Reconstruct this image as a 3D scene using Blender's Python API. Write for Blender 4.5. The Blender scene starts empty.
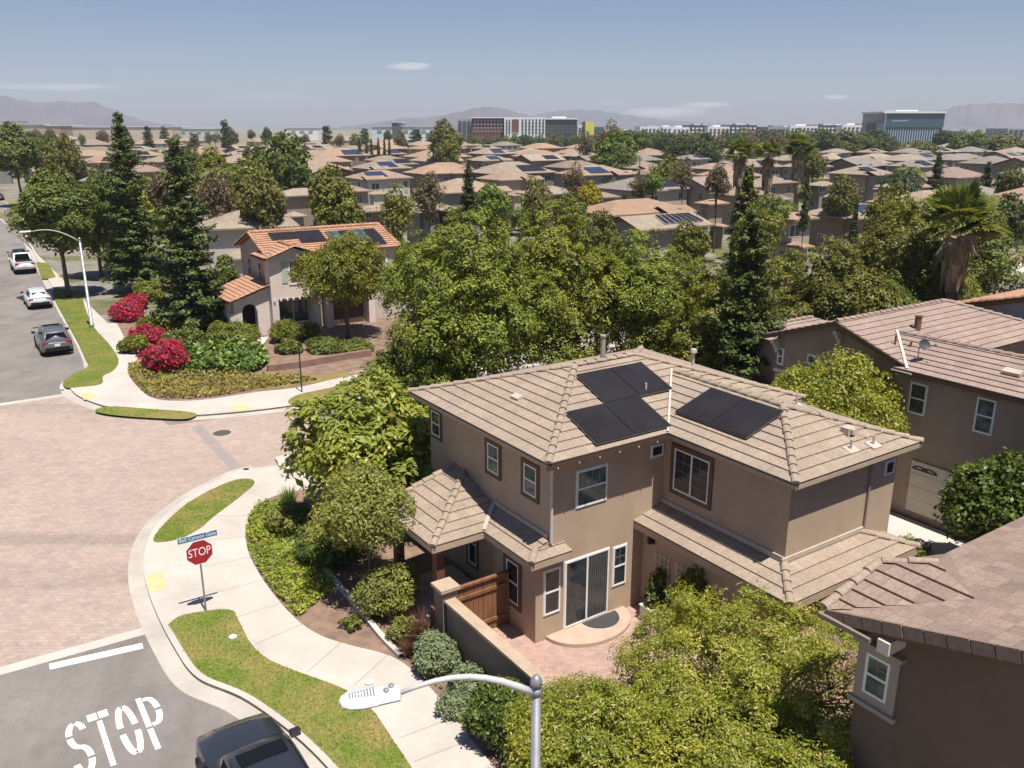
import bpy, bmesh, math, random
import numpy as np
from mathutils import Vector, Matrix
from mathutils.geometry import tessellate_polygon

random.seed(7)
RNG = np.random.default_rng(7)
SC = bpy.context.scene
COL = SC.collection
PI = math.pi

# ------------------------------------------------------------------ camera
FOC, CAMH = 860.0, 14.0
TH = math.atan(257/860.0)
cF = np.array([0, math.cos(TH), -math.sin(TH)])
cU = np.array([0, math.sin(TH), math.cos(TH)])
cR = np.array([1.0, 0, 0])
CAM = np.array([0, 0, CAMH])
cd = bpy.data.cameras.new('camera')
cam = bpy.data.objects.new('camera', cd)
COL.objects.link(cam)
cam.location = (0, 0, CAMH)
cam.rotation_euler = (PI/2-TH, 0, 0)
cd.sensor_width = 36
cd.lens = FOC/1024*36
cd.clip_start = 0.3
cd.clip_end = 60000
SC.camera = cam


def ray(px, py):
    return cF+(px-512)/FOC*cR-(py-384)/FOC*cU


def W(px, py, z=0.0):
    """the surveyed point of the place at height z seen at a pixel of the photograph"""
    d = ray(px, py)
    w = CAM+d*((z-CAMH)/d[2])
    return (float(w[0]), float(w[1]), z)


def WY(px, py, Y):
    d = ray(px, py)
    w = CAM+d*(Y/d[1])
    return (float(w[0]), float(w[1]), float(w[2]))


# street grid: p runs along the cross street, q along the main road
ROT = math.radians(34.0)
GB = np.array([math.cos(ROT), math.sin(ROT)])
GA = np.array([-math.sin(ROT), math.cos(ROT)])
GO = np.array(W(548, 465, 5.6)[:2])


def GR(p, q, z=0.0):
    w = GO+p*GB+q*GA
    return (float(w[0]), float(w[1]), z)


def toG(w):
    d = np.array(w[:2])-GO
    return (float(d@GB), float(d@GA))


# ------------------------------------------------------------------ tagging
def tag(o, label=None, cat=None, group=None, kind=None):
    if label: o['label'] = label
    if cat: o['category'] = cat
    if group: o['group'] = group
    if kind: o['kind'] = kind
    return o


def empty(name, loc, rz=0.0):
    o = bpy.data.objects.new(name, None)
    o.empty_display_size = 0.3
    COL.objects.link(o)
    o.location = loc
    o.rotation_euler = (0, 0, rz)
    return o


def thing(name, label, cat, loc=(0, 0, 0), rz=0.0, group=None):
    return tag(empty(name, loc, rz), label, cat, group)


def copy_tree(o, parent=None):
    c = o.copy()
    COL.objects.link(c)
    if parent is not None:
        c.parent = parent
    for ch in list(o.children):
        copy_tree(ch, c)
    return c


# ------------------------------------------------------------------ materials
MATS = {}


def nd(nt, t, **kw):
    n = nt.nodes.new(t)
    for k, v in kw.items():
        if k in n.inputs.keys() if isinstance(k, str) else False:
            n.inputs[k].default_value = v
        else:
            setattr(n, k, v)
    return n


def c4(c):
    return (c[0], c[1], c[2], 1.0)


def mulc(c, f):
    return tuple(min(1.0, x*f) for x in c)


def new_mat(name):
    m = bpy.data.materials.new(name)
    m.use_nodes = True
    nt = m.node_tree
    b = nt.nodes['Principled BSDF']
    MATS[name] = m
    return m, nt, b


def mix(nt, fac, a, b, mode='MIX'):
    n = nt.nodes.new('ShaderNodeMix')
    n.data_type = 'RGBA'
    n.blend_type = mode
    for sock, v in ((n.inputs[0], fac), (n.inputs[6], a), (n.inputs[7], b)):
        if hasattr(v, 'links'):
            nt.links.new(v, sock)
        else:
            sock.default_value = v if not isinstance(v, tuple) or len(v) == 4 else c4(v)
    return n.outputs[2]


def noise_tex(nt, scale, detail=4, rough=.55, coord='Object', dist=0.0, stretch=None):
    tc = nt.nodes.new('ShaderNodeTexCoord')
    src = tc.outputs[coord]
    if stretch:
        mp = nt.nodes.new('ShaderNodeMapping')
        mp.inputs['Scale'].default_value = stretch
        nt.links.new(src, mp.inputs[0])
        src = mp.outputs[0]
    n = nt.nodes.new('ShaderNodeTexNoise')
    n.inputs['Scale'].default_value = scale
    n.inputs['Detail'].default_value = detail
    n.inputs['Roughness'].default_value = rough
    n.inputs['Distortion'].default_value = dist
    nt.links.new(src, n.inputs['Vector'])
    return n.outputs[0]


def ramp(nt, fac, stops):
    r = nt.nodes.new('ShaderNodeValToRGB')
    els = r.color_ramp.elements
    while len(els) < len(stops):
        els.new(0.5)
    for e, (p, c) in zip(els, stops):
        e.position = p
        e.color = c4(c) if len(c) == 3 else c
    nt.links.new(fac, r.inputs[0])
    return r.outputs[0]


def bump(nt, b, h, strength=.3, dist=.02):
    n = nt.nodes.new('ShaderNodeBump')
    n.inputs['Strength'].default_value = strength
    n.inputs['Distance'].default_value = dist
    nt.links.new(h, n.inputs['Height'])
    nt.links.new(n.outputs[0], b.inputs['Normal'])


def mat(name, color, rough=.8, var=.12, scale=3.0, bumps=0.0, bscale=40.0, metal=0.0, spec=.3, tint=False, fine=True, stretch=None, streak=0.0):
    """plain surface with two sizes of natural variation"""
    if name in MATS: return MATS[name]
    m, nt, b = new_mat(name)
    b.inputs['Roughness'].default_value = rough
    b.inputs['Metallic'].default_value = metal
    b.inputs['Specular IOR Level'].default_value = spec
    col = None
    if var > 0:
        n1 = noise_tex(nt, scale, 5, .6, stretch=stretch)
        lo, hi = mulc(color, 1-var), mulc(color, 1+var)
        col = ramp(nt, n1, [(.3, lo), (.7, hi)])
        if fine:
            n2 = noise_tex(nt, scale*9, 3)
            f = ramp(nt, n2, [(.3, (1-var*.6,)*3), (.7, (1+0*var,)*3)])
            col = mix(nt, 1.0, col, f, 'MULTIPLY')
    if streak:
        n3 = noise_tex(nt, 1.0, 5, .65, stretch=(.9, .9, .22))
        col = mix(nt, 1.0, col, ramp(nt, n3, [(.3, (1-streak,)*3), (.55, (1.0,)*3), (.75, (1+streak*.5,)*3)]), 'MULTIPLY')
    if tint:
        oi = nt.nodes.new('ShaderNodeObjectInfo')
        col = mix(nt, 1.0, col if col else c4(color), oi.outputs['Color'], 'MULTIPLY')
    if col is None:
        b.inputs['Base Color'].default_value = c4(color)
    else:
        nt.links.new(col, b.inputs['Base Color'])
    if bumps:
        bump(nt, b, noise_tex(nt, bscale, 3), bumps, .02)
    return m


def roof_mat(name, c1, c2, row=.36, bw=.31, mort=.008, tint=False, warm=None):
    m, nt, b = new_mat(name)
    b.inputs['Roughness'].default_value = .85
    b.inputs['Specular IOR Level'].default_value = .25
    tc = nt.nodes.new('ShaderNodeTexCoord')
    br = nt.nodes.new('ShaderNodeTexBrick')
    br.inputs['Scale'].default_value = 1.0
    br.inputs['Brick Width'].default_value = bw
    br.inputs['Row Height'].default_value = row
    br.inputs['Mortar Size'].default_value = mort
    br.inputs['Mortar Smooth'].default_value = .3
    br.inputs['Color1'].default_value = c4(c1)
    br.inputs['Color2'].default_value = c4(c2)
    br.inputs['Mortar'].default_value = c4(mulc(c1, .72))
    nt.links.new(tc.outputs['UV'], br.inputs['Vector'])
    n1 = noise_tex(nt, .7, 5, .6)
    f = ramp(nt, n1, [(.3, (.86, .86, .87)), (.7, (1.06, 1.05, 1.03))])
    col = mix(nt, 1.0, br.outputs[0], f, 'MULTIPLY')
    n2 = noise_tex(nt, 14, 4, .7)
    f2 = ramp(nt, n2, [(.32, (.76, .75, .74)), (.62, (1.08, 1.08, 1.08))])
    col = mix(nt, 1.0, col, f2, 'MULTIPLY')
    if tint:
        oi = nt.nodes.new('ShaderNodeObjectInfo')
        col = mix(nt, 1.0, col, oi.outputs['Color'], 'MULTIPLY')
    nt.links.new(col, b.inputs['Base Color'])
    bump(nt, b, noise_tex(nt, 30, 3), .25, .015)
    return m


def leaf_mat(name, dark, light, accent=None, acc=.93, trans=.28, rough=.5, tint=False, spec=.35):
    """foliage: every leaf has its own tone, whole branches drift between two greens"""
    m, nt, b = new_mat(name)
    geo = nt.nodes.new('ShaderNodeNewGeometry')
    st = [(0.0, dark), (.75, light)]
    if accent:
        st += [(acc, light), (min(1.0, acc+.02), accent)]
    c = ramp(nt, geo.outputs['Random Per Island'], st)
    n = noise_tex(nt, .55, 4, .6)
    f = ramp(nt, n, [(.32, (.72, .8, .75)), (.68, (1.2, 1.12, 1.0))])
    c = mix(nt, 1.0, c, f, 'MULTIPLY')
    if tint:
        oi = nt.nodes.new('ShaderNodeObjectInfo')
        c = mix(nt, 1.0, c, oi.outputs['Color'], 'MULTIPLY')
    nt.links.new(c, b.inputs['Base Color'])
    b.inputs['Roughness'].default_value = rough
    b.inputs['Specular IOR Level'].default_value = spec
    tr = nt.nodes.new('ShaderNodeBsdfTranslucent')
    c2 = mix(nt, 1.0, c, (1.5, 1.35, .5, 1), 'MULTIPLY')
    nt.links.new(c2, tr.inputs[0])
    mx = nt.nodes.new('ShaderNodeMixShader')
    mx.inputs[0].default_value = trans
    nt.links.new(b.outputs[0], mx.inputs[1])
    nt.links.new(tr.outputs[0], mx.inputs[2])
    out = nt.nodes['Material Output']
    nt.links.new(mx.outputs[0], out.inputs['Surface'])
    return m


def glass_mat(name, color=(.02, .024, .028), rough=.06, var=True):
    m, nt, b = new_mat(name)
    if var:
        n = noise_tex(nt, 2.2, 3, .6)
        c = ramp(nt, n, [(.35, mulc(color, .6)), (.7, mulc(color, 2.4))])
        nt.links.new(c, b.inputs['Base Color'])
        h = noise_tex(nt, 1.5, 2)
        bump(nt, b, h, .06, .05)
    else:
        b.inputs['Base Color'].default_value = c4(color)
    b.inputs['Roughness'].default_value = rough
    b.inputs['Specular IOR Level'].default_value = .6
    return m


STUCCO = mat('taupe_stucco', (.45, .335, .24), .9, .08, .9, .35, 60, streak=.1)
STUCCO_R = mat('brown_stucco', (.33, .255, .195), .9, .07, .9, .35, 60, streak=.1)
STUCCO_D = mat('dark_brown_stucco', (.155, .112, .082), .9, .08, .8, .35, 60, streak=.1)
STUCCO_L = mat('pale_pink_stucco', (.7, .6, .53), .9, .08, .9, .3, 50, streak=.1)
STUCCO_LG = mat('grey_pink_stucco', (.52, .44, .39), .9, .08, .9, .3, 50, streak=.1)
STUCCO_G = mat('grey_blue_stucco', (.36, .37, .41), .9, .05, .9, .3, 50)
FARWALL = mat('painted_house_wall', (1, 1, 1), .9, .06, .5, tint=True)
TRIM_D = mat('tan_trim', (.33, .285, .23), .8, .07, 3)
TRIM_B = mat('brown_trim', (.14, .085, .055), .75, .12, 4)
TRIM_W = mat('white_trim', (.78, .76, .72), .5, .05, 4)
MUNT = mat('grey_glazing_bar', (.22, .22, .21), .6, .05, 4)
TRIM_C = mat('cream_trim', (.6, .53, .44), .8, .07, 3)
GUTTER = mat('dark_brown_gutter', (.085, .05, .036), .45, .1, 4, spec=.5)
PIPE_W = mat('pale_downspout', (.55, .5, .45), .5, .05, 4)
WOOD = mat('cedar_boards', (.24, .115, .055), .75, .3, 5, .2, 30, stretch=(1, 1, .15))
POSTWOOD = mat('red_brown_post', (.17, .07, .045), .75, .15, 5)
GLASS = glass_mat('window_glass')
GLASS_T = glass_mat('teal_window_glass', (.05, .075, .075), .08)
SOLAR = mat('black_solar_glass', (.026, .023, .023), .22, .2, 1.2, spec=.22)
SOLAR_B = mat('blue_solar_glass', (.03, .045, .085), .18, .2, 1.2, spec=.6)
ALU = mat('aluminium_edge', (.3, .3, .31), .4, .05, 5, metal=.8)
ALU_L = mat('bright_aluminium_rail', (.75, .75, .74), .35, .03, 5, metal=.3)
BLACKM = mat('black_metal', (.02, .02, .02), .5, .1, 4)
GALV = mat('galvanised_steel', (.34, .34, .345), .45, .1, 6, metal=.55)
ARMGREY = mat('pale_grey_metal', (.48, .475, .46), .5, .08, 8)
LAMPWHITE = mat('white_painted_metal', (.6, .59, .57), .45, .05, 8)
PIPE_V = mat('rusty_vent_pipe', (.2, .1, .06), .8, .25, 8)
FLASH = mat('bare_flashing', (.48, .41, .345), .5, .1, 3)
ROOF_M = roof_mat('tan_concrete_tiles', (.37, .293, .226), (.325, .255, .197))
ROOF_R = roof_mat('mauve_concrete_tiles', (.36, .27, .226), (.315, .232, .195))
ROOF_BR = roof_mat('weathered_concrete_tiles', (.34, .25, .198), (.245, .178, .145), bw=.31, mort=.016)
ROOF_T = roof_mat('terracotta_tiles', (.52, .29, .185), (.42, .24, .155), row=.34, bw=.22, mort=.02)
ROOF_F = roof_mat('distant_roof_tiles', (1, 1, 1), (.8, .8, .8), row=.4, bw=.32, mort=.03, tint=True)
CONC = mat('pale_concrete', (.5, .45, .395), .9, .13, .45, .15, 40)
CONC2 = mat('grey_concrete', (.45, .405, .355), .9, .14, .7, .15, 40)
CONCW = mat('white_driveway_concrete', (.52, .48, .44), .9, .06, .6, .1, 40)
ASPH = mat('worn_asphalt', (.228, .204, .184), .95, .13, .35, .3, 70)
PAINTW = mat('white_road_paint', (.8, .79, .76), .8, .08, 6)
YPAINT = mat('yellow_tactile_paint', (.56, .47, .24), .85, .12, 4)
MULCH = mat('bark_mulch', (.25, .165, .12), 1.0, .35, 1.6, .6, 18)
EARTH = mat('dry_earth', (.3, .23, .16), 1.0, .25, .3, .4, 12)
BARK = mat('grey_brown_bark', (.13, .095, .07), .95, .3, 5, .6, 12)
PALMBARK = mat('palm_bark', (.2, .155, .115), .95, .3, 6, .5, 10)
CAPTILE = mat('tan_wall_cap', (.44, .335, .235), .85, .12, 2)
BLOCKW = mat('grey_brown_block_wall', (.2, .155, .125), .95, .15, 1.2, .4, 25)


def paver_mat(name, cs, bw, rh, mort=.012, rot=0.0):
    m, nt, b = new_mat(name)
    b.inputs['Roughness'].default_value = .92
    b.inputs['Specular IOR Level'].default_value = .2
    tc = nt.nodes.new('ShaderNodeTexCoord')
    mp = nt.nodes.new('ShaderNodeMapping')
    mp.inputs['Rotation'].default_value = (0, 0, rot)
    nt.links.new(tc.outputs['Object'], mp.inputs[0])
    br = nt.nodes.new('ShaderNodeTexBrick')
    br.inputs['Scale'].default_value = 1.0
    br.inputs['Brick Width'].default_value = bw
    br.inputs['Row Height'].default_value = rh
    br.inputs['Mortar Size'].default_value = mort
    br.inputs['Bias'].default_value = 0.0
    br.inputs['Color1'].default_value = c4(cs[0])
    br.inputs['Color2'].default_value = c4(cs[1])
    br.inputs['Mortar'].default_value = c4(cs[2])
    nt.links.new(mp.outputs[0], br.inputs['Vector'])
    br2 = nt.nodes.new('ShaderNodeTexVoronoi')
    br2.inputs['Scale'].default_value = 2.6
    nt.links.new(mp.outputs[0], br2.inputs['Vector'])
    vr = nt.nodes.new('ShaderNodeSeparateColor')
    nt.links.new(br2.outputs['Color'], vr.inputs[0])
    f0 = ramp(nt, vr.outputs[0], [(.0, (.91, .91, .92)), (.55, (1, 1, 1)), (.9, (1.06, 1.01, .98))])
    col = mix(nt, .8, br.outputs[0], f0, 'MULTIPLY')
    n1 = noise_tex(nt, .16, 5, .6, dist=.6)
    f = ramp(nt, n1, [(.3, (.9, .9, .9)), (.55, (1, 1, 1)), (.75, (1.04, 1.02, 1.0))])
    col = mix(nt, 1.0, col, f, 'MULTIPLY')
    mp2 = nt.nodes.new('ShaderNodeMapping')
    mp2.inputs['Rotation'].default_value = (0, 0, -ROT)
    mp2.inputs['Scale'].default_value = (.03, .5, 1)
    nt.links.new(tc.outputs['Object'], mp2.inputs[0])
    nz = nt.nodes.new('ShaderNodeTexNoise')
    nz.inputs['Scale'].default_value = 1.0
    nz.inputs['Detail'].default_value = 4
    nt.links.new(mp2.outputs[0], nz.inputs['Vector'])
    col = mix(nt, 1.0, col, ramp(nt, nz.outputs[0], [(.36, (.82, .82, .83)), (.48, (1, 1, 1))]), 'MULTIPLY')
    n2 = noise_tex(nt, 5, 4, .7)
    f2 = ramp(nt, n2, [(.3, (.8, .8, .8)), (.7, (1.08, 1.08, 1.08))])
    col = mix(nt, .7, col, f2, 'MULTIPLY')
    nt.links.new(col, b.inputs['Base Color'])
    bump(nt, b, br.outputs[1], -.3, .01)
    return m


PAVER = paver_mat('pink_road_pavers', ((.445, .348, .294), (.38, .294, .246), (.345, .28, .238)), .32, .16, .018, ROT*0)
PATIOP = paver_mat('pink_patio_pavers', ((.5, .335, .275), (.41, .275, .23), (.36, .27, .235)), .22, .11, .01)

# asphalt with worn wheel tracks and cracks
def asphalt_upgrade(m):
    nt = m.node_tree
    b = nt.nodes['Principled BSDF']
    l = b.inputs['Base Color'].links[0]
    src = l.from_socket
    n = noise_tex(nt, .9, 6, .75, dist=1.5)
    cr = ramp(nt, n, [(.485, (1, 1, 1)), (.498, (.8, .8, .8)), (.505, (.8, .8, .8)), (.518, (1, 1, 1))])
    n3 = noise_tex(nt, 120, 2, .6)
    sp = ramp(nt, n3, [(.3, (.8, .8, .8)), (.7, (1.15, 1.15, 1.15))])
    n4 = noise_tex(nt, 1.0, 4, .6, stretch=(.5, .16, 1), dist=.4)
    src = mix(nt, 1.0, src, ramp(nt, n4, [(.34, (.84, .84, .85)), (.5, (1, 1, 1)), (.68, (1.1, 1.09, 1.07))]), 'MULTIPLY')
    n5 = noise_tex(nt, .55, 2, .5)
    src = mix(nt, 1.0, src, ramp(nt, n5, [(.62, (1, 1, 1)), (.72, (.82, .81, .8))]), 'MULTIPLY')
    c = mix(nt, .8, src, cr, 'MULTIPLY')
    c = mix(nt, .8, c, sp, 'MULTIPLY')
    nt.links.new(c, b.inputs['Base Color'])
asphalt_upgrade(ASPH)


# ------------------------------------------------------------------ mesh builder
class MB:
    def __init__(s):
        s.v, s.f, s.uv, s.mi = [], [], [], []

    def add(s, vs, fs, uvs=None, mi=0):
        o = len(s.v)
        s.v += [tuple(map(float, v)) for v in vs]
        for i, f in enumerate(fs):
            s.f.append([o+k for k in f])
            s.uv.append(uvs[i] if uvs else None)
            s.mi.append(mi)
        return s

    def box(s, c, size, rz=0.0, mi=0):
        hx, hy, hz = size[0]/2, size[1]/2, size[2]/2
        co, si = math.cos(rz), math.sin(rz)
        vs = []
        for z in (-hz, hz):
            for x, y in ((-hx, -hy), (hx, -hy), (hx, hy), (-hx, hy)):
                vs.append((c[0]+x*co-y*si, c[1]+x*si+y*co, c[2]+z))
        return s.add(vs, [(3, 2, 1, 0), (4, 5, 6, 7), (0, 1, 5, 4), (1, 2, 6, 5), (2, 3, 7, 6), (3, 0, 4, 7)], None, mi)

    def obox(s, o, u, v, n, a0, a1, b0, b1, c0, c1, mi=0):
        """box in a frame: origin o, axes u v n, ranges along each"""
        o, u, v, n = map(Vector, (o, u, v, n))
        vs = []
        for c in (c0, c1):
            for a, b in ((a0, b0), (a1, b0), (a1, b1), (a0, b1)):
                vs.append(o+u*a+v*b+n*c)
        fs = [(3, 2, 1, 0), (4, 5, 6, 7), (0, 1, 5, 4), (1, 2, 6, 5), (2, 3, 7, 6), (3, 0, 4, 7)]
        if u.cross(v).dot(n)*(a1-a0)*(b1-b0)*(c1-c0) < 0:
            fs = [f[::-1] for f in fs]
        return s.add(vs, fs, None, mi)

    def extrude(s, poly, z0, z1, top=True, bottom=False, mi=0):
        n = len(poly)
        area = sum(poly[i][0]*poly[(i+1) % n][1]-poly[(i+1) % n][0]*poly[i][1] for i in range(n))
        if area < 0: poly = poly[::-1]
        vs = [(x, y, z0) for x, y in poly]+[(x, y, z1) for x, y in poly]
        fs = [(i, (i+1) % n, n+(i+1) % n, n+i) for i in range(n)]
        tri = tessellate_polygon([[Vector((x, y, 0)) for x, y in poly]])
        for t in tri:
            a, b, c = [Vector((*poly[k], 0)) for k in t]
            t = t if (b-a).cross(c-a).z > 0 else t[::-1]
            if top: fs.append(tuple(n+k for k in t))
            if bottom: fs.append(tuple(t[::-1]))
        return s.add(vs, fs, None, mi)

    def sheet(s, poly, z, mi=0):
        tri = tessellate_polygon([[Vector((x, y, 0)) for x, y in poly]])
        fs = []
        for t in tri:
            a, b, c = [Vector((*poly[k][:2], 0)) for k in t]
            fs.append(tuple(t) if (b-a).cross(c-a).z > 0 else tuple(t[::-1]))
        return s.add([(x, y, z) for x, y in poly], fs, None, mi)

    def tube(s, pts, radii, n=8, cap=True, mi=0):
        pts = [Vector(p) for p in pts]
        if not hasattr(radii, '__len__'): radii = [radii]*len(pts)
        vs, fs = [], []
        up = Vector((0, 0, 1))
        d0 = (pts[1]-pts[0]).normalized()
        side = d0.cross(up) if abs(d0.z) < .95 else d0.cross(Vector((1, 0, 0)))
        side.normalize()
        for i, p in enumerate(pts):
            d = (pts[min(i+1, len(pts)-1)]-pts[max(i-1, 0)]).normalized()
            side = (side-d*side.dot(d)).normalized()
            bi = d.cross(side)
            for k in range(n):
                a = 2*PI*k/n
                vs.append(p+(side*math.cos(a)+bi*math.sin(a))*radii[i])
        for i in range(len(pts)-1):
            for k in range(n):
                fs.append((i*n+k, i*n+(k+1) % n, (i+1)*n+(k+1) % n, (i+1)*n+k))
        if cap:
            fs.append(tuple(range(n))[::-1])
            fs.append(tuple((len(pts)-1)*n+k for k in range(n)))
        return s.add(vs, fs, None, mi)

    def lathe(s, c, prof, n=12, mi=0):
        vs, fs = [], []
        for r, z in prof:
            for k in range(n):
                a = 2*PI*k/n
                vs.append((c[0]+r*math.cos(a), c[1]+r*math.sin(a), c[2]+z))
        for i in range(len(prof)-1):
            for k in range(n):
                fs.append((i*n+k, i*n+(k+1) % n, (i+1)*n+(k+1) % n, (i+1)*n+k))
        fs.append(tuple(range(n))[::-1])
        fs.append(tuple((len(prof)-1)*n+k for k in range(n)))
        return s.add(vs, fs, None, mi)

    def build(s, name, m, parent=None, smooth=False, loc=None):
        me = bpy.data.meshes.new(name)
        me.from_pydata(s.v, [], s.f)
        ms = m if isinstance(m, (list, tuple)) else [m]
        for x in ms: me.materials.append(x)
        if len(ms) > 1:
            me.polygons.foreach_set('material_index', s.mi)
        if any(u for u in s.uv):
            uvl = me.uv_layers.new(name='UVMap')
            buf = []
            for f, u in zip(s.f, s.uv):
                for k in range(len(f)):
                    buf += list(u[k]) if u else [0.0, 0.0]
            uvl.data.foreach_set('uv', buf)
        if smooth:
            me.polygons.foreach_set('use_smooth', [True]*len(me.polygons))
        me.update()
        o = bpy.data.objects.new(name, me)
        COL.objects.link(o)
        if parent is not None: o.parent = parent
        if loc: o.location = loc
        return o


class Pieces:
    """builds every piece given to it as an object of its own"""
    def __init__(s, auto=False):
        s.items, s.auto = [], auto

    def begin(s, name=None):
        s.items.append([name, MB()])

    def cur(s):
        if s.auto or not s.items: s.begin()
        return s.items[-1][1]

    def add(s, *a, **k): s.cur().add(*a, **k)
    def box(s, *a, **k): s.cur().box(*a, **k)
    def obox(s, *a, **k): s.cur().obox(*a, **k)

    def build(s, name, m, parent):
        return [b.build(n or name, m, parent) for n, b in s.items if b.v]


def begin(mb, name=None):
    if isinstance(mb, Pieces): mb.begin(name)


def clip2(poly, a, c, sign):
    """keep the part of a 2-D polygon with sign*(y-c) >= 0 (a unused axis marker)"""
    out = []
    n = len(poly)
    for i in range(n):
        P, Q = poly[i], poly[(i+1) % n]
        dp, dq = sign*(P[1]-c), sign*(Q[1]-c)
        if dp >= 0: out.append(P)
        if (dp > 0 and dq < 0) or (dp < 0 and dq > 0):
            t = dp/(dp-dq)
            out.append((P[0]+(Q[0]-P[0])*t, P[1]+(Q[1]-P[1])*t))
    return out


def roof_plane(mb, poly, expo=.37, step=.038, thick=.0, z0=None):
    """a pitched roof face laid in overlapping courses of tiles; poly = corners (counter-clockwise from above)"""
    P = [Vector(p) for p in poly]
    n = Vector((0, 0, 0))
    for i in range(1, len(P)-1):
        n += (P[i]-P[0]).cross(P[i+1]-P[0])
    n.normalize()
    if n.z < 0: n = -n
    u = Vector((0, 0, 1)).cross(n)
    u.normalize()
    v = n.cross(u)
    if v.z < 0: v = -v; u = -u
    zb = min(p.z for p in P) if z0 is None else z0
    sa = v.z
    base = P[0]
    def uv(p): return ((p-base).dot(u), (p.z-zb)/sa)
    Q = [uv(p) for p in P]
    b0 = base-v*((base.z-zb)/sa)
    vmin, vmax = min(q[1] for q in Q), max(q[1] for q in Q)
    k = math.floor(vmin/expo+1e-6)
    off = (base.x*.37+base.y*.61) % 3.0
    while k*expo < vmax-1e-4:
        lo, hi = k*expo, (k+1)*expo
        pl = clip2(clip2(Q, 0, lo, 1), 0, hi, -1)
        if len(pl) >= 3:
            vs, us = [], []
            for (a, b) in pl:
                h = step*(1-(b-lo)/expo)+.004
                vs.append(b0+u*a+v*b+n*h)
                us.append((a+off, b))
            ar = sum(pl[i][0]*pl[(i+1) % len(pl)][1]-pl[(i+1) % len(pl)][0]*pl[i][1] for i in range(len(pl)))
            idx = list(range(len(pl)))
            fl = u.cross(v).dot(n)*ar > 0
            if not fl: idx = idx[::-1]
            mb.add(vs, [idx], [[us[i] for i in idx]])
            # butt face along the lower edge
            le = [i for i in range(len(pl)) if abs(pl[i][1]-lo) < 1e-5]
            if len(le) >= 2:
                a0, a1 = min(pl[i][0] for i in le), max(pl[i][0] for i in le)
                t = step+.004
                q = [b0+u*a0+v*lo, b0+u*a1+v*lo, b0+u*a1+v*lo+n*t, b0+u*a0+v*lo+n*t]
                uu = [(a0+off, lo), (a1+off, lo), (a1+off, lo+.02), (a0+off, lo+.02)]
                mb.add(q, [(0, 1, 2, 3)], [uu])
        k += 1
    # underside
    mb.add([p-n*.02 for p in P], [list(range(len(P)))], [[(q[0], q[1]) for q in Q]])


def caps(mb, A, B, r=.105, seg=.38, jit=.012):
    """overlapping barrel tiles along a hip or ridge"""
    begin(mb)
    A, B = Vector(A), Vector(B)
    if B.z < A.z: A, B = B, A
    d = B-A
    L = d.length
    d.normalize()
    side = d.cross(Vector((0, 0, 1))).normalized()
    up = side.cross(d).normalized()
    n = max(1, int(L/seg))
    for i in range(n):
        a, b = L*i/n, L*(i+1)/n+.05
        j = random.uniform(-jit, jit)
        vs, fs = [], []
        for t, rr, lift in ((a, r*1.08, .035), (b, r*.92, .0)):
            for k in range(7):
                an = PI*k/6
                vs.append(A+d*t+side*(math.cos(an)*rr+j)+up*(math.sin(an)*rr*.75+lift-.02))
        for k in range(6):
            fs.append((k, k+1, 8+k, 7+k))
        fs.append((0, 1, 2, 3, 4, 5, 6))
        us = [[(i*.31+.1, .1)]*len(f) for f in fs]
        mb.add(vs, fs, us)


# ------------------------------------------------------------------ windows
def window(parent, o, u, n, w, h, style='dh', trim=None, tw=.12, frame=TRIM_W, glass=GLASS, grid=(0, 0), sill=False, name='window', arch=False):
    """window > frame, pane ; o = lower left corner on the wall, u along the wall, n outwards"""
    z = (0, 0, 1)
    mb = MB()
    if trim:
        mb.obox(o, u, z, n, -tw, 0, -tw, h+tw, 0, .045)
        mb.obox(o, u, z, n, w, w+tw, -tw, h+tw, 0, .045)
        mb.obox(o, u, z, n, 0, w, h, h+tw, 0, .045)
        mb.obox(o, u, z, n, 0, w, -tw, 0, 0, .045)
        if sill:
            mb.obox(o, u, z, n, -tw-.06, w+tw+.06, -tw-.09, -tw, 0, .1)
            mb.obox(o, u, z, n, -tw-.08, w+tw+.08, h+tw, h+tw+.07, 0, .12)
    else:
        mb.obox(o, u, z, n, -.02, w+.02, -.02, h+.02, 0, .012)
    win = mb.build(name, trim or frame, parent)
    fb = MB()
    e = .055
    fb.obox(o, u, z, n, 0, e, 0, h, .013, .035)
    fb.obox(o, u, z, n, w-e, w, 0, h, .013, .035)
    fb.obox(o, u, z, n, e, w-e, 0, e, .013, .035)
    fb.obox(o, u, z, n, e, w-e, h-e, h, .013, .035)
    if style == 'dh': fb.obox(o, u, z, n, e, w-e, h*.5-.025, h*.5+.025, .013, .034)
    if style in ('slide', 'door'): fb.obox(o, u, z, n, w*.5-.03, w*.5+.03, e, h-e, .013, .034)
    gx, gy = grid
    mu = MB()
    if gx or gy:
        y0 = h*.5 if style == 'dh' else e
        for i in range(1, gx+1):
            x = e+(w-2*e)*i/(gx+1)
            mu.obox(o, u, z, n, x-.007, x+.007, y0, h-e, .0205, .026)
        for i in range(1, gy+1):
            y = y0+(h-e-y0)*i/(gy+1)
            mu.obox(o, u, z, n, e, w-e, y-.007, y+.007, .0205, .0255)
        mu.build('glazing_bars', MUNT, win)
    fb.build('frame', frame, win)
    pb = MB()
    pb.obox(o, u, z, n, e*.5, w-e*.5, e*.5, h-e*.5, .0125, .02)
    pb.build('pane', glass, win)
    return win


NA_, NB_ = (-1, 0, 0), (0, -1, 0)     # outward normals of the two faces one sees


def win_p(parent, p, q_far, q_near, z0, z1, **kw):
    """window on a wall of constant p (faces -p); given from far q to near q"""
    return window(parent, (p, q_far, z0), (0, -1, 0), NA_, q_far-q_near, z1-z0, **kw)


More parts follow.
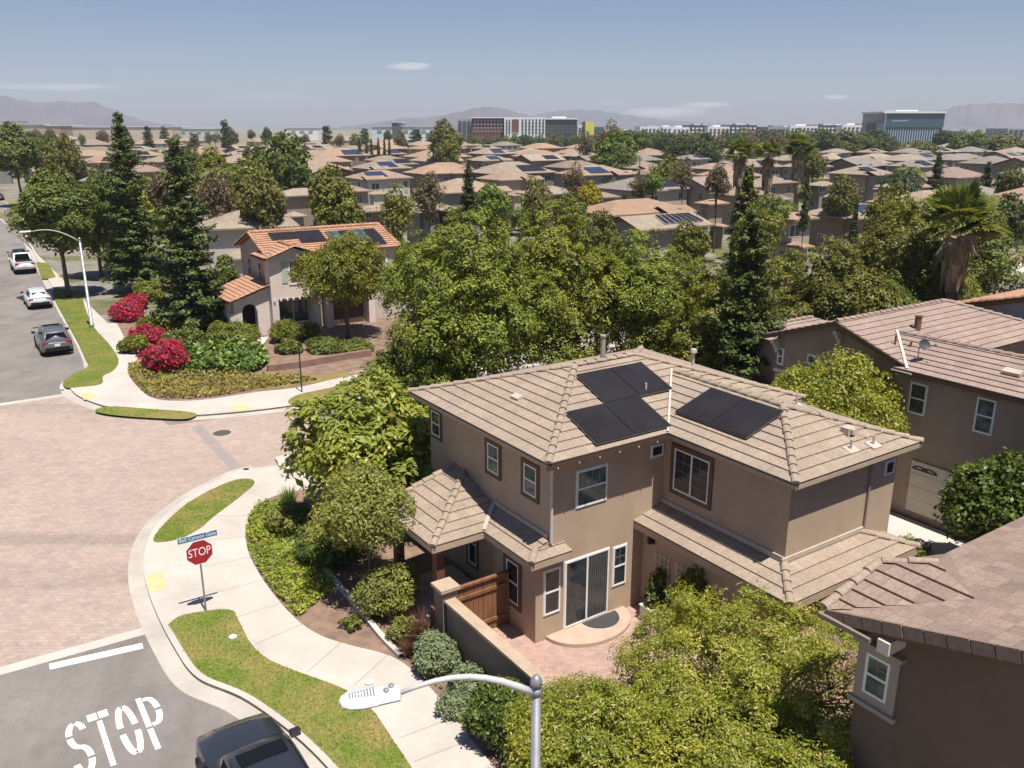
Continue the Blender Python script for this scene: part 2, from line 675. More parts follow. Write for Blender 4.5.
def win_q(parent, q, p0, p1, z0, z1, **kw):
    return window(parent, (p0, q, z0), (1, 0, 0), NB_, p1-p0, z1-z0, **kw)


def solar(parent, corners, nx, ny, m=SOLAR, lift=.14, name='solar_panel'):
    """an array of modules; corners upper-left, upper-right, lower-right, lower-left"""
    c = [Vector(x) for x in corners]
    n = (c[1]-c[0]).cross(c[3]-c[0]).normalized()
    if n.z < 0: n = -n
    mb, fb = MB(), MB()
    def at(a, b): return (c[0]*(1-a)+c[1]*a)*(1-b)+(c[3]*(1-a)+c[2]*a)*b
    g = .006 if nx < 5 else .012
    for i in range(nx):
        for j in range(ny):
            a0, a1, b0, b1 = i/nx+g, (i+1)/nx-g, j/ny+g, (j+1)/ny-g
            q = [at(a0, b1), at(a1, b1), at(a1, b0), at(a0, b0)]
            vs = [x+n*(lift-.035) for x in q]+[x+n*lift for x in q]
            mb.add(vs, [(3, 2, 1, 0), (4, 5, 6, 7), (0, 1, 5, 4), (1, 2, 6, 5), (2, 3, 7, 6), (3, 0, 4, 7)])
    o = mb.build(name, m, parent)
    q = [at(0, 1), at(1, 1), at(1, 0), at(0, 0)]
    vs = [x+n*(lift-.05) for x in q]+[x+n*(lift-.037) for x in q]
    fb.add(vs, [(3, 2, 1, 0), (4, 5, 6, 7), (0, 1, 5, 4), (1, 2, 6, 5), (2, 3, 7, 6), (3, 0, 4, 7)])
    for a in (.1, .5, .9):
        for b in (.08, .92):
            x = at(a, b)
            fb.tube([x-n*.02, x+n*(lift-.045)], .02, 5)
    fb.build('rail', ALU if nx < 5 else ALU_L, o)
    return o


exec_sections = True

# ------------------------------------------------------------------ light, sky, air
SUN_EL = math.radians(70)
SUN_H = np.array([.55, -.835])
SUN_H = SUN_H/np.linalg.norm(SUN_H)
sd = Vector((SUN_H[0]*math.cos(SUN_EL), SUN_H[1]*math.cos(SUN_EL), math.sin(SUN_EL)))
sl = bpy.data.lights.new('sun', 'SUN')
sl.energy = 5.0
sl.angle = math.radians(.53)
sl.color = (1.0, .95, .87)
so = bpy.data.objects.new('sun', sl)
COL.objects.link(so)
so.rotation_euler = sd.to_track_quat('Z', 'Y').to_euler()

wd = bpy.data.worlds.new('World')
SC.world = wd
wd.use_nodes = True
nt = wd.node_tree
bg = nt.nodes['Background']
sky = nt.nodes.new('ShaderNodeTexSky')
sky.sky_type = 'NISHITA'
sky.sun_disc = False
sky.sun_elevation = SUN_EL
sky.sun_rotation = math.atan2(SUN_H[0], SUN_H[1])
sky.altitude = 150
sky.air_density = 1.0
sky.dust_density = .5
sky.ozone_density = 2.5
tc = nt.nodes.new('ShaderNodeTexCoord')
sp = nt.nodes.new('ShaderNodeSeparateXYZ')
nt.links.new(tc.outputs['Generated'], sp.inputs[0])


def wm(op, a, b=None, c=None):
    n = nt.nodes.new('ShaderNodeMath')
    n.operation = op
    for i, v in enumerate((a, b, c)):
        if v is None: continue
        if hasattr(v, 'links'): nt.links.new(v, n.inputs[i])
        else: n.inputs[i].default_value = v
    return n.outputs[0]


su = wm('DIVIDE', sp.outputs[0], wm('MAXIMUM', sp.outputs[1], .05))
sv = wm('DIVIDE', sp.outputs[2], wm('MAXIMUM', sp.outputs[1], .05))
mp = nt.nodes.new('ShaderNodeMapping')
mp.inputs['Scale'].default_value = (14, 14, 60)
nt.links.new(tc.outputs['Generated'], mp.inputs[0])
cn = nt.nodes.new('ShaderNodeTexNoise')
cn.inputs['Scale'].default_value = 1.6
cn.inputs['Detail'].default_value = 6
cn.inputs['Roughness'].default_value = .6
nt.links.new(mp.outputs[0], cn.inputs['Vector'])
cover = None
for (px, py, wx, hy, amt) in ((408, 66, 22, 3.6, .75), (50, 87, 75, 3.2, .45), (838, 97, 16, 2.6, .5), (668, 112, 42, 5, .55),
                              (705, 105, 26, 3, .5), (20, 86, 30, 3, .3), (618, 104, 22, 2.5, .2), (270, 98, 60, 3.5, .12)):
    d = ray(px, py)
    u0, v0 = d[0]/d[1], d[2]/d[1]
    e = wm('ADD', wm('POWER', wm('ABSOLUTE', wm('MULTIPLY', wm('SUBTRACT', su, float(u0)), 900/wx)), 2.0),
           wm('POWER', wm('ABSOLUTE', wm('MULTIPLY', wm('SUBTRACT', sv, float(v0)), 900/hy)), 2.0))
    k = wm('MULTIPLY', wm('MAXIMUM', wm('SUBTRACT', wm('ADD', 1.15, wm('MULTIPLY', wm('SUBTRACT', cn.outputs[0], .5), 2.2)), e), 0.0), amt)
    cover = k if cover is None else wm('MAXIMUM', cover, k)
cover = wm('MINIMUM', cover, .6)
hs = nt.nodes.new('ShaderNodeHueSaturation')
hs.inputs['Saturation'].default_value = 1.12
hs.inputs['Value'].default_value = 1.0
nt.links.new(sky.outputs[0], hs.inputs['Color'])
skb = mix(nt, 1.0, hs.outputs[0], (.8, .82, .95, 1), 'MULTIPLY')
skc = mix(nt, cover, skb, (11.5, 11.0, 11.2, 1))
nt.links.new(skc, bg.inputs[0])
bg.inputs[1].default_value = .062

SC.view_settings.view_transform = 'Standard'
SC.view_settings.look = 'None'
SC.view_settings.exposure = 0.52
SC.view_settings.gamma = 1.0
SC.cycles.use_denoising = True
SC.cycles.max_bounces = 6
SC.cycles.diffuse_bounces = 3
SC.cycles.glossy_bounces = 3
SC.cycles.transmission_bounces = 3
SC.cycles.transparent_max_bounces = 6
SC.cycles.volume_bounces = 0
SC.cycles.sample_clamp_indirect = 6
SC.cycles.use_adaptive_sampling = True
SC.cycles.adaptive_threshold = .015

HAZE = True
if HAZE:
    hb = MB().box((0, 3600, 180), (15000, 8000, 380.0))
    hm = bpy.data.materials.new('pale_haze')
    hm.use_nodes = True
    hn = hm.node_tree
    hn.nodes.remove(hn.nodes['Principled BSDF'])
    pv = hn.nodes.new('ShaderNodeVolumePrincipled')
    pv.inputs['Color'].default_value = (.8, .86, 1.0, 1)
    pv.inputs['Density'].default_value = .00014
    pv.inputs['Anisotropy'].default_value = .0
    hn.links.new(pv.outputs[0], hn.nodes['Material Output'].inputs['Volume'])
    hz = hb.build('haze', hm)
    tag(hz, 'pale haze greying the hills and far blocks', 'haze', kind='stuff')

# ------------------------------------------------------------------ the ground, roads, kerbs and paths
RZ = -.12


def smooth(pts, n=6, closed=False):
    """Catmull-Rom through the points"""
    P = [np.array(p[:2], float) for p in pts]
    out = []
    m = len(P)
    for i in range(m if closed else m-1):
        if closed:
            a, b, c, d = P[i-1], P[i], P[(i+1) % m], P[(i+2) % m]
        else:
            a, b, c, d = P[max(i-1, 0)], P[i], P[i+1], P[min(i+2, m-1)]
        for k in range(n):
            t = k/n
            q = .5*((2*b)+(-a+c)*t+(2*a-5*b+4*c-d)*t*t+(-a+3*b-3*c+d)*t**3)
            out.append((float(q[0]), float(q[1])))
    if not closed: out.append((float(P[-1][0]), float(P[-1][1])))
    return out


def offset(pts, d):
    """shift a polyline to its left by d"""
    P = [np.array(p[:2]) for p in pts]
    out = []
    for i in range(len(P)):
        t = P[min(i+1, len(P)-1)]-P[max(i-1, 0)]
        t = t/np.linalg.norm(t)
        out.append((float(P[i][0]-t[1]*d), float(P[i][1]+t[0]*d)))
    return out


def strip(mb, A, B, z, zb=None):
    n = min(len(A), len(B))
    zb = z if zb is None else zb
    vs = [(*a, z) for a in A[:n]]+[(*b, zb) for b in B[:n]]
    fs = [(i, i+1, n+i+1, n+i) for i in range(n-1)]
    # face up
    a, b, c = [Vector(vs[k]) for k in fs[0][:3]]
    if (b-a).cross(c-a).z < 0: fs = [f[::-1] for f in fs]
    mb.add(vs, fs)


def pix(pts, z=0.0, sm=0):
    q = [W(x, y, z)[:2] for x, y in pts]
    return smooth(q, sm, True) if sm else q


def g2(pts): return [GR(p, q)[:2] for p, q in pts]


def structure(name, mb, m, label):
    return tag(mb.build(name, m), label, name.replace('_', ' '), kind='structure')


gm, gnt, gb = new_mat('dry_plain')
gb.inputs['Roughness'].default_value = 1.0
gn = noise_tex(gnt, .012, 6, .65)
gnt.links.new(ramp(gnt, gn, [(.3, (.1, .105, .05)), (.5, (.22, .18, .11)), (.7, (.3, .25, .17))]), gb.inputs['Base Color'])
structure('ground', MB().sheet([(-7000, -60), (7000, -60), (7000, 7400), (-7000, 7400)], -.3), gm, 'dry brown and olive plain reaching to the hills')

structure('road', MB().sheet(g2([(-19.5, -45), (130, -45), (130, 32), (0, 32), (0, 420), (-19.5, 420)]), RZ), ASPH, 'grey asphalt street with parked cars along its kerb')

# near corner: gutter edge measured along the kerb, then on along both streets
k1 = g2([(-7.1, -45), (-7.1, -20), (-7.1, -8), (-7.15, -3), (-7.35, -.2)])+pix([(232, 715), (180, 690), (155, 655), (135, 610), (128, 575), (133, 545), (150, 520), (180, 497), (215, 478), (245, 467)], RZ)
k1 += g2([(-.5, 18.0), (12, 18), (130, 18)])
k1 = smooth(k1, 8)
k1i = offset(k1, -.5)       # face of the kerb
k1k = offset(k1, -.68)      # back of the kerb
k2 = g2([(130, 25), (14, 25), (6, 25), (1.5, 24.95)])+pix([(200, 420), (150, 420), (112, 414), (85, 407), (65, 397), (60, 385), (72, 376), (84, 370)], RZ)
k2 += pix([(76, 345), (52, 300), (20, 235), (5, 205)], RZ)+g2([(-5.8, 420)])
k2 = smooth(k2, 8)
k2i = offset(k2, -.5)
k2k = offset(k2, -.68)

gt = MB()
strip(gt, k1, k1i, RZ+.006, RZ+.03)
strip(gt, k2, k2i, RZ+.006, RZ+.03)
structure('gutter', gt, CONC2, 'concrete gutter along the street edge')
kb = MB()
for a, b in ((k1i, k1k), (k2i, k2k)):
    strip(kb, a, b, .006)
    n = len(a)
    vs = [(*x, RZ-.02) for x in a]+[(*x, .006) for x in a]
    kb.add(vs, [(i, i+1, n+i+1, n+i) for i in range(n-1)])
structure('kerb', kb, CONC, 'pale concrete kerb round both street corners')

land = MB()
l1 = k1i+g2([(130, -45)])
land.extrude(l1, -.28, -.004)
l2 = k2i+g2([(-5.8, 440), (600, 900), (900, 25)])
land.extrude(l2, -.28, -.004)
land.extrude(g2([(-19.5, -45), (-19.5, 430), (-400, 800), (-400, -45)]), -.28, -.004)
structure('planting_soil', land, MULCH, 'brown bark and soil of the planting beds')

ym, ynt, yb_ = new_mat('yard_ground')
yb_.inputs['Roughness'].default_value = 1.0
yn = noise_tex(ynt, .14, 4, .6)
yc = ramp(ynt, yn, [(.3, (.09, .11, .03)), (.42, (.16, .15, .07)), (.5, (.27, .23, .18)), (.58, (.24, .22, .2)), (.68, (.13, .14, .045))])
yn2 = noise_tex(ynt, 1.6, 4, .7)
yc = mix(ynt, 1.0, yc, ramp(ynt, yn2, [(.3, (.6, .62, .6)), (.7, (1.1, 1.1, 1.1))]), 'MULTIPLY')
ynt.links.new(yc, yb_.inputs['Base Color'])
yd = MB().sheet(g2([(-2.3, 52), (-2.3, 430), (600, 890), (895, 32), (17, 32), (17, 52)]), .003)
structure('yards', yd, ym, 'green and tan yards between the houses')

# pavers of the crossing with their concrete bands
pv_ = MB()
band0, band1 = pix([(0, 660), (70, 645), (140, 630)], RZ), None
pvpoly = g2([(-19.4, 7.9)])+pix([(140, 630)], RZ)+g2([(-8.2, 7.5), (-8.0, 9), (-5, 16.5), (2.6, 17.95), (2.6, 25.05), (-4, 26), (-5.2, 34.6), (-19.4, 34.6)])
pv_.sheet(pvpoly, RZ+.0035)
structure('paver_crossing', pv_, PAVER, 'pink brick paving of the street crossing')
cb = MB()
def gband(a, b, w, z=RZ+.005):
    d = np.array(b)-np.array(a); d = d/np.linalg.norm(d); nrm = np.array([-d[1], d[0]])*w/2
    cb.sheet(g2([tuple(np.array(a)-nrm), tuple(np.array(b)-nrm), tuple(np.array(b)+nrm), tuple(np.array(a)+nrm)]), z)
gband((-19.4, 7.95), (-8.35, 7.55), .42)
gband((-19.4, 34.5), (-5.6, 34.5), .5)
gband((2.45, 17.95), (2.45, 25), .4)
for q0, q1 in ((107.5, 111.5), (138.5, 140), (165, 168)):
    cb.sheet(g2([(-19.4, q0), (-6.4, q0), (-6.4, q1), (-19.4, q1)]), RZ+.0045+q0*1e-5)
structure('concrete_band', cb, CONC, 'pale concrete bands edging the brick paving')
ab = MB()
d0, d1 = (-3.35, 18.05), (-3.3, 25.0)
ab.sheet(g2([(-3.2, 18.0), (-2.7, 18.0), (-2.65, 25.2), (-3.15, 25.2)]), RZ+.0052)
structure('trench_patch', ab, mat('grey_patch', (.3, .25, .23), .95, .1, 2), 'grey strip crossing the brick paving')

# concrete walks
cw = MB()
sw_r = [(495, 768), (467.7, 733), (429.4, 686.5), (402, 662), (380, 652.5), (350, 645), (324.5, 637), (305, 626), (290, 613), (272, 592), (256, 568), (247, 546.7), (247, 525.4), (258, 506), (290, 492)]
walk1 = smooth(g2([(-4.35, -45), (-4.4, -20)])+pix(sw_r)+g2([(2, 13.6), (12, 13.8), (130, 13.8)]), 6)
cw.sheet(k1k+walk1[::-1], .002)
sw2 = g2([(130, 30), (14, 29.6), (8, 29.4)])+pix([(390, 372), (347, 376), (300, 387), (256, 392), (200, 400), (156, 399), (137, 386), (128, 371), (140, 362), (128, 344), (110, 310), (96, 285), (80, 255)])+g2([(-2.4, 120), (-2.4, 430)])
walk2 = smooth(sw2, 6)
cw.sheet(k2k+walk2[::-1], .002)
structure('pavement', cw, CONC, 'pale concrete pavement curving round the corners')
jt = MB()          # scored joints across the walks
def joints(path, w, step, z):
    acc = 0
    for i in range(1, len(path)-1):
        a, b = np.array(path[i]), np.array(path[i+1])
        acc += np.linalg.norm(b-a)
        if acc > step and abs(a[0]) < 60 and 12 < a[1] < 130:
            acc = 0
            t = (b-a)/np.linalg.norm(b-a); nn = np.array([-t[1], t[0]])
            e = a+nn*w
            h = t*.012
            jt.sheet([tuple(a-h), tuple(e-h), tuple(e+h), tuple(a+h)], z)
joints(walk1, 1.5, 1.5, .0045)
joints(walk2, -1.5, 1.5, .0045)
JM = mat('dark_joint', (.3, .27, .24), 1, .1, 3)
structure('pavement_joint', jt, JM, 'scored joints across the pavement')

dv = MB()
dv.sheet(g2([(9.9, -9), (16.3, -9), (16.3, 10), (9.9, 10)]), .006)
dv.sheet(g2([(1.5, 38.2), (4.6, 38.2), (6.2, 41.2), (5, 41.2), (3.5, 39.2), (1, 39.2)]), .006)
structure('driveway', dv, CONCW, 'white concrete drive between the houses')
dj = MB()
for q in (-6, -3, 0, 3, 6): dj.sheet(g2([(9.9, q), (16.3, q), (16.3, q+.03), (9.9, q+.03)]), .009)
dj.sheet(g2([(13.1, -9), (13.13, -9), (13.13, 10), (13.1, 10)]), .0095)
structure('driveway_joint', dj, JM, 'scored joints in the drive')
pt = MB().sheet(g2([(-2.0, -8), (3.95, -8), (3.95, .5), (.0, .5), (0, 2.0), (-2.0, 2.0)]), .008)
structure('patio', pt, PATIOP, 'pink brick patio behind the garden wall')
ye = MB()
ye.sheet(pix([(146, 575), (163, 572.5), (166.5, 589.5), (149, 592)]), .008)
ye.sheet(pix([(80, 393.5), (92, 392), (98, 397.5), (84, 400)]), .008)
ye.sheet(pix([(232, 406), (246, 404), (250, 409), (234, 411.5)]), .008)
structure('tactile_paving', ye, YPAINT, 'faded yellow tactile pads at the kerb ramps')

# manhole
mh = MB().lathe((*W(222, 433, RZ)[:2], RZ+.004), [(.42, 0), (.42, .006), (.36, .008), (.0, .008)], 20)
tag(mh.build('manhole_cover', mat('iron_cover', (.09, .08, .075), .7, .2, 8)), 'round dark manhole cover set in the pink pavers', 'manhole cover')
for i, (px, py) in enumerate(((369, 683), (233, 637.5), (71, 352), (62, 388.5))):
    o = MB().lathe((*W(px, py)[:2], .012), [(.12, 0), (.12, .03), (.0, .033)], 12).build('valve_lid', LAMPWHITE)
    tag(o, ['pale round utility lid in the lawn beside the cobra lamp head', 'small utility lid where the stop sign lawn meets the path',
            'utility lid in the lawn beside the silver hatchback', 'utility lid at the corner of the lawn by the grey SUV'][i], 'utility lid', 'utility lids in the lawns')

# painted stop line and word
pm = MB()
pm.sheet(pix([(49, 664), (142, 643), (143.5, 648.5), (50, 669.7)], RZ), RZ+.0045)
pm.sheet(g2([(-15.2, 35.9), (-12, 36.1), (-12, 36.4), (-15.2, 36.2)]), RZ+.0045)


def stroke(path, w, z=RZ+.0045):
    L = offset(path, w/2); R_ = offset(path, -w/2)
    n = len(path)
    pm.add([(*a, z) for a in L]+[(*b, z) for b in R_], [(n+i, n+i+1, i+1, i) for i in range(n-1)])


def letter(ch, p0, q0, w, h):
    """letters of the road marking, stencilled, tall along q"""
    sw = .145
    def G_(pts): return g2([(p0+x*w, q0+y*h) for x, y in pts])
    def arc(cx, cy, rx, ry, a0, a1, n=8): return [(cx+rx*math.cos(math.radians(a0+(a1-a0)*i/n)), cy+ry*math.sin(math.radians(a0+(a1-a0)*i/n))) for i in range(n+1)]
    e = .14
    if ch == 'T':
        pm.sheet(G_([(0, .87), (.46, .87), (.46, 1), (0, 1)]), RZ+.0045)
        pm.sheet(G_([(.54, .87), (1, .87), (1, 1), (.54, 1)]), RZ+.0045)
        pm.sheet(G_([(.37, 0), (.63, 0), (.63, .83), (.37, .83)]), RZ+.0045)
    if ch == 'O':
        for a0, a1 in ((96, 172), (188, 264), (276, 352), (8, 84)):
            stroke(G_(arc(.5, .5, .5-e, .5-.06, a0, a1)), sw)
    if ch == 'P':
        pm.sheet(G_([(0, .0), (.28, 0), (.28, .38), (0, .38)]), RZ+.0045)
        pm.sheet(G_([(0, .42), (.28, .42), (.28, 1), (0, 1)]), RZ+.0045)
        stroke(G_([(.33, .94), (.5, .94)]+arc(.5, .69, .5-e, .25, 78, 6, 6)), sw)
        stroke(G_(arc(.5, .69, .5-e, .25, -6, -78, 6)+[(.5, .44), (.33, .44)]), sw)
    if ch == 'S':
        stroke(G_(arc(.5, .72, .5-e, .22, 20, 84, 5)), sw)
        stroke(G_(arc(.5, .72, .5-e, .22, 97, 175, 6)), sw)
        stroke(G_(arc(.5, .72, .5-e, .22, 187, 255, 6)+arc(.5, .28, .5-e, .22, 70, 4, 6)), sw)
        stroke(G_(arc(.5, .28, .5-e, .22, -8, -84, 6)), sw)
        stroke(G_(arc(.5, .28, .5-e, .22, -97, -165, 6)), sw)


for ch, p in (('S', -11.56), ('T', -11.02), ('O', -10.47), ('P', -9.87)):
    letter(ch, p, 2.12 if ch != 'S' else 2.1, .47, 2.26)
structure('road_marking', pm, PAINTW, 'white stop line and the word STOP painted on the asphalt')


# ------------------------------------------------------------------ grass
def in_poly(P, x, y):
    P = np.array(P)
    c = np.zeros(len(x), bool)
    j = len(P)-1
    for i in range(len(P)):
        xi, yi, xj, yj = P[i, 0], P[i, 1], P[j, 0], P[j, 1]
        k = ((yi > y) != (yj > y)) & (x < (xj-xi)*(y-yi)/(yj-yi+1e-12)+xi)
        c ^= k
        j = i
    return c


def raw_mesh(name, co, nverts_per, m, parent=None, extra=None):
    """mesh of many separate little faces, nverts_per corners each"""
    n = len(co)//nverts_per
    me = bpy.data.meshes.new(name)
    me.vertices.add(len(co))
    me.vertices.foreach_set('co', np.asarray(co, np.float32).ravel())
    me.loops.add(len(co))
    me.loops.foreach_set('vertex_index', np.arange(len(co), dtype=np.int32))
    me.polygons.add(n)
    me.polygons.foreach_set('loop_start', np.arange(0, len(co), nverts_per, dtype=np.int32))
    me.polygons.foreach_set('loop_total', np.full(n, nverts_per, np.int32))
    me.materials.append(m)
    me.update(calc_edges=True)
    me.validate()
    o = bpy.data.objects.new(name, me)
    COL.objects.link(o)
    if parent is not None: o.parent = parent
    return o


def turf_mat(name, green, dry, amount):
    m, nt, b = new_mat(name)
    b.inputs['Roughness'].default_value = .9
    b.inputs['Specular IOR Level'].default_value = .15
    n1 = noise_tex(nt, .55, 5, .62, 'Object')
    n2 = noise_tex(nt, 9, 4, .7)
    f = ramp(nt, n1, [(amount-.1, green), (amount+.1, dry)])
    g = ramp(nt, n2, [(.3, (.62, .66, .6)), (.7, (1.2, 1.15, 1.1))])
    c = mix(nt, 1.0, f, g, 'MULTIPLY')
    nt.links.new(c, b.inputs['Base Color'])
    return m


TURF = turf_mat('patchy_turf', (.14, .19, .032), (.27, .22, .08), .51)
TURF_G = turf_mat('green_turf', (.13, .18, .03), (.22, .2, .06), .5)
TURF_D = turf_mat('dry_turf', (.2, .185, .06), (.3, .22, .1), .48)


def lawn(label, poly, m, dens=260, h=.05, name='grass', w=.012):
    A = np.array(poly)
    x0, y0, x1, y1 = A[:, 0].min(), A[:, 1].min(), A[:, 0].max(), A[:, 1].max()
    n = int((x1-x0)*(y1-y0)*dens)
    x, y = RNG.uniform(x0, x1, n), RNG.uniform(y0, y1, n)
    k = in_poly(poly, x, y)
    x, y = x[k], y[k]
    n = len(x)
    a = RNG.uniform(0, 2*PI, n)
    hh = h*RNG.uniform(.5, 1.3, n)
    lx, ly = RNG.normal(0, .5, n)*hh, RNG.normal(0, .5, n)*hh
    v = np.zeros((n, 3, 3))
    v[:, 0] = np.stack([x-np.cos(a)*w, y-np.sin(a)*w, np.full(n, .01)], 1)
    v[:, 1] = np.stack([x+np.cos(a)*w, y+np.sin(a)*w, np.full(n, .01)], 1)
    v[:, 2] = np.stack([x+lx, y+ly, hh+.01], 1)
    o = raw_mesh(name, v.reshape(-1, 3), 3, m)
    bm = bmesh.new()
    bm.from_mesh(o.data)
    tri = tessellate_polygon([[Vector((p[0], p[1], 0)) for p in poly]])
    vs = [bm.verts.new((p[0], p[1], .012)) for p in poly]
    vb = [bm.verts.new((p[0], p[1], -.01)) for p in poly]
    for t in tri:
        try:
            f = bm.faces.new([vs[i] for i in t])
            f.normal_update()
            if f.normal.z < 0: f.normal_flip()
        except ValueError:
            pass
    bm.to_mesh(o.data)
    bm.free()
    return tag(o, label, 'grass', kind='stuff')


lawn('patchy green and dry lawn strip between the kerb and the path beside the black car',
     [p for p in k1k if -20 < toG(p)[1] < 6.9 and p[1] < 30]+smooth(pix([(168, 625), (183.6, 615), (228.4, 609.5), (239, 621.5), (252, 645), (273.3, 662), (320, 679.7), (347, 690.6), (372, 709.7), (393.8, 741), (413, 770), (425, 790)]), 4)
     + g2([(-5.4, -8), (-5.4, -19)]), TURF, 380)
lawn('small green lawn crescent behind the street name sign', smooth(pix([(153.7, 541.6), (163, 525.4), (187.9, 503), (222, 484.8), (243.4, 478.8), (254.9, 482.7), (239.1, 497.6), (213.5, 516.9), (200.7, 528), (179.3, 539)]), 4, True), TURF, 380)
lawn('bright green lawn under the street tree beside the parked cars', smooth(pix([(52, 292), (66, 289), (80, 293), (86, 310), (93.7, 327), (107.8, 342.5), (118.7, 359.7), (113, 371), (103, 376), (101.5, 384), (80, 387), (66, 387.8), (63.5, 381), (76, 373), (88, 366), (84, 355), (76, 338)]), 3, True), TURF_G, 120)
lawn('green verge beside the white pickup', pix([(36, 262), (48, 263), (56, 277), (48, 279), (42, 279)]), TURF_G, 60)
lawn('far green verge at the head of the street', pix([(8, 203), (18, 203), (26, 215), (14, 216)]), TURF_G, 25)
lawn('narrow dry lawn island between the pavers and the far pavement', smooth(pix([(95, 411), (109, 406.5), (150, 409), (194, 412.8), (187, 419), (150, 418), (112, 415)]), 4, True), TURF, 140)
lawn('dry lawn patch round the thin sign post', smooth(pix([(288, 402), (299, 394.5), (330, 388), (352, 382), (352, 393), (320, 402.5), (300, 406)]), 4, True), TURF_D, 140)
lawn('thin lawn in front of the low retaining edge', pix([(252, 384), (300, 378), (347, 371), (352, 375), (318, 382.5), (256, 391)]), TURF_D, 120)


def cover_mat(name, cs):
    return leaf_mat(name, cs[0], cs[1], cs[2] if len(cs) > 2 else None, .9, .2, .6)


def leaves(c, nrm, size, aspect=.5, rng=RNG):
    """diamond leaves at centres c facing nrm"""
    n = len(c)
    nrm = nrm/np.maximum(np.linalg.norm(nrm, axis=1, keepdims=True), 1e-6)
    r = rng.normal(size=(n, 3))
    t = np.cross(nrm, r)
    t /= np.maximum(np.linalg.norm(t, axis=1, keepdims=True), 1e-6)
    b = np.cross(nrm, t)
    s = (size*rng.uniform(.65, 1.3, n))[:, None] if np.ndim(size) == 0 else size[:, None]
    v = np.empty((n, 4, 3))
    v[:, 0] = c-t*s*.5
    v[:, 1] = c+b*s*aspect*.5+nrm*s*.06
    v[:, 2] = c+t*s*.5
    v[:, 3] = c-b*s*aspect*.5+nrm*s*.06
    return v.reshape(-1, 3)


def ground_cover(label, poly, m, dens, h, leaf, name='ground_cover', bumpy=1.0):
    A = np.array(poly)
    x0, y0, x1, y1 = A[:, 0].min(), A[:, 1].min(), A[:, 0].max(), A[:, 1].max()
    n = int((x1-x0)*(y1-y0)*dens)
    x, y = RNG.uniform(x0, x1, n), RNG.uniform(y0, y1, n)
    k = in_poly(poly, x, y)
    x, y = x[k], y[k]
    s = .5+.5*np.sin(x*2.3+1.3*np.sin(y*1.7))*np.sin(y*2.9+1.1*np.sin(x*2.1))
    z = h*(.25+.75*s*bumpy)*RNG.uniform(.2, 1.0, len(x))
    c = np.stack([x, y, z], 1)
    nn = RNG.normal(size=c.shape)*.6
    nn[:, 2] += .8
    o = raw_mesh(name, leaves(c, nn, leaf, .5), 4, m)
    return tag(o, label, 'ground cover', kind='stuff')


GC_B = cover_mat('bright_ground_cover', ((.15, .21, .018), (.3, .36, .04), (.4, .36, .1)))
GC_O = cover_mat('olive_ground_cover', ((.17, .17, .035), (.33, .29, .07), (.4, .27, .12)))
GC_A = cover_mat('strappy_leaf_green', ((.07, .14, .02), (.19, .27, .06), (.4, .42, .2)))
ground_cover('bright green ground cover between the curving path and the magnolia', smooth(pix([(248, 547), (247, 526), (259, 506), (285, 500), (300, 512), (318, 545), (335, 585), (312, 607), (296, 616), (275, 594), (257, 568)]), 4, True), GC_B, 420, .3, .13)
ground_cover('olive and rusty ground cover in front of the white agapanthus bed', smooth(pix([(128, 370), (137.5, 363), (162, 372), (200, 374), (256, 376), (300, 377), (318, 380), (290, 385), (256, 390), (200, 398.5), (156, 398), (138, 386)]), 4, True), GC_O, 130, .45, .2)
GC_S = cover_mat('grey_green_sage', ((.12, .13, .08), (.22, .22, .15), (.3, .24, .16)))
ground_cover('scattered grey green groundcover beside the path below the garden wall', smooth(pix([(402, 655), (420, 640), (455, 655), (495, 690), (525, 735), (535, 765), (505, 768), (470, 728), (430, 683)]), 4, True), GC_S, 110, .3, .12)

# low concrete edging of the planting bed
ed = MB()
pe = smooth(pix([(313, 562), (330, 580), (356, 610), (380, 640), (399, 659)]), 6)
pi_ = offset(pe, .16)
n = len(pe)
ed.add([(*a, -.05) for a in pe]+[(*a, .12) for a in pe]+[(*a, .12) for a in pi_]+[(*a, -.05) for a in pi_],
       [(i, i+1, n+i+1, n+i) for i in range(n-1)]+[(n+i, n+i+1, 2*n+i+1, 2*n+i) for i in range(n-1)]+[(2*n+i, 2*n+i+1, 3*n+i+1, 3*n+i) for i in range(n-1)])
tag(ed.build('bed_edging', CONC), 'narrow pale concrete edging along the bed by the porch', 'edging')
rw = MB()
pe = smooth(pix([(268, 372), (300, 368), (340, 361), (372, 356)]), 6)
pi_ = offset(pe, .3)
n = len(pe)
rw.add([(*a, -.05) for a in pe]+[(*a, .4) for a in pe]+[(*a, .4) for a in pi_]+[(*a, -.05) for a in pi_],
       [(i, i+1, n+i+1, n+i) for i in range(n-1)]+[(n+i, n+i+1, 2*n+i+1, 2*n+i) for i in range(n-1)]+[(2*n+i, 2*n+i+1, 3*n+i+1, 3*n+i) for i in range(n-1)])
tag(rw.build('garden_edge_wall', mat('reddish_block', (.26, .16, .12), .9, .2, 2)), 'low reddish block edge in front of the arched house', 'garden wall')


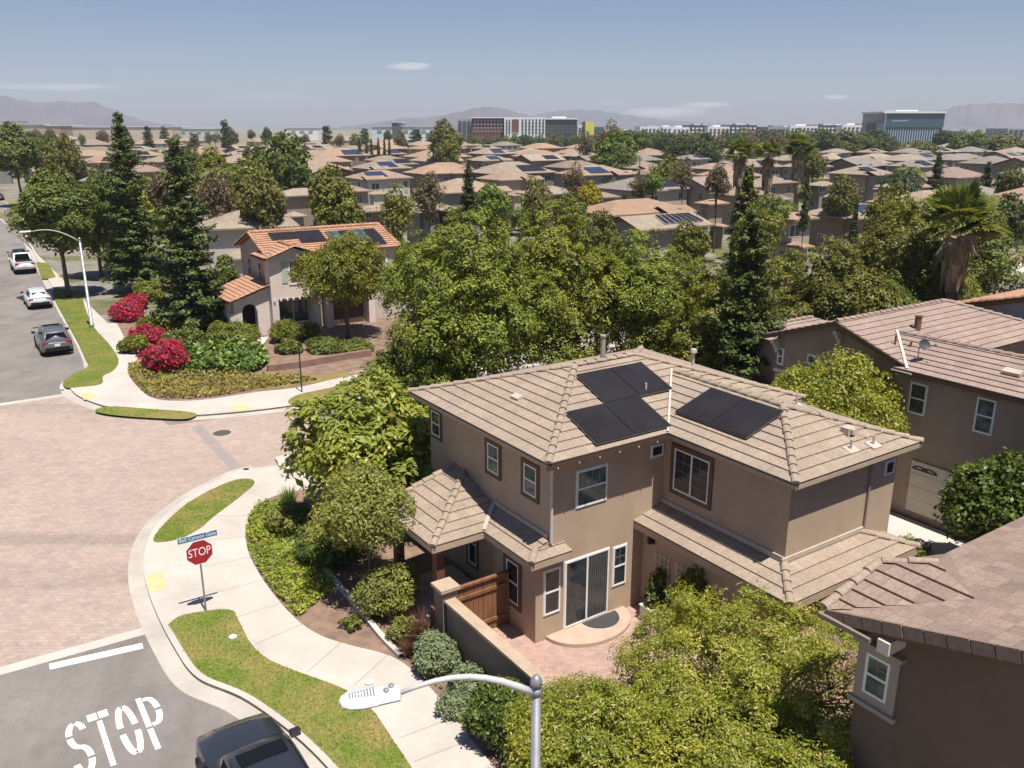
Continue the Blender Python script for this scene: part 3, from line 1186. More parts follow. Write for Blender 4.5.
# ------------------------------------------------------------------ hills
def hill(label, prof, Y, depth, col):
    """a ridge whose crest was read off the photograph, at its real distance"""
    m, nt, b = new_mat('hill_'+label[:6])
    b.inputs['Roughness'].default_value = 1.0
    n1 = noise_tex(nt, .0035, 7, .65, dist=.4)
    nt.links.new(ramp(nt, n1, [(.3, mulc(col, .6)), (.7, mulc(col, 1.3))]), b.inputs['Base Color'])
    xs = np.array([p[0] for p in prof]); ys = np.array([p[1] for p in prof])
    px = np.arange(xs[0], xs[-1]+.1, 3.0)
    py = np.interp(px, xs, ys)
    rr = np.random.default_rng(len(label))
    ph = rr.uniform(0, 6.28, 8)
    py = py+.5*np.sin(px*.35+ph[0])+.4*np.sin(px*.8+ph[1])
    N = 15
    vs, fs = [], []
    for i, (x, y) in enumerate(zip(px, py)):
        X, _, Z = WY(x, y, Y)
        edge = min(1.0, min(i, len(px)-1-i)/6)
        Z = max(Z, 2)
        for j in range(N):
            t = j/(N-1)*2-1
            prof_ = (1-abs(t))**1.15
            gul = 1+.3*math.sin(x*.22+ph[2]+t*2)*(1-prof_)*prof_*2+.18*math.sin(x*.6+ph[3]-t*3)*(1-prof_)*prof_*2
            vs.append((X*(Y+t*depth)/Y, Y+t*depth+rr.uniform(-20, 20)*(abs(t) < .95), -2+(Z+2)*prof_*gul))
    for i in range(len(px)-1):
        for j in range(N-1):
            a = i*N+j
            fs.append((a, a+N, a+N+1, a+1))
    mb = MB().add(vs, fs)
    o = mb.build('hill', m, smooth=True)
    return tag(o, label, 'hill', kind='structure')


hill('long brown mountain behind the parked cars street', [(-160, 112), (-90, 99), (-40, 97), (0, 95), (20, 99.5), (40, 103), (62, 101), (78, 103), (92, 101.5), (110, 108), (128, 116), (150, 122), (175, 125.5), (200, 128)], 5600, 900, (.11, .09, .085))
hill('broad pale hill behind the hotel block', [(330, 128), (360, 125.5), (385, 121), (405, 117.5), (420, 118), (440, 115.5), (460, 111.5), (482, 107), (500, 107.5), (520, 113), (535, 117), (560, 121), (580, 126)], 5000, 700, (.11, .09, .085))
hill('low blue ridge behind the yellow block', [(500, 126), (530, 116), (552, 111.5), (575, 109.5), (600, 111), (625, 115), (650, 118.5), (685, 121.5), (720, 124), (760, 128)], 6100, 900, (.1, .09, .09))
hill('flat topped hill beyond the glass block', [(880, 128), (905, 121), (930, 112.5), (955, 106.5), (972, 104), (1000, 103), (1030, 103.5), (1080, 107), (1160, 112), (1250, 128)], 5300, 800, (.13, .105, .095))

# ------------------------------------------------------------------ the near houses (all on the street grid)
def fascia(mb, a, b, z, h=.12, t=.03, out=(0, 0)):
    """board under an eave from a to b (plan points), outer face on the line"""
    begin(mb)
    a, b = Vector((*a, z)), Vector((*b, z))
    u = (b-a).normalized()
    n = Vector((u.y, -u.x, 0))
    L = (b-a).length
    mb.obox(a, u, (0, 0, 1), n, 0, L, -h, 0, -t, 0)


def house_root(name, label, cat='house', p=0, q=0):
    return thing(name, label, cat, GR(p, q), ROT)


def soffit(mb, poly, z):
    begin(mb, 'soffit')
    mb.add([(x, y, z) for x, y in poly], [list(range(len(poly)))])


# ---- main house
H1 = house_root('stucco_house', 'two storey taupe stucco house with three black solar arrays and brick patio', 'house')
S = .3
Z0 = 5.6
wl = MB()
wl.extrude([(.5, .5), (4.65, .5), (4.65, -4.05), (9.2, -4.05), (9.2, .5), (9.85, .5), (9.85, 7.3), (.5, 7.3)], 0, 5.5)
wl.extrude([(3.95, .6), (3.95, -4.75), (8.4, -4.75), (8.4, -4.0), (4.7, -4.0), (4.7, .6)], 0, 2.85)
wl.box((.25, 1.55, 1.42), (.498, 2.1, 2.84))
wl.add([(-.02, .497, 2.93), (.5, .497, 3.085), (.5, .497, 2.9)], [(0, 2, 1)])
wl.build('wall', STUCCO, H1)
rf = MB()
roof_plane(rf, [(0, 7.8, Z0), (0, 0, Z0), (3.9, 3.9, Z0+3.9*S)])
roof_plane(rf, [(0, 0, Z0), (4.25, 0, Z0), (6.25, 2.0, Z0+.6), (6.25, 3.9, Z0+3.9*S), (3.9, 3.9, Z0+3.9*S)])
roof_plane(rf, [(6.25, 2.0, Z0+.6), (6.95, 2.7, Z0+.81), (7.6, 2.7, Z0+.81), (6.4, 3.9, Z0+1.17), (6.25, 3.9, Z0+1.17)], z0=Z0)
roof_plane(rf, [(6.95, 2.7, Z0+.81), (9.65, 0, Z0), (10.3, 0, Z0), (7.6, 2.7, Z0+.81)], z0=Z0)
roof_plane(rf, [(10.3, 0, Z0), (10.3, 7.8, Z0), (6.4, 3.9, Z0+1.17)])
roof_plane(rf, [(10.3, 7.8, Z0), (0, 7.8, Z0), (3.9, 3.9, Z0+1.17), (6.4, 3.9, Z0+1.17)])
roof_plane(rf, [(4.25, 0, Z0), (4.25, -4.45, Z0), (6.95, -1.75, Z0+.81), (6.95, 2.7, Z0+.81)])
roof_plane(rf, [(4.25, -4.45, Z0), (9.65, -4.45, Z0), (6.95, -1.75, Z0+.81)])
roof_plane(rf, [(9.65, -4.45, Z0), (9.65, 0, Z0), (6.95, 2.7, Z0+.81), (6.95, -1.75, Z0+.81)])
R1 = rf.build('roof', ROOF_M, H1)
cp = Pieces()
zr = Z0+1.17+.03
for a, b in (((0, 0, Z0+.03), (3.9, 3.9, zr)), ((0, 7.8, Z0+.03), (3.9, 3.9, zr)), ((3.9, 3.9, zr), (6.4, 3.9, zr)),
             ((10.3, 0, Z0+.03), (6.4, 3.9, zr)), ((10.3, 7.8, Z0+.03), (6.4, 3.9, zr)),
             ((4.25, -4.45, Z0+.03), (6.95, -1.75, Z0+.84)), ((9.65, -4.45, Z0+.03), (6.95, -1.75, Z0+.84)), ((6.95, -1.75, Z0+.84), (6.95, 2.6, Z0+.84))):
    caps(cp, a, b)
cp.build('ridge_tiles', ROOF_M, R1)
# valley flashing
vf = MB()
for a, b in (((4.25, 0, Z0), (6.95, 2.7, Z0+.81)),):
    A, B = Vector(a), Vector(b)
    d = (B-A).normalized(); s = Vector((-d.y, d.x, 0)).normalized()*.032
    vf.add([A-s+Vector((0, 0, .095)), A+s+Vector((0, 0, .095)), B+s+Vector((0, 0, .095)), B-s+Vector((0, 0, .095)), A+Vector((0, 0, .08)), B+Vector((0, 0, .08))],
           [(0, 4, 5, 3), (4, 1, 2, 5)])
vf.build('valley_flashing', PIPE_W, R1)
fb = Pieces()
sofz = 5.5
for poly in ([(0, 0), (0, 7.8), (.5, 7.8), (.5, 0)], [(.5, 0), (.5, .5), (4.65, .5), (4.65, 0)], [(4.25, 0), (4.65, 0), (4.65, -4.45), (4.25, -4.45)],
             [(4.65, -4.05), (9.2, -4.05), (9.2, -4.45), (4.65, -4.45)], [(9.2, .5), (9.65, .5), (9.65, -4.45), (9.2, -4.45)]):
    soffit(fb, poly, sofz-.006)
for a, b in (((0, 7.8), (0, 0)), ((0, 0), (4.25, 0)), ((4.25, 0), (4.25, -4.45)), ((4.25, -4.45), (9.65, -4.45)), ((9.65, -4.45), (9.65, 0)), ((9.65, 0), (10.3, 0)), ((10.3, 0), (10.3, 7.8)), ((10.3, 7.8), (0, 7.8))):
    fascia(fb, a, b, Z0-.03)
fb.build('fascia', STUCCO, R1)
gu = MB()
def gutter(mb, a, b, z):
    a, b = Vector((*a, z)), Vector((*b, z))
    u = (b-a).normalized(); n = Vector((u.y, -u.x, 0)); L = (b-a).length
    mb.obox(a, u, (0, 0, 1), n, 0, L, -.12, -.105, .003, .1)
    mb.obox(a, u, (0, 0, 1), n, 0, L, -.105, 0, .085, .1)
    mb.obox(a, u, (0, 0, 1), n, 0, L, -.105, .01, .003, .015)
    mb.obox(a, u, (0, 0, 1), n, 0, .015, -.105, 0, .015, .085)
    mb.obox(a, u, (0, 0, 1), n, L-.015, L, -.105, 0, .015, .085)
gutter(gu, (-.05, 0), (4.2, 0), Z0-.02)
gu.build('gutter', GUTTER, R1)
for i in range(6):
    MB().lathe((.25+i*.7, -.115, Z0-.1), [(.0, -.04), (.02, -.03), (.02, .0), (.01, .015)], 6).build('string_light_bulb', FLASH, R1)
solar(R1, [(3.45, 3.3, Z0+.99), (6.12, 3.3, Z0+.99), (6.02, 1.72, Z0+.516), (3.35, 1.72, Z0+.516)], 2, 1)
solar(R1, [(1.86, 1.72, Z0+.516), (4.62, 1.72, Z0+.516), (4.5, .17, Z0+.051), (1.74, .17, Z0+.051)], 2, 1)
solar(R1, [(6.62, .62, Z0+.711), (6.62, -2.1, Z0+.711), (5.08, -2.15, Z0+.249), (5.08, .57, Z0+.249)], 2, 1)
# roof fittings
rv = MB()
rv.obox((1.55, 3.85, 6.09), Vector((1, 0, .3)).normalized(), (0, 1, 0), Vector((-.3, 0, 1)).normalized(), 0, .22, -.2, .2, 0, .08)
rv.build('roof_vent', FLASH, R1)
for (p, q, z, h) in ((7.95, -4.05, 5.73, .28), (7.1, -3.95, 5.75, .3), (5.1, 1.9, 6.15, .35), (8.7, -.9, 5.85, .4)):
    rp = MB(); rp.tube([(p, q, z), (p, q, z+h)], .035, 8)
    rp.obox((p, q, z), (1, 0, 0), Vector((0, 1, .3)).normalized(), Vector((0, -.3, 1)).normalized(), -.2, .2, -.16, .16, .0, .045)
    rp.build('vent_pipe', FLASH, R1)
hv = MB()
hv.box((7.72, -3.4, 6.02), (.34, .26, .2)); hv.box((7.72, -3.56, 6.03), (.2, .1, .14))
hv.build('roof_hood', FLASH, R1)
ct = MB()
ct.tube([(7.7, -1.9, 6.4), (7.6, -2.6, 6.3), (7.8, -3.4, 6.0), (8.3, -4.2, 5.75)], .012, 5)
ct.build('roof_cable', FLASH, R1)
ch = MB()
ch.tube([(5.75, 4.75, 6.3), (5.75, 4.75, 7.3)], .085, 12)
ch.tube([(5.75, 4.75, 7.3), (5.75, 4.75, 7.36)], .11, 12)
ch.build('flue', TRIM_D, R1)
c2 = MB()
c2.tube([(7.8, 2.6, 6.1), (7.8, 2.6, 6.9)], .05, 8); c2.lathe((7.8, 2.6, 6.9), [(.05, 0), (.12, .03), (.1, .14), (.0, .17)], 10)
c2.build('flue', FLASH, R1)

# lower roofs
sk = MB()
zt = 3.18
roof_plane(sk, [(3.55, .5, 2.85), (3.55, -5.15, 2.85), (4.65, -4.05, zt), (4.65, .5, zt)])
roof_plane(sk, [(3.55, -5.15, 2.85), (9.0, -5.15, 2.85), (7.9, -4.05, zt), (4.65, -4.05, zt)])
roof_plane(sk, [(9.0, -5.15, 2.85), (9.0, -4.05, 2.85), (7.9, -4.05, zt)])
R2 = sk.build('roof', ROOF_M, H1)
cp = Pieces()
caps(cp, (3.55, -5.15, 2.88), (4.65, -4.05, zt+.03)); caps(cp, (9.0, -5.15, 2.88), (7.9, -4.05, zt+.03))
cp.build('ridge_tiles', ROOF_M, R2)
fl = Pieces(True)
fl.obox((4.65, .5, zt), (0, -1, 0), (0, 0, 1), (-1, 0, 0), 0, 4.55, .03, .16, .003, .05)
fl.obox((4.6, -4.05, zt), (1, 0, 0), (0, 0, 1), (0, -1, 0), -.1, 3.35, .03, .16, .003, .05)
fl.build('flashing', FLASH, R2)
fb = Pieces()
fascia(fb, (3.55, .5), (3.55, -5.15), 2.83, .2); fascia(fb, (3.55, -5.15), (9.0, -5.15), 2.83, .2); fascia(fb, (9, -5.15), (9, -4.06), 2.83, .2)
soffit(fb, [(3.58, .49), (3.58, -5.12), (8.97, -5.12), (8.97, -4.06), (3.95, -4.06), (3.95, .49)], 2.68)
fb.build('fascia', STUCCO, R2)

po = MB()
hz_ = 2.8
def zp(p): return hz_+(p+2.15)*.3
def zb(p): return hz_+(p+.45)*.3
roof_plane(po, [(-2.15, 5.7, hz_), (-2.15, 2.45, hz_), (.5, 5.1, zp(.5)), (.5, 5.7, zp(.5))])
roof_plane(po, [(-2.15, 2.45, hz_), (-.45, 2.45, hz_), (.5, 3.4, hz_+.285), (.5, 5.1, hz_+.795)])
roof_plane(po, [(-.45, 2.45, hz_), (-.45, .1, hz_), (-.05, .5, zb(-.05)), (.5, .5, zb(.5)), (.5, 3.4, zb(.5))])
roof_plane(po, [(-.45, .1, hz_), (.95, .1, hz_), (.95, .5, hz_+.12), (-.05, .5, hz_+.12)])
R3 = po.build('roof', ROOF_M, H1)
cp = Pieces()
caps(cp, (-2.15, 2.45, hz_+.03), (.5, 5.1, zp(.5)+.03)); caps(cp, (-.45, .1, hz_+.03), (-.05, .5, zb(-.05)+.03)); caps(cp, (-2.15, 5.7, hz_+.03), (.45, 5.7, zp(.45)+.03))
cp.build('ridge_tiles', ROOF_M, R3)
fl = Pieces(True)
fl.obox((.5, 5.1, 0), (0, -1, 0), (0, 0, 1), (-1, 0, 0), 1.75, 4.5, zb(.5)+.03, zb(.5)+.15, .003, .05)
A, B = Vector((-.45, 2.45, hz_+.09)), Vector((.45, 3.35, hz_+.27+.09))
s = Vector((-.7, .7, 0))*.06
fl.add([A-s, A+s, B+s, B-s], [(0, 1, 2, 3)])
fl.build('flashing', FLASH, R3)
fb = Pieces()
for a, b in (((-2.15, 5.7), (-2.15, 2.45)), ((-2.15, 2.45), (-.45, 2.45)), ((-.45, 2.45), (-.45, .1)), ((-.45, .1), (.95, .1)), ((.95, .1), (.95, .49))):
    fascia(fb, a, b, hz_-.02, .18)
soffit(fb, [(-2.1, 5.65), (-2.1, 2.5), (.49, 2.5), (.49, 5.65)], hz_-.17)
soffit(fb, [(-.42, 2.6), (-.42, .13), (.92, .13), (.92, .49), (0, .49), (0, 2.6)], hz_-.172)
fb.build('fascia', STUCCO, R3)
ps = MB()
for q in (2.85, 5.4):
    pp = MB(); pp.box((-1.75, q, 1.45), (.26, .26, 2.3)); pp.box((-1.75, q, .3), (.4, .4, .6)); pp.build('porch_post', POSTWOOD, H1)
ps.box((-1.75, 4.1, 2.53), (.2, 3.0, .24)); ps.box((-.6, 2.85, 2.53), (2.1, .2, .24))
ps.build('porch_beam', POSTWOOD, H1)
MB().box((-.85, 4.1, .07), (2.2, 3.0, .14)).build('porch_slab', CONC2, H1)

# openings
win_p(H1, .5, 7.16, 6.58, 4.22, 5.07, trim=TRIM_B, tw=.1, grid=(1, 1))
win_p(H1, .5, 3.7, 3.08, 4.1, 5.0, trim=TRIM_B, tw=.12, grid=(1, 1), glass=GLASS_T)
win_p(H1, .5, 1.79, 1.17, 4.08, 4.98, trim=TRIM_B, tw=.12, grid=(1, 1), glass=GLASS_T)
win_p(H1, 0, 1.93, 1.3, .78, 2.1, trim=TRIM_B, tw=.13, style='dh')
win_p(H1, .5, 4.9, 4.4, .5, 2.0, trim=TRIM_B, tw=.1)
win_q(H1, .5, .27, .84, .8, 2.2, style='dh')
win_q(H1, .5, 2.78, 3.3, .92, 2.2, style='dh', grid=(1, 1))
win_q(H1, .5, 1.35, 2.45, 3.83, 4.93, style='dh', grid=(3, 1), glass=GLASS_T)
win_q(H1, .5, 4.1, 4.58, 4.72, 5.1, style='one')
win_p(H1, 4.65, .06, -1.32, 3.78, 5.08, style='slide', trim=TRIM_B, tw=.13, grid=(3, 3))
win_q(H1, -4.05, 8.66, 9.08, 4.68, 5.1, style='one')
sd_ = win_q(H1, .5, 1.0, 2.62, .14, 2.26, style='door', name='sliding_door')
bl = MB()
for i in range(9):
    bl.obox((1.86+i*.078, .5, .22), (1, 0, 0), (0, 0, 1), NB_, 0, .05, 0, 1.95, .0205, .0225)
bl.build('vertical_blind', mat('grey_blind', (.085, .085, .082), .8, .1, 3), sd_)
dp = MB()
dp.tube([(.4, .1, 5.45), (.45, .38, 5.25), (.47, .44, 5.1), (.47, .44, 3.05)], .045, 8)
dp.build('downspout', PIPE_W, H1)
ds = MB()
ds.tube([(7.95, -4.1, 5.48), (7.95, -4.1, 3.3)], .03, 8)
ds.build('downspout', STUCCO_R, H1)
st = MB()
n = 20
prof = [(1.82+1.45*math.cos(PI+PI*i/n), .5+1.1*math.sin(PI+PI*i/n)) for i in range(n+1)]
st.extrude(prof, .0, .12)
st.build('door_step', mat('tan_step_concrete', (.46, .35, .27), .9, .1, 2), H1)
wlm = MB()
wlm.box((3.93, .06, 2.35), (.04, .14, .3)); wlm.lathe((3.82, .06, 2.2), [(.04, 0), (.09, .06), (.075, .3), (.03, .36)], 8)
wlm.build('wall_lantern', BLACKM, H1)
MB().lathe((3.82, .06, 2.56), [(.1, 0), (.07, .06), (.01, .09)], 8).build('wall_lantern', PIPE_W, H1)

mt = MB()
n = 18
mt.extrude([(2.25+.62*math.cos(PI+PI*i/n), .43+.6*math.sin(PI+PI*i/n)) for i in range(n+1)], .122, .14)
o = mt.build('door_mat', mat('dark_rubber_mat', (.06, .06, .06), .95, .2, 12))
o.location = GR(0, 0); o.rotation_euler.z = ROT
tag(o, 'dark half round mat on the curved step of the sliding door', 'door mat')

# garden wall with pillar and gate
gw = MB()
gw.box((-2.15, -2.75, .78), (.22, 8.5, 1.56))
r_ = house_root('garden_wall', 'long brown garden wall with tan cap hiding the brick patio', 'wall')
gw.build('wall_body', BLOCKW, r_)
MB().box((-2.15, -2.75, 1.6), (.34, 8.56, .08)).build('wall_cap', CAPTILE, r_)
MB().box((-2.12, 1.8, .93), (.46, .46, 1.86)).build('pillar', BLOCKW, r_)
MB().box((-2.12, 1.8, 1.91), (.6, .6, .1)).build('pillar_cap', CAPTILE, r_)
r_ = house_root('wooden_gate', 'red brown cedar gate between the garden wall pillar and the house', 'gate')
g_ = MB()
for i in range(11):
    g_.box((-1.78+i*.16, 1.82, .85), (.148, .03, 1.62))
g_.build('boards', WOOD, r_)
g_ = MB()
g_.box((-.98, 1.78, .35), (1.72, .05, .1)); g_.box((-.98, 1.78, 1.35), (1.72, .05, .1))
g_.box((-1.82, 1.8, .87), (.09, .09, 1.74)); g_.box((-.1, 1.8, .87), (.09, .09, 1.74)); g_.box((-.98, 1.8, 1.71), (1.85, .12, .06))
g_.build('gate_frame', WOOD, r_)

# planters with trellises against the lower wing
for i, (p, q) in enumerate(((3.55, -.42), (3.55, -1.3))):
    r_ = house_root('planter', ['white square planter box nearest the sliding door', 'white square planter box half behind the patio shrub'][i], 'planter', p, q)
    b_ = MB()
    for dx, dy, sx, sy in ((-.22, 0, .04, .48), (.22, 0, .04, .48), (0, -.22, .4, .04), (0, .22, .4, .04)):
        b_.box((dx, dy, .24), (sx, sy, .46))
    b_.box((0, 0, .03), (.4, .4, .04))
    for dx, dy, sx, sy in ((-.23, 0, .07, .53), (.23, 0, .07, .53), (0, -.23, .39, .07), (0, .23, .39, .07)):
        b_.box((dx, dy, .49), (sx, sy, .035))
    b_.build('box', LAMPWHITE, r_)
    MB().box((0, 0, .4), (.39, .39, .02)).build('soil', MULCH, r_)
    t_ = MB()
    for k in range(4): t_.box((.33, -.27+.18*k, 1.25), (.02, .025, 1.1))
    for k in range(5): t_.box((.312, 0, .85+.22*k), (.015, .62, .022))
    o = t_.build('trellis', TRIM_C)
    o.location = GR(p, q, .25); o.rotation_euler.z = ROT
    tag(o, ['pale lattice trellis on the wall behind the planter nearest the door', 'pale lattice trellis on the wall behind the planter hidden by a shrub'][i], 'trellis')

# ---- house with the arch
H2 = house_root('arched_house', 'pinkish stucco house with arched entry and terracotta roof', 'house')
z2 = 5.4
wl = MB()
wl.extrude([(7.1, 42.2), (16.6, 42.2), (16.6, 49), (7.1, 49)], 0, z2-.05)
wl.add([(7.1, 49, z2-.05), (7.1, 42.2, z2-.05), (7.1, 45.6, z2+1.15)], [(0, 1, 2)])
wl.add([(16.6, 42.2, z2-.05), (16.6, 49, z2-.05), (16.6, 45.6, z2+1.15)], [(0, 1, 2)])
wl.build('wall', STUCCO_LG, H2)
fw = MB()
fw.extrude([(6.65, 41.3), (10.2, 41.3), (10.2, 42.3), (6.65, 42.3)], 2.5, z2-.05)
fw.add([(6.65, 41.3, z2-.05), (10.2, 41.3, z2-.05), (8.42, 41.3, z2+.58)], [(0, 1, 2)])
fw.box((6.9, 41.75, 1.25), (.48, .9, 2.5)); fw.box((9.95, 41.75, 1.25), (.48, .9, 2.5))
for i in range(8): fw.box((6.85+i*.45, 41.26, 2.44), (.12, .12, .14))
fw.build('gable_front', STUCCO_L, H2)
# porch with arched opening
aw = MB()
xs = [4.72+1.06*i/10 for i in range(11)]
top = [1.75+.53*math.sqrt(max(0, 1-((x-5.25)/.53)**2)) for x in xs]
q0 = 41.9
aw.add([(4.15, q0, 0), (4.72, q0, 0), (4.72, q0, 2.75), (4.15, q0, 2.55)], [(0, 1, 2, 3)])
aw.add([(5.78, q0, 0), (6.65, q0, 0), (6.65, q0, 3.3), (5.78, q0, 3.05)], [(0, 1, 2, 3)])
for i in range(10):
    aw.add([(xs[i], q0, top[i]), (xs[i+1], q0, top[i+1]), (xs[i+1], q0, 2.7+.3*(xs[i+1]-4.7)), (xs[i], q0, 2.7+.3*(xs[i]-4.7))], [(0, 1, 2, 3)])
    aw.add([(xs[i], q0, top[i]), (xs[i], q0+.3, top[i]), (xs[i+1], q0+.3, top[i+1]), (xs[i+1], q0, top[i+1])], [(0, 1, 2, 3)])
aw.box((4.3, 42.2, .875), (.84-.005, .58, 1.75)); aw.box((6.2, 42.2, 1.25), (.84, .58, 2.5))
aw.extrude([(4.15, 42.5), (4.3, 42.5), (4.3, 46.3), (4.15, 46.3)], 0, 2.5)
aw.extrude([(4.3, 46.1), (7.1, 46.1), (7.1, 46.3), (4.3, 46.3)], 0, 2.6)
aw.build('porch_wall', STUCCO_L, H2)
dk = MB(); dk.box((5.6, 43.6, 1.2), (2.4, .06, 2.4)); dk.build('front_door', mat('dark_door', (.045, .03, .025), .6, .1, 3), H2)
rf = MB()
zr2 = z2+3.7*.36
roof_plane(rf, [(6.75, 41.9, z2), (17.0, 41.9, z2), (17.0, 45.6, zr2), (6.75, 45.6, zr2)], .34, .05)
roof_plane(rf, [(17.0, 49.3, z2), (6.75, 49.3, z2), (6.75, 45.6, zr2), (17.0, 45.6, zr2)], .34, .05)
zg = z2+2.05*.36
roof_plane(rf, [(6.3, 44.0, z2), (6.3, 40.9, z2), (8.4, 40.9, zg), (8.4, 44.0, zg)], .34, .05)
roof_plane(rf, [(10.5, 40.9, z2), (10.5, 41.9, z2), (8.4, 44.0, zg), (8.4, 40.9, zg)], .34, .05)
roof_plane(rf, [(3.8, 46.6, 2.6), (3.8, 41.6, 2.6), (6.75, 41.6, 3.55), (6.75, 46.6, 3.55)], .34, .05)
R_ = rf.build('roof', ROOF_T, H2)
cp = Pieces()
caps(cp, (6.75, 45.6, zr2+.03), (17.0, 45.6, zr2+.03), .16); caps(cp, (8.4, 40.9, zg+.03), (8.4, 43.9, zg+.03), .16)
caps(cp, (6.75, 41.9, z2+.03), (6.75, 45.6, zr2+.03), .12); caps(cp, (6.75, 49.3, z2+.03), (6.75, 45.6, zr2+.03), .12)
caps(cp, (17.0, 41.9, z2+.03), (17.0, 45.6, zr2+.03), .12)
caps(cp, (6.3, 40.9, z2+.03), (8.4, 40.9, zg+.03), .12); caps(cp, (10.5, 40.9, z2+.03), (8.4, 40.9, zg+.03), .12)
caps(cp, (3.8, 41.6, 2.63), (6.75, 41.6, 3.58), .12)
cp.build('ridge_tiles', ROOF_T, R_)
fb = Pieces()
fascia(fb, (10.5, 41.9), (17.0, 41.9), z2-.02); fascia(fb, (3.8, 46.6), (3.8, 41.6), 2.58); fascia(fb, (6.3, 44), (6.3, 40.9), z2-.02)
fb.build('fascia', TRIM_B, R_)
def zq(q): return z2+.36*(q-41.9)
solar(R_, [(8.0, 45.1, zq(45.1)), (9.9, 45.1, zq(45.1)), (9.85, 44.1, zq(44.1)), (7.95, 44.1, zq(44.1))], 2, 1)
solar(R_, [(9.96, 45.1, zq(45.1)), (11.9, 45.1, zq(45.1)), (11.8, 43.4, zq(43.4)), (9.86, 43.4, zq(43.4))], 2, 1)
for k in range(4):
    solar(R_, [(12.2+k*1.02, 44.75, zq(44.75)), (13.12+k*1.02, 44.75, zq(44.75)), (13.12+k*1.02, 43.1, zq(43.1)), (12.2+k*1.02, 43.1, zq(43.1))], 1, 1, SOLAR if k % 2 else GLASS_T)
solar(R_, [(14.3, 43.0, zq(43.0)), (16.1, 43.0, zq(43.0)), (16.1, 42.3, zq(42.3)), (14.3, 42.3, zq(42.3))], 2, 1)
win_q(H2, 41.3, 8.05, 9.05, 3.5, 5.15, style='dh', grid=(2, 1), trim=STUCCO_L, tw=.08, glass=GLASS_T)
for p0 in (7.5, 9.2):
    shm = MB(); shm.obox((p0, 41.3, 3.6), (1, 0, 0), (0, 0, 1), NB_, 0, .4, 0, 1.5, .0, .04); shm.build('shutter', mat('sage_shutter', (.45, .47, .4), .7, .05, 4), H2)
win_q(H2, 42.2, 7.3, 9.6, .55, 2.25, style='slide', grid=(3, 0), glass=GLASS_T)
win_q(H2, 42.2, 15.3, 15.9, 3.5, 4.75, style='dh', grid=(1, 1), trim=STUCCO_L, glass=GLASS_T)
win_p(H2, 7.1, 47.4, 46.8, 3.4, 4.7, trim=STUCCO_LG, grid=(1, 1)); win_p(H2, 7.1, 45, 44.4, 3.4, 4.7, trim=STUCCO_LG, grid=(1, 1))
gd = MB(); gd.box((12.6, 42.15, 1.1), (2.5, .06, 2.2)); gd.build('garage_door', mat('dark_brown_door', (.1, .06, .045), .7, .1, 2), H2)
for p in (10.9, 14.2): MB().box((p, 41.6, 1.3), (.5, .5, 2.6)).build('porch_column', STUCCO_L, H2)
MB().box((12.55, 41.75, 2.75), (3.9, .9, .3)).build('porch_lintel', STUCCO_L, H2)

# ---- gabled house on the far side of the drive
H3 = house_root('gabled_house', 'big brown two storey house with gable end and long tiled roof beyond the drive', 'house')
z3 = 5.6
s3 = .35
wl = MB()
wl.extrude([(16.75, .3), (26.7, .3), (26.7, 6.4), (16.75, 6.4)], 0, z3-.02)
wl.add([(16.75, 6.6, z3-.03), (16.75, 0.2, z3-.03), (16.75, 3.35, z3+3.3*s3-.08)], [(0, 1, 2)])
wl.extrude([(16.4, .6), (16.4, -9.5), (20.6, -9.5), (20.6, .6)], 0, z3-.02)
wl.extrude([(17.6, 6.4), (22, 6.4), (22, 9.0), (17.6, 9.0)], 0, z3-.55)
wl.build('wall', STUCCO_R, H3)
rf = MB()
zr3 = z3+3.35*s3
pm_ = 18.44
vq = (pm_-16.0)*.3/s3
roof_plane(rf, [(16.3, 0, z3), (16.35, 0, z3), (pm_, vq, z3+(pm_-16)*.3), (27.15-vq, vq, z3+(pm_-16)*.3), (23.8, 3.35, zr3), (16.3, 3.35, zr3)], .34)
roof_plane(rf, [(20.9, 0, z3), (27.15, 0, z3), (27.15-vq, vq, z3+vq*s3), (pm_, vq, z3+vq*s3)], .34)
roof_plane(rf, [(27.15, 0, z3), (27.15, 6.7, z3), (23.8, 3.35, zr3)], .34)
roof_plane(rf, [(27.15, 6.7, z3), (16.3, 6.7, z3), (16.3, 3.35, zr3), (23.8, 3.35, zr3)], .34)
zw = z3+(pm_-16)*.3
roof_plane(rf, [(16.0, .55, z3), (16.0, -9.9, z3), (pm_, -7.5, zw), (pm_, vq, zw), (16.25, .2, z3+.06)], .34)
roof_plane(rf, [(16.0, -9.9, z3), (20.9, -9.9, z3), (pm_, -7.5, zw)], .34)
roof_plane(rf, [(20.9, -9.9, z3), (20.9, 0, z3), (pm_, vq, zw), (pm_, -7.5, zw)], .34)
zl = z3-.5
roof_plane(rf, [(17.2, 9.4, zl), (17.2, 6.2, zl), (18.8, 7.8, zl+.5)], .34)
roof_plane(rf, [(22.4, 9.4, zl), (17.2, 9.4, zl), (18.8, 7.8, zl+.5), (20.8, 7.8, zl+.5)], .34)
roof_plane(rf, [(17.2, 6.2, zl), (22.4, 6.2, zl), (20.8, 7.8, zl+.5), (18.8, 7.8, zl+.5)], .34)
R_ = rf.build('roof', ROOF_R, H3)
cp = Pieces()
caps(cp, (16.3, 3.35, zr3+.03), (23.8, 3.35, zr3+.03)); caps(cp, (27.15, 0, z3+.03), (23.8, 3.35, zr3+.03)); caps(cp, (pm_, -7.5, zw+.03), (pm_, vq-.1, zw+.03)); caps(cp, (16, -9.9, z3+.03), (pm_, -7.5, zw+.03))
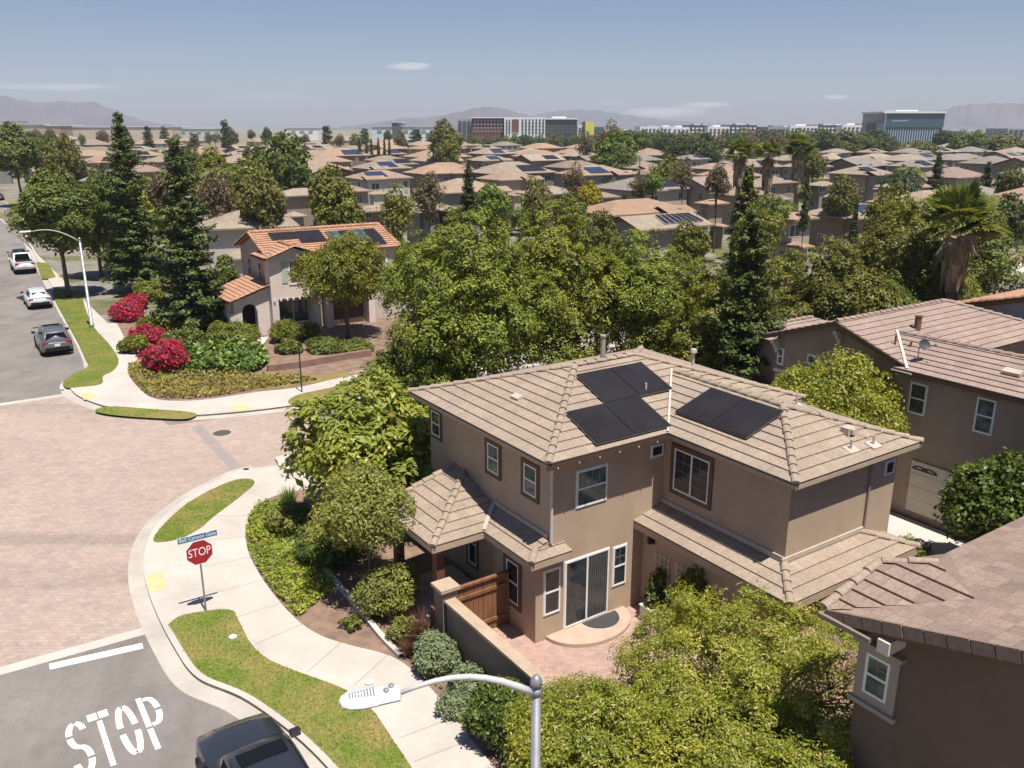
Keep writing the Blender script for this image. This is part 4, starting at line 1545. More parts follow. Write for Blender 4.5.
caps(cp, (17.2, 6.2, zl+.03), (18.8, 7.8, zl+.53)); caps(cp, (17.2, 9.4, zl+.03), (18.8, 7.8, zl+.53)); caps(cp, (18.8, 7.8, zl+.53), (20.8, 7.8, zl+.53))
cp.build('ridge_tiles', ROOF_R, R_)
fb = Pieces()
def rake(mb, A, B, h=.2, t=.04):
    begin(mb)
    A, B = Vector(A), Vector(B)
    d = B-A
    n = Vector((0, 0, 1)).cross(d).normalized()*t
    dz = Vector((0, 0, -h))
    q = [A, B, B+dz, A+dz]
    mb.add([x-n for x in q]+[x+n for x in q], [(0, 1, 2, 3), (7, 6, 5, 4), (0, 4, 5, 1), (1, 5, 6, 2), (2, 6, 7, 3), (3, 7, 4, 0)])
rake(fb, (16.28, 6.75, z3), (16.28, 3.35, zr3)); rake(fb, (16.28, -.05, z3), (16.28, 3.35, zr3))
fascia(fb, (16.0, .55), (16.0, -9.9), z3-.02, .16); fascia(fb, (16.0, -9.9), (20.9, -9.9), z3-.02, .16)
soffit(fb, [(16.0, .5), (16.0, -9.9), (16.41, -9.9), (16.41, .5)], z3-.12)
fb.build('fascia', TRIM_B, R_)
fl = Pieces(True)
A, B = Vector((16.05, .05, z3+.09)), Vector((pm_, vq, zw+.09))
s = Vector((-(B-A).y, (B-A).x, 0)).normalized()*.05
fl.add([A-s, A+s, B+s, B-s], [(0, 1, 2, 3)])
fl.obox((16.0, .62, z3-.1), (0, -1, 0), (0, 0, 1), (-1, 0, 0), 0, .8, .0, .05, .0, .06)
fl.build('flashing', PIPE_W, R_)
for q, z in ((3.35, zr3-.34), (6.3, z3-.12), (.55, z3-.12)):
    br = MB(); br.box((16.5, q, z-.12), (.48, .14, .14)); br.box((16.66, q, z-.38), (.16, .14, .5)); br.box((16.52, q, z-.28), (.2, .12, .2), 0)
    br.build('gable_bracket', TRIM_C, H3)
for p, q, r, h in ((19.6, 1.95, .13, .55), (17.3, 1.4, .04, .35), (17.6, .95, .04, .3)):
    z = z3+min(q*s3, 9)
    vp = MB(); vp.tube([(p, q, z-.05), (p, q, z+h)], r, 10); vp.tube([(p, q, z+h), (p, q, z+h+.03)], r*1.25, 10)
    vp.build('vent_pipe', PIPE_V, R_)
rv = MB()
rv.obox((17.25, -3.0, z3+.42), Vector((1, 0, .3)).normalized(), (0, 1, 0), Vector((-.3, 0, 1)).normalized(), -.15, .15, -.3, .3, 0, .12)
rv.build('roof_vent', FLASH, R_)
mb = MB(); mb.add([(16.74, 6.4, 4.0), (16.74, 5.2, 4.0), (16.7, 5.2, 4.18), (16.7, 6.4, 4.18)], [(0, 1, 2, 3)])
mb.box((16.7, 4.0, 4.1), (.1, 4.8, .14)); mb.build('trim_band', TRIM_C, H3)
win_p(H3, 16.4, .02, -.62, 4.0, 5.14, style='dh', grid=(0, 0))
win_p(H3, 16.4, -2.42, -3.05, 3.98, 5.2, style='dh', glass=GLASS_T)
win_p(H3, 16.75, 4.8, 4.2, 4.72, 5.1, style='one', glass=GLASS_T)
win_p(H3, 16.75, 6.3, 6.0, 4.35, 5.05, style='dh', glass=GLASS_T, grid=(1, 2))
gd = MB()
gd.box((16.37, -1.75, 1.28), (.06, 2.6, 1.96))
for k in range(1, 4): gd.box((16.335, -1.75, .3+k*.49), (.012, 2.6, .03))
gdo = gd.build('garage_door', TRIM_C, H3)
sc = MB()
def arcp(c0, r, a0, a1, n=8): return [(16.33, c0[0]-r*math.cos(math.radians(a0+(a1-a0)*i/n)), c0[1]+r*.45*math.sin(math.radians(a0+(a1-a0)*i/n))) for i in range(n+1)]
for c in ((-.8, 1.95), (-1.15, 1.95)):
    sc.tube(arcp(c, .3, 10, 170), .022, 5); sc.tube(arcp((c[0], c[1]+.06), .18, 10, 170), .02, 5)
sc.tube([(16.33, -.5, 1.97), (16.33, -1.45, 1.97)], .022, 5)
sc.build('scroll_grille', BLACKM, gdo)
for a, b in ((-.38, -.45), (-3.05, -3.12)): pass
dsh = MB()      # satellite dish
A = Vector((.0, 0, 0))
rr_ = thing('satellite_dish', 'small round satellite dish on a mast on the gabled house roof', 'satellite dish', GR(16.9, .2, 5.9), ROT)
d_ = MB()
for i in range(5):
    pass
prof = [(.0, 0), (.12, .012), (.22, .04), (.3, .09)]
vs, fs = [], []
nn = 16
for r, z in prof:
    for k in range(nn): vs.append((r*math.cos(2*PI*k/nn), r*math.sin(2*PI*k/nn)*.9, z))
for i in range(3):
    for k in range(nn): fs.append((i*nn+k, i*nn+(k+1) % nn, (i+1)*nn+(k+1) % nn, (i+1)*nn+k))
d_.add(vs, fs)
do = d_.build('dish', mat('dish_grey', (.075, .075, .08), .5, .1, 6), rr_, True)
do.scale = (.75, .75, .75); do.location = (-.1, -.2, .55); do.rotation_euler = (math.radians(65), 0, math.radians(-25))
m_ = MB()
m_.tube([(0, 0, -.25), (0, 0, .4), (-.06, -.12, .55)], .025, 6); m_.tube([(-.1, -.2, .45), (-.1, -.65, .62)], .015, 5); m_.box((-.1, -.66, .64), (.07, .08, .07))
m_.build('mast', GALV, rr_)

# ---- near corner house at the bottom of the picture
H4 = house_root('brown_house', 'dark brown house with weathered tiles close to the lower roof of its neighbour', 'house')
z4, s4, qe = 5.6, .3, -8.5
ql = -17.0
zrk = lambda q: z4+s4*(qe-q)
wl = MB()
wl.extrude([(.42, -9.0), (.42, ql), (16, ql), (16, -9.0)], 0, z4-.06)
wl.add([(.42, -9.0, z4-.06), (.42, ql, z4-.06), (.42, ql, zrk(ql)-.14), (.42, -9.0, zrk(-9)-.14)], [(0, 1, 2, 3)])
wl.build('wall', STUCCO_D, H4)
rf = MB()
roof_plane(rf, [(.0, qe, z4), (16, qe, z4), (16, ql, zrk(ql)), (.0, ql, zrk(ql))][::-1], .36, .03)
# small hipped face over the corner
k1_, k2_, vv_ = (1.75, qe+.02), (2.9, qe-.75), (3.35, qe-2.6)
zs_ = lambda p: z4+.03+.27*p
ts = MB()
k1p, k2p, vp_, tp = (1.65, qe+.06), (2.22, qe-.66), (1.72, qe-1.72), (0, qe-.04)
roof_plane(ts, [(0, qe+.06, z4+.03), (*tp, z4+.03), (*vp_, zs_(1.72)), (*k2p, zs_(2.22)), (*k1p, zs_(1.65))], .36, .045)
ts.add([(*k1p, zs_(1.65)), (*k2p, zs_(2.22)), (4.0, qe, z4), (1.65, qe+.05, z4)], [(0, 1, 2), (0, 2, 3)])
ts.add([(*k2p, zs_(2.22)), (*vp_, zs_(1.72)), (4.0, qe, z4+.01)], [(0, 1, 2)])
ts.add([(0, qe+.05, z4+.03), (*k1p, zs_(1.65)), (1.65, qe+.05, z4)], [(0, 1, 2)])
R4 = rf.build('roof', ROOF_BR, H4)
ts.build('hip_roof', ROOF_BR, R4)
cp = Pieces()
caps(cp, (0, qe+.08, z4+.06), (1.65, qe+.08, zs_(1.65)+.04), .09); caps(cp, (1.65, qe+.05, zs_(1.65)+.03), (2.22, qe-.66, zs_(2.22)+.03), .08)
cp.build('ridge_tiles', ROOF_M, R4)
rk = MB()
L = math.hypot(qe-ql, zrk(ql)-z4)
dv_ = Vector((0, ql-qe, zrk(ql)-z4)).normalized()
nv_ = Vector((0, -dv_.z, dv_.y)); nv_ = nv_ if nv_.z > 0 else -nv_
o4 = Vector((0, qe, z4))
k = 0.0
while k < L-.1:
    j = random.uniform(-.008, .008)
    rk.obox(o4, dv_, (-1, 0, 0), nv_, k+.012, min(k+.37, L), .0, .05+j, -.17, .06+j)
    k += .38
rk.build('rake_tiles', ROOF_BR, R4)
fb = Pieces(True)
fb.obox(o4, dv_, (1, 0, 0), nv_, .0, L, .03, .42, -.06, -.03)
fb.obox(o4, dv_, (1, 0, 0), nv_, .3, L, .02, .06, -.26, -.06)
fb.build('fascia', TRIM_B, R4)
gu = MB()
gu.obox((-.02, qe+.05, z4-.02), (0, -1, -.0), (0, 0, 1), (-1, 0, 0), -.05, 1.0, -.085, .0, .0, .1)
gu.build('gutter', mat('slim_tan_gutter', (.24, .19, .15), .6, .07, 3), R4)
bm_ = MB()
bm_.box((.2, -9.7, 5.55), (.6, .22, .24))
bm_.build('beam_end', TRIM_C, H4)
win_p(H4, .42, -9.14, -9.62, 4.16, 4.98, trim=TRIM_D, tw=.16, sill=True, style='dh', grid=(1, 1), glass=GLASS_T)
rv = MB()
rv.box((6.0, -10.2, zrk(-10.2)+.06), (.5, .35, .1)); rv.build('roof_vent', FLASH, R4)

# ---- grey house at the edge
H5 = house_root('grey_house', 'grey stucco house with barrel tiled roof behind the gabled house', 'house')
wl = MB()
wl.extrude([(28.6, 5.4), (28.6, -7), (38, -7), (38, 5.4)], 0, 5.75)
wl.add([(28.6, 5.4, 5.75), (28.6, -7, 5.75), (28.6, -.8, 7.35)], [(0, 1, 2)])
wl.build('wall', STUCCO_G, H5)
rf = MB()
roof_plane(rf, [(38, 5.9, 5.6), (28.2, 5.9, 5.6), (28.2, -.8, 7.4), (38, -.8, 7.4)], .34, .06)
roof_plane(rf, [(28.2, -7.4, 5.6), (38, -7.4, 5.6), (38, -.8, 7.4), (28.2, -.8, 7.4)], .34, .06)
R_ = rf.build('roof', ROOF_T, H5)
cp = Pieces(); caps(cp, (28.2, 5.9, 5.65), (28.2, -.8, 7.45), .16); caps(cp, (28.2, -7.4, 5.65), (28.2, -.8, 7.45), .16); caps(cp, (28.2, -.8, 7.45), (38, -.8, 7.45), .16)
cp.build('ridge_tiles', ROOF_T, R_)
fb = Pieces(); rake(fb, (28.25, 5.9, 5.6), (28.25, -.8, 7.4), .22); rake(fb, (28.25, -7.4, 5.6), (28.25, -.8, 7.4), .22); fb.build('fascia', TRIM_B, R_)
lt = MB(); lt.lathe((28.5, 2.3, 5.3), [(.0, 0), (.12, .02), (.12, .18), (.0, .2)], 10); lt.build('round_vent', BLACKM, H5)

# ------------------------------------------------------------------ vegetation
LEAF_FICUS = leaf_mat('glossy_ficus_leaf', (.055, .08, .013), (.275, .31, .05), trans=.2, rough=.5, spec=.2)
LEAF_FICUS2 = leaf_mat('olive_ficus_leaf', (.065, .085, .012), (.29, .3, .048), trans=.2, spec=.2, rough=.45)
LEAF_MAGN = leaf_mat('magnolia_leaf', (.17, .215, .028), (.34, .37, .07), (.3, .2, .05), .96, .32, .38)
LEAF_LIME = leaf_mat('lime_leaf', (.12, .16, .017), (.4, .42, .055), (.62, .5, .22), .87, .4, .5)
LEAF_YG = leaf_mat('yellow_green_leaf', (.11, .135, .016), (.24, .25, .038), (.24, .14, .03), .95, .3, .5)
LEAF_OLIVE = leaf_mat('olive_leaf', (.085, .098, .013), (.185, .185, .03), (.22, .13, .03), .96, .25, .5)
LEAF_OAK = leaf_mat('grey_green_leaf', (.14, .16, .03), (.29, .29, .07), trans=.22, rough=.55)
LEAF_DARK = leaf_mat('dark_street_tree_leaf', (.07, .095, .018), (.18, .21, .045), trans=.2, rough=.5)
LEAF_PINE = leaf_mat('norfolk_pine_needle', (.05, .08, .02), (.14, .18, .048), trans=.1, rough=.6)
LEAF_CONI = leaf_mat('conifer_spray', (.045, .065, .016), (.125, .155, .038), trans=.15, rough=.6)
LEAF_CONI2 = leaf_mat('pale_conifer_spray', (.08, .1, .025), (.17, .19, .05), trans=.2, rough=.6)
LEAF_PALM = leaf_mat('palm_blade', (.085, .115, .028), (.21, .24, .07), trans=.25, rough=.45)
LEAF_DEAD = leaf_mat('dead_palm_blade', (.15, .115, .075), (.36, .29, .2), trans=.15, rough=.8)
LEAF_FAR = leaf_mat('distant_leaf', (.5, .5, .5), (1.25, 1.25, 1.2), trans=.22, rough=.55, tint=True)
LEAF_HEDGE = leaf_mat('hedge_leaf', (.1, .125, .016), (.22, .24, .04), trans=.25, rough=.5)
LEAF_DGREEN = leaf_mat('deep_green_leaf', (.045, .075, .012), (.13, .17, .028), trans=.2, rough=.45)
LEAF_SAGE = leaf_mat('sage_leaf', (.13, .165, .085), (.26, .3, .17), trans=.15, rough=.7)
LEAF_RED = leaf_mat('bougainvillea_bract', (.32, .012, .06), (.6, .035, .13), (.12, .15, .03), .82, .3, .6)
LEAF_MAROON = leaf_mat('maroon_grass_blade', (.08, .03, .025), (.2, .09, .06), trans=.2, rough=.6)
LEAF_BROWN = leaf_mat('bare_twig_brown', (.1, .06, .04), (.22, .14, .1), (.12, .12, .03), .8, .2, .8)


def crown_pts(rng, lobes, n_clumps, per, csize, leaf, low=-.35, shell=.1, upb=.5, flat=1.0, rnd=.7, puff=.6):
    """leaf clumps over a set of lobes, puffed outward; returns centres, normals, sizes"""
    L = np.array(lobes, float)
    area = (L[:, 3]*L[:, 4]+L[:, 4]*L[:, 5]+L[:, 3]*L[:, 5])
    idx = rng.choice(len(L), size=n_clumps*3, p=area/area.sum())
    d = rng.normal(size=(len(idx), 3))
    d /= np.linalg.norm(d, axis=1, keepdims=True)
    keep = d[:, 2] > rng.uniform(low-.35, low+.15, len(d))
    d, idx = d[keep], idx[keep]
    rf_ = 1-np.abs(rng.normal(0, shell, len(d)))
    rf_ *= 1+.1*np.sin(d[:, 0]*7+idx)*np.sin(d[:, 1]*6+idx*2)
    c = L[idx, :3]+d*L[idx, 3:6]*rf_[:, None]
    inside = np.zeros(len(c), bool)
    for j in range(len(L)):
        q = (c-L[j, :3])/L[j, 3:6]
        inside |= (np.sum(q*q, 1) < .62) & (idx != j)
    c, d = c[~inside][:n_clumps], d[~inside][:n_clumps]
    m = len(c)
    cs = csize*rng.uniform(.55, 1.35, m)
    ci = np.repeat(np.arange(m), per)
    e = rng.normal(size=(len(ci), 3))
    e /= np.linalg.norm(e, axis=1, keepdims=True)
    e = e+d[ci]*puff
    e[:, 2] += puff*.7
    e /= np.linalg.norm(e, axis=1, keepdims=True)
    r = cs[ci]*rng.uniform(.55, 1.08, len(ci))
    p = c[ci]+e*r[:, None]*np.array([1, 1, flat])
    nrm = e*.8+d[ci]*.3+rng.normal(size=p.shape)*rnd
    nrm[:, 2] += upb
    sz = leaf*rng.uniform(.6, 1.35, len(ci))
    return p, nrm, sz


def fill_pts(rng, lobes, n, leaf):
    L = np.array(lobes, float)
    vol = L[:, 3]*L[:, 4]*L[:, 5]
    idx = rng.choice(len(L), size=n, p=vol/vol.sum())
    d = rng.normal(size=(n, 3)); d /= np.linalg.norm(d, axis=1, keepdims=True)
    r = rng.uniform(.2, .82, n)**.7
    return L[idx, :3]+d*L[idx, 3:6]*r[:, None], rng.normal(size=(n, 3)), leaf*rng.uniform(.8, 1.6, n)


def make_crown(name, m, parent, lobes, n_clumps, per, csize, leaf, aspect=.5, seed=1, fill=.25, **kw):
    rng = np.random.default_rng(seed)
    p, nrm, sz = crown_pts(rng, lobes, n_clumps, per, csize, leaf, **kw)
    if fill > 0:
        a, b, c = fill_pts(rng, lobes, int(len(p)*fill), leaf*1.3)
        p, nrm, sz = np.concatenate([p, a]), np.concatenate([nrm, b]), np.concatenate([sz, c])
    return raw_mesh(name, leaves(p, nrm, sz, aspect, rng), 4, m, parent)


def make_trunk(parent, h, r, lobes, seed=1, m=BARK, lean=(0, 0), name='trunk'):
    rng = random.Random(seed)
    mb = MB()
    pts, rad = [], []
    for i in range(6):
        t = i/5
        pts.append((lean[0]*t+rng.uniform(-.04, .04)*h*.2*(i > 0), lean[1]*t+rng.uniform(-.04, .04)*h*.2*(i > 0), h*t-.05*(i == 0)))
        rad.append(r*(1.25 if i == 0 else 1.0-.45*t))
    mb.tube(pts, rad, 9)
    top = Vector(pts[-1]); mid = Vector(pts[3])
    for L in lobes:
        e = Vector(L[:3])
        s = mid.lerp(top, rng.uniform(0, 1))
        if (e-s).length < .3: continue
        k = s.lerp(e, .5)+Vector((rng.uniform(-.2, .2), rng.uniform(-.2, .2), rng.uniform(0, .3)))
        mb.tube([s, k, s.lerp(e, .95)], [r*.5, r*.34, r*.12], 6)
        for j in range(3):
            t2 = e+Vector((rng.uniform(-.7, .7)*L[3], rng.uniform(-.7, .7)*L[4], rng.uniform(-.2, .7)*L[5]))
            mb.tube([k.lerp(e, .4), t2], [r*.2, r*.05], 5)
    return mb.build(name, m, parent, True)


def rand_lobes(rng, h0, h1, R, n, sq=.8):
    """a broad main mass with smaller lobes bulging out of it"""
    zc = (h0+h1)/2
    H = (h1-h0)/2
    out = [(0, 0, zc, R*.74, R*.74, H*.82)]
    for i in range(n):
        a = 2*PI*i/n+rng.uniform(-.4, .4)
        e = rng.uniform(-.55, .85)
        rr = R*rng.uniform(.45, .62)*math.cos(e*.9)
        s = R*rng.uniform(.32, .5)
        out.append((rr*math.cos(a), rr*math.sin(a), zc+H*.62*math.sin(e), s, s, min(s*sq, H*.6)))
    out.append((rng.uniform(-.2, .2)*R, rng.uniform(-.2, .2)*R, h1-H*.35, R*.42, R*.42, H*.4))
    return out


def tree(label, base, h0, h1, R, m, n_clumps, per, csize, leaf, seed, nl=9, cat='tree', name='broadleaf_tree', tr=.16, group=None, trunk=True, sq=.8, lean=(0, 0), bark=BARK, **kw):
    root = thing(name, label, cat, (base[0], base[1], 0), 0, group)
    rng = random.Random(seed)
    lobes = [(l[0]+lean[0], l[1]+lean[1], *l[2:]) for l in rand_lobes(rng, h0, h1, R, nl, sq)]
    make_crown('crown', m, root, lobes, n_clumps, per, csize, leaf, seed=seed, **kw)
    if trunk:
        make_trunk(root, h0+(h1-h0)*.35, tr, lobes[1:], seed, m=bark, lean=lean)
    return root


def at(px, py, Y=None, z=None):
    """ground point below what is seen at a pixel, at depth Y or at height z"""
    w = W(px, py, z) if Y is None else WY(px, py, Y)
    return w


# tall dense trees along the back of the main house
def gw_(px, Y): return WY(px, 300, Y)[:2]+(0,)
PF = dict(low=-.6, rnd=.3, fill=.3, shell=.2, puff=.85, upb=.7)
tree('biggest glossy green tree, its rounded crown behind the porch side of the main roof', gw_(466, 38.0), 1.0, 10.3, 4.25, LEAF_FICUS, 560, 90, .46, .135, 11, 17, tr=.25, **PF)
tree('dense glossy tree directly behind the rear ridge with the tall flue', gw_(566, 41.0), 1.0, 10.3, 3.7, LEAF_FICUS2, 440, 90, .46, .135, 12, 15, tr=.22, **PF)
tree('dense green tree between the tall flue and the tall dark conifer', gw_(648, 42), 1.0, 9.0, 3.5, LEAF_FICUS, 440, 90, .46, .135, 13, 14, tr=.22, **PF)
tree('lower dark glossy tree at the back corner by the magnolia', gw_(412, 36.5), .3, 5.2, 2.7, LEAF_FICUS, 380, 70, .36, .13, 14, 9, tr=.16, **PF)
tree('olive green tree peeking out between the flue tree and the conifer', gw_(702, 40), 1.0, 7.8, 2.7, LEAF_YG, 360, 70, .4, .135, 15, 10, tr=.16, **PF)

# magnolia and the finer tree in front of it
mg = at(360, 430, Y=31.5)
tree('magnolia with big pale green leaves and a few white flowers beside the path', W(365, 528)[:2]+(0,), .8, 5.3, 2.75, LEAF_MAGN, 250, 34, .45, .28, 21, 11, tr=.14, low=-.55, aspect=.42, rnd=.45, puff=.8, shell=.18, upb=.9)
FLOW = mat('white_flower', (.8, .78, .68), .7, .03, 5)
fine = tree('fine leaved grey green tree in front of the porch roof', W(372, 592)[:2]+(0,), 1.3, 3.9, 1.75, LEAF_OAK, 330, 30, .3, .12, 22, 9, tr=.09, low=-.35)

tree('round street tree before the arched house', W(348, 338)[:2]+(0,), 1.3, 6.9, 3.3, LEAF_YG, 420, 40, .5, .2, 23, 10, tr=.17)
tree('large dark street tree shading the lawn by the far street lamp', W(69, 297)[:2]+(0,), 2.4, 10.6, 3.15, LEAF_DARK, 480, 44, .55, .26, 24, 12, tr=.22, puff=.8, rnd=.45, upb=.7)
tree('dark street tree at the picture edge far beyond the white pickup', W(23, 207)[:2]+(0,), 3.5, 14.0, 3.9, LEAF_DARK, 420, 30, .8, .45, 25, 11, tr=.28, puff=.8, rnd=.45)
tree('bushy green tree between the street tree and the first tall pine', W(102, 278)[:2]+(0,), 1.0, 8.6, 2.8, LEAF_DARK, 340, 34, .6, .3, 26, 9, tr=.2)
tree('yellow flowering tree showing between the two tall pines', WY(148, 215, 92)[:2]+(0,), 2, 8.3, 3.4, LEAF_LIME, 200, 20, .7, .5, 27, 8, tr=.2)

# trees past the gabled house and beyond
PO = dict(low=-.6, rnd=.4, puff=.8, upb=.6, shell=.2)
tree('olive crowned tree beside the tall dark conifer on its far side', gw_(838, 43), 1.0, 8.2, 3.2, LEAF_OLIVE, 420, 56, .48, .18, 31, 11, tr=.2, **PO)
tree('lower olive tree filling the gap right of the tall dark conifer', gw_(792, 42), .4, 5.6, 2.3, LEAF_OLIVE, 300, 50, .42, .17, 39, 9, tr=.14, **PO)
tree('yellow green tree right behind the tall dark conifer', gw_(776, 46), .4, 7.2, 2.5, LEAF_YG, 300, 50, .42, .17, 40, 9, tr=.14, **PO)
tree('tall broad olive tree behind the gabled roof ridge', gw_(900, 49), 1.0, 9.6, 3.9, LEAF_OLIVE, 480, 56, .5, .2, 32, 12, tr=.22, **PO)
tree('dark green tree behind the gabled roof by the palm trunk', gw_(885, 43), 1.0, 6.6, 2.4, LEAF_DARK, 320, 46, .45, .18, 33, 9, tr=.2, **PO)
tree('tree at the picture edge behind the grey house, dark green and dense', GR(42, 13), 1.0, 9.2, 3.6, LEAF_DARK, 340, 44, .6, .24, 34, 9, tr=.2, low=-.6)
tree('light olive tree between the fan palm and the grey house roof', GR(36, 11.5), .6, 6.4, 3.0, LEAF_YG, 300, 40, .5, .2, 35, 9, tr=.2, low=-.6)
tree('yellow green tree in the gap before the gabled house', GR(14.6, 2.0), 1.3, 5.8, 2.3, LEAF_LIME, 420, 40, .38, .13, 36, 10, tr=.12, low=-.5)
tree('dark round tree beside the scroll fronted garage door', GR(14.3, -4.6), .6, 4.2, 1.75, LEAF_DGREEN, 330, 26, .32, .17, 37, 9, tr=.1, low=-.6)
tree('small dark green bush at the end of the white drive', GR(12.4, -4.6), .1, 1.1, .8, LEAF_DGREEN, 90, 22, .2, .12, 38, 6, tr=.05, low=-.6, name='shrub', cat='shrub')

# yellow green trees at the bottom of the picture
FT = dict(low=-.5, sq=.55, rnd=.55, fill=.14, upb=.8, aspect=.36, shell=.3, puff=.9)
tree('feathery yellow green tree overhanging the brick patio', GR(1.35, -6.1), .6, 3.3, 3.15, LEAF_LIME, 460, 190, .46, .085, 41, 17, tr=.15, **FT)
tree('feathery lime bush at the bottom edge beside the near street lamp', GR(-2.55, -5.2), .1, 2.75, 2.0, LEAF_LIME, 270, 170, .4, .085, 42, 12, tr=.1, **FT)
tree('feathery lime tree at the bottom edge below the patio tree', GR(-1.0, -7.6), .4, 2.9, 2.3, LEAF_LIME, 320, 180, .42, .085, 43, 13, tr=.12, **FT)
tree('feathery lime tree below the window of the dark brown house', GR(-.2, -8.7), .3, 2.6, 1.7, LEAF_LIME, 230, 170, .4, .085, 44, 11, tr=.1, **FT)


def shrub(label, px, py, w, h, m, n, per, leaf, seed, cs=None, name='shrub', cat='shrub', group=None, zb=.0, **kw):
    b = W(px, py)
    root = thing(name, label, cat, (b[0], b[1], 0), 0, group)
    rng = random.Random(seed)
    lobes = rand_lobes(rng, zb, h, w, 6, .9)
    make_crown('foliage', m, root, lobes, n, per, cs or w*.24, leaf, seed=seed, low=-.75, **kw)
    mb = MB()
    for i in range(5):
        a = i*1.3
        mb.tube([(0, 0, -.03), (math.cos(a)*w*.3, math.sin(a)*w*.3, h*.4), (math.cos(a)*w*.6, math.sin(a)*w*.6, h*.75)], [.03, .02, .008], 5)
    mb.build('stems', BARK, root)
    return root


shrub('dense round dark green bush beside the path under the lamp arm', 506, 742, .85, 1.45, LEAF_DGREEN, 380, 26, .11, 51)
shrub('small glossy shrub growing against the planters on the patio', 692, 640, .8, 2.1, LEAF_YG, 170, 26, .15, 52)
shrub('grey green rounded bush before the porch post', 388, 612, 1.0, 1.35, LEAF_OAK, 260, 26, .1, 53)
shrub('silvery sage bush at the foot of the garden wall pillar', 438, 668, .68, .75, LEAF_SAGE, 240, 26, .09, 54)
shrub('pale sage bush nearer along the garden wall', 470, 690, .5, .55, LEAF_SAGE, 150, 26, .09, 55)
shrub('low sage tuft between the round bush and the path', 455, 712, .5, .4, LEAF_SAGE, 80, 22, .08, 155)
shrub('dark shrub in the shade under the magnolia', 330, 560, 1.1, 1.2, LEAF_DGREEN, 200, 24, .15, 56)
shrub('brownish green shrub beside the bright ground cover', 292, 530, .8, .9, LEAF_OAK, 150, 24, .13, 57)
shrub('small shrub in front of the porch slab', 405, 640, .5, .6, LEAF_OAK, 90, 22, .09, 58)
shrub('thin weed tuft on the bare soil by the edging', 352, 628, .35, .3, LEAF_HEDGE, 40, 20, .08, 59)
shrub('round leafy plant on the lower roof corner side of the drive', 905, 566, .7, .9, LEAF_HEDGE, 130, 24, .1, 60)

shrub('tall dark hedge bush between the white walled house and the arched house', 228, 312, 1.2, 4.2, LEAF_DARK, 240, 34, .2, 61)
for i, (p_, q_, w_, h_) in enumerate(((1.5, 10.2, 1.5, 2.6), (4.2, 10.6, 1.6, 2.8), (6.9, 10.4, 1.6, 2.6), (9.6, 10.6, 1.5, 2.6))):
    b_ = GR(p_, q_)
    r0 = thing('shrub', ['dark shrub under the lower glossy tree behind the roof corner', 'dark shrub showing behind the left roof slope', 'dark shrub just behind the tall flue', 'dark shrub behind the ridge right of the tall flue'][i], 'shrub', b_)
    make_crown('foliage', LEAF_DARK, r0, rand_lobes(random.Random(300+i), 0, h_, w_, 6, .9), 220, 34, .36, .17, seed=300+i, low=-.75)
    MB().tube([(0, 0, -.03), (.1, 0, h_*.6)], [.05, .02], 6).build('stems', BARK, r0)
for i, (p_, q_) in enumerate(((3.6, -.42), (3.6, -1.3))):
    b_ = GR(p_, q_)
    r0 = thing('potted_plant', ['dark leafy plant climbing from the planter nearest the sliding door', 'dark leafy plant climbing from the planter half behind the shrub'][i], 'potted plant', (b_[0], b_[1], .41))
    make_crown('foliage', LEAF_DARK, r0, [(0, 0, .25, .26, .26, .28), (.1, .08, .65, .2, .2, .35), (.16, .02, 1.0, .16, .16, .25)], 60, 22, .12, .1, seed=330+i, low=-.9)
    MB().tube([(0, 0, 0), (.05, .03, .5), (.15, .05, 1.05)], [.03, .02, .01], 6).build('stems', BARK, r0)
# bougainvillea and beds before the arched house
for i, (px, py, w, h, lb) in enumerate(((128, 320, 1.3, 1.3, 'magenta bougainvillea farthest up the path'), (137, 309, .9, 1.0, 'small magenta bougainvillea behind the farthest red mound'),
                                        (148, 345, 1.1, 1.1, 'dusky red bougainvillea between its two larger neighbours'), (166, 371, 1.35, 1.6, 'brightest crimson bougainvillea dome beside the agapanthus'))):
    shrub(lb, px, py, w, h, LEAF_RED, 220, 24, .2, 70+i, group='bougainvillea along the path', name='bougainvillea', cat='bougainvillea')
for i, (px, py, w, h, lb) in enumerate(((222, 341, .85, 1.1, 'clipped round hedge ball left of the arch'), (240, 343, 1.3, 1.15, 'clipped oval hedge before the arched entry'), (287, 341, 1.15, 1.2, 'clipped oval hedge under the gable window'),
                                        (309, 338, .8, .9, 'small clipped hedge next to the bay window'))):
    shrub(lb, px, py, w, h, LEAF_HEDGE, 260, 26, .15, 80+i, group='clipped hedges by the arched house', name='hedge', cat='hedge')
for i, (px, py, w, h, lb) in enumerate(((290, 352, .8, .6, 'dark low shrub on the gravel before the bay'), (325, 350, 1.2, .5, 'dark spreading shrub under the street tree'), (352, 352, 1.2, .5, 'dark spreading shrub by the low block edge'),
                                        (120, 268, 1.6, 2.4, 'rounded dark hedge under the first tall pine'), (150, 300, 1.3, 1.3, 'brown green shrub at the foot of the first tall pine'), (160, 335, 1.5, 1.2, 'olive shrub among the bougainvillea'),
                                        (185, 352, 1.6, 1.2, 'dark shrub at the foot of the second tall pine'), (205, 330, 1.6, 1.9, 'tall shrub beside the lean-to porch'), (135, 352, .9, .9, 'yellowish shrub between two bougainvilleas'))):
    shrub(lb, px, py, w, h, LEAF_DARK if 'dark' in lb else LEAF_YG, 170, 24, .2, 90+i)
agp = smooth(pix([(172, 366), (190, 352), (212, 345), (240, 347), (262, 352), (268, 364), (250, 374), (210, 374), (180, 374)]), 3, True)
ground_cover('strappy bright green agapanthus bed with pale flowers before the hedges', agp, GC_A, 130, 1.0, .42, 'agapanthus')

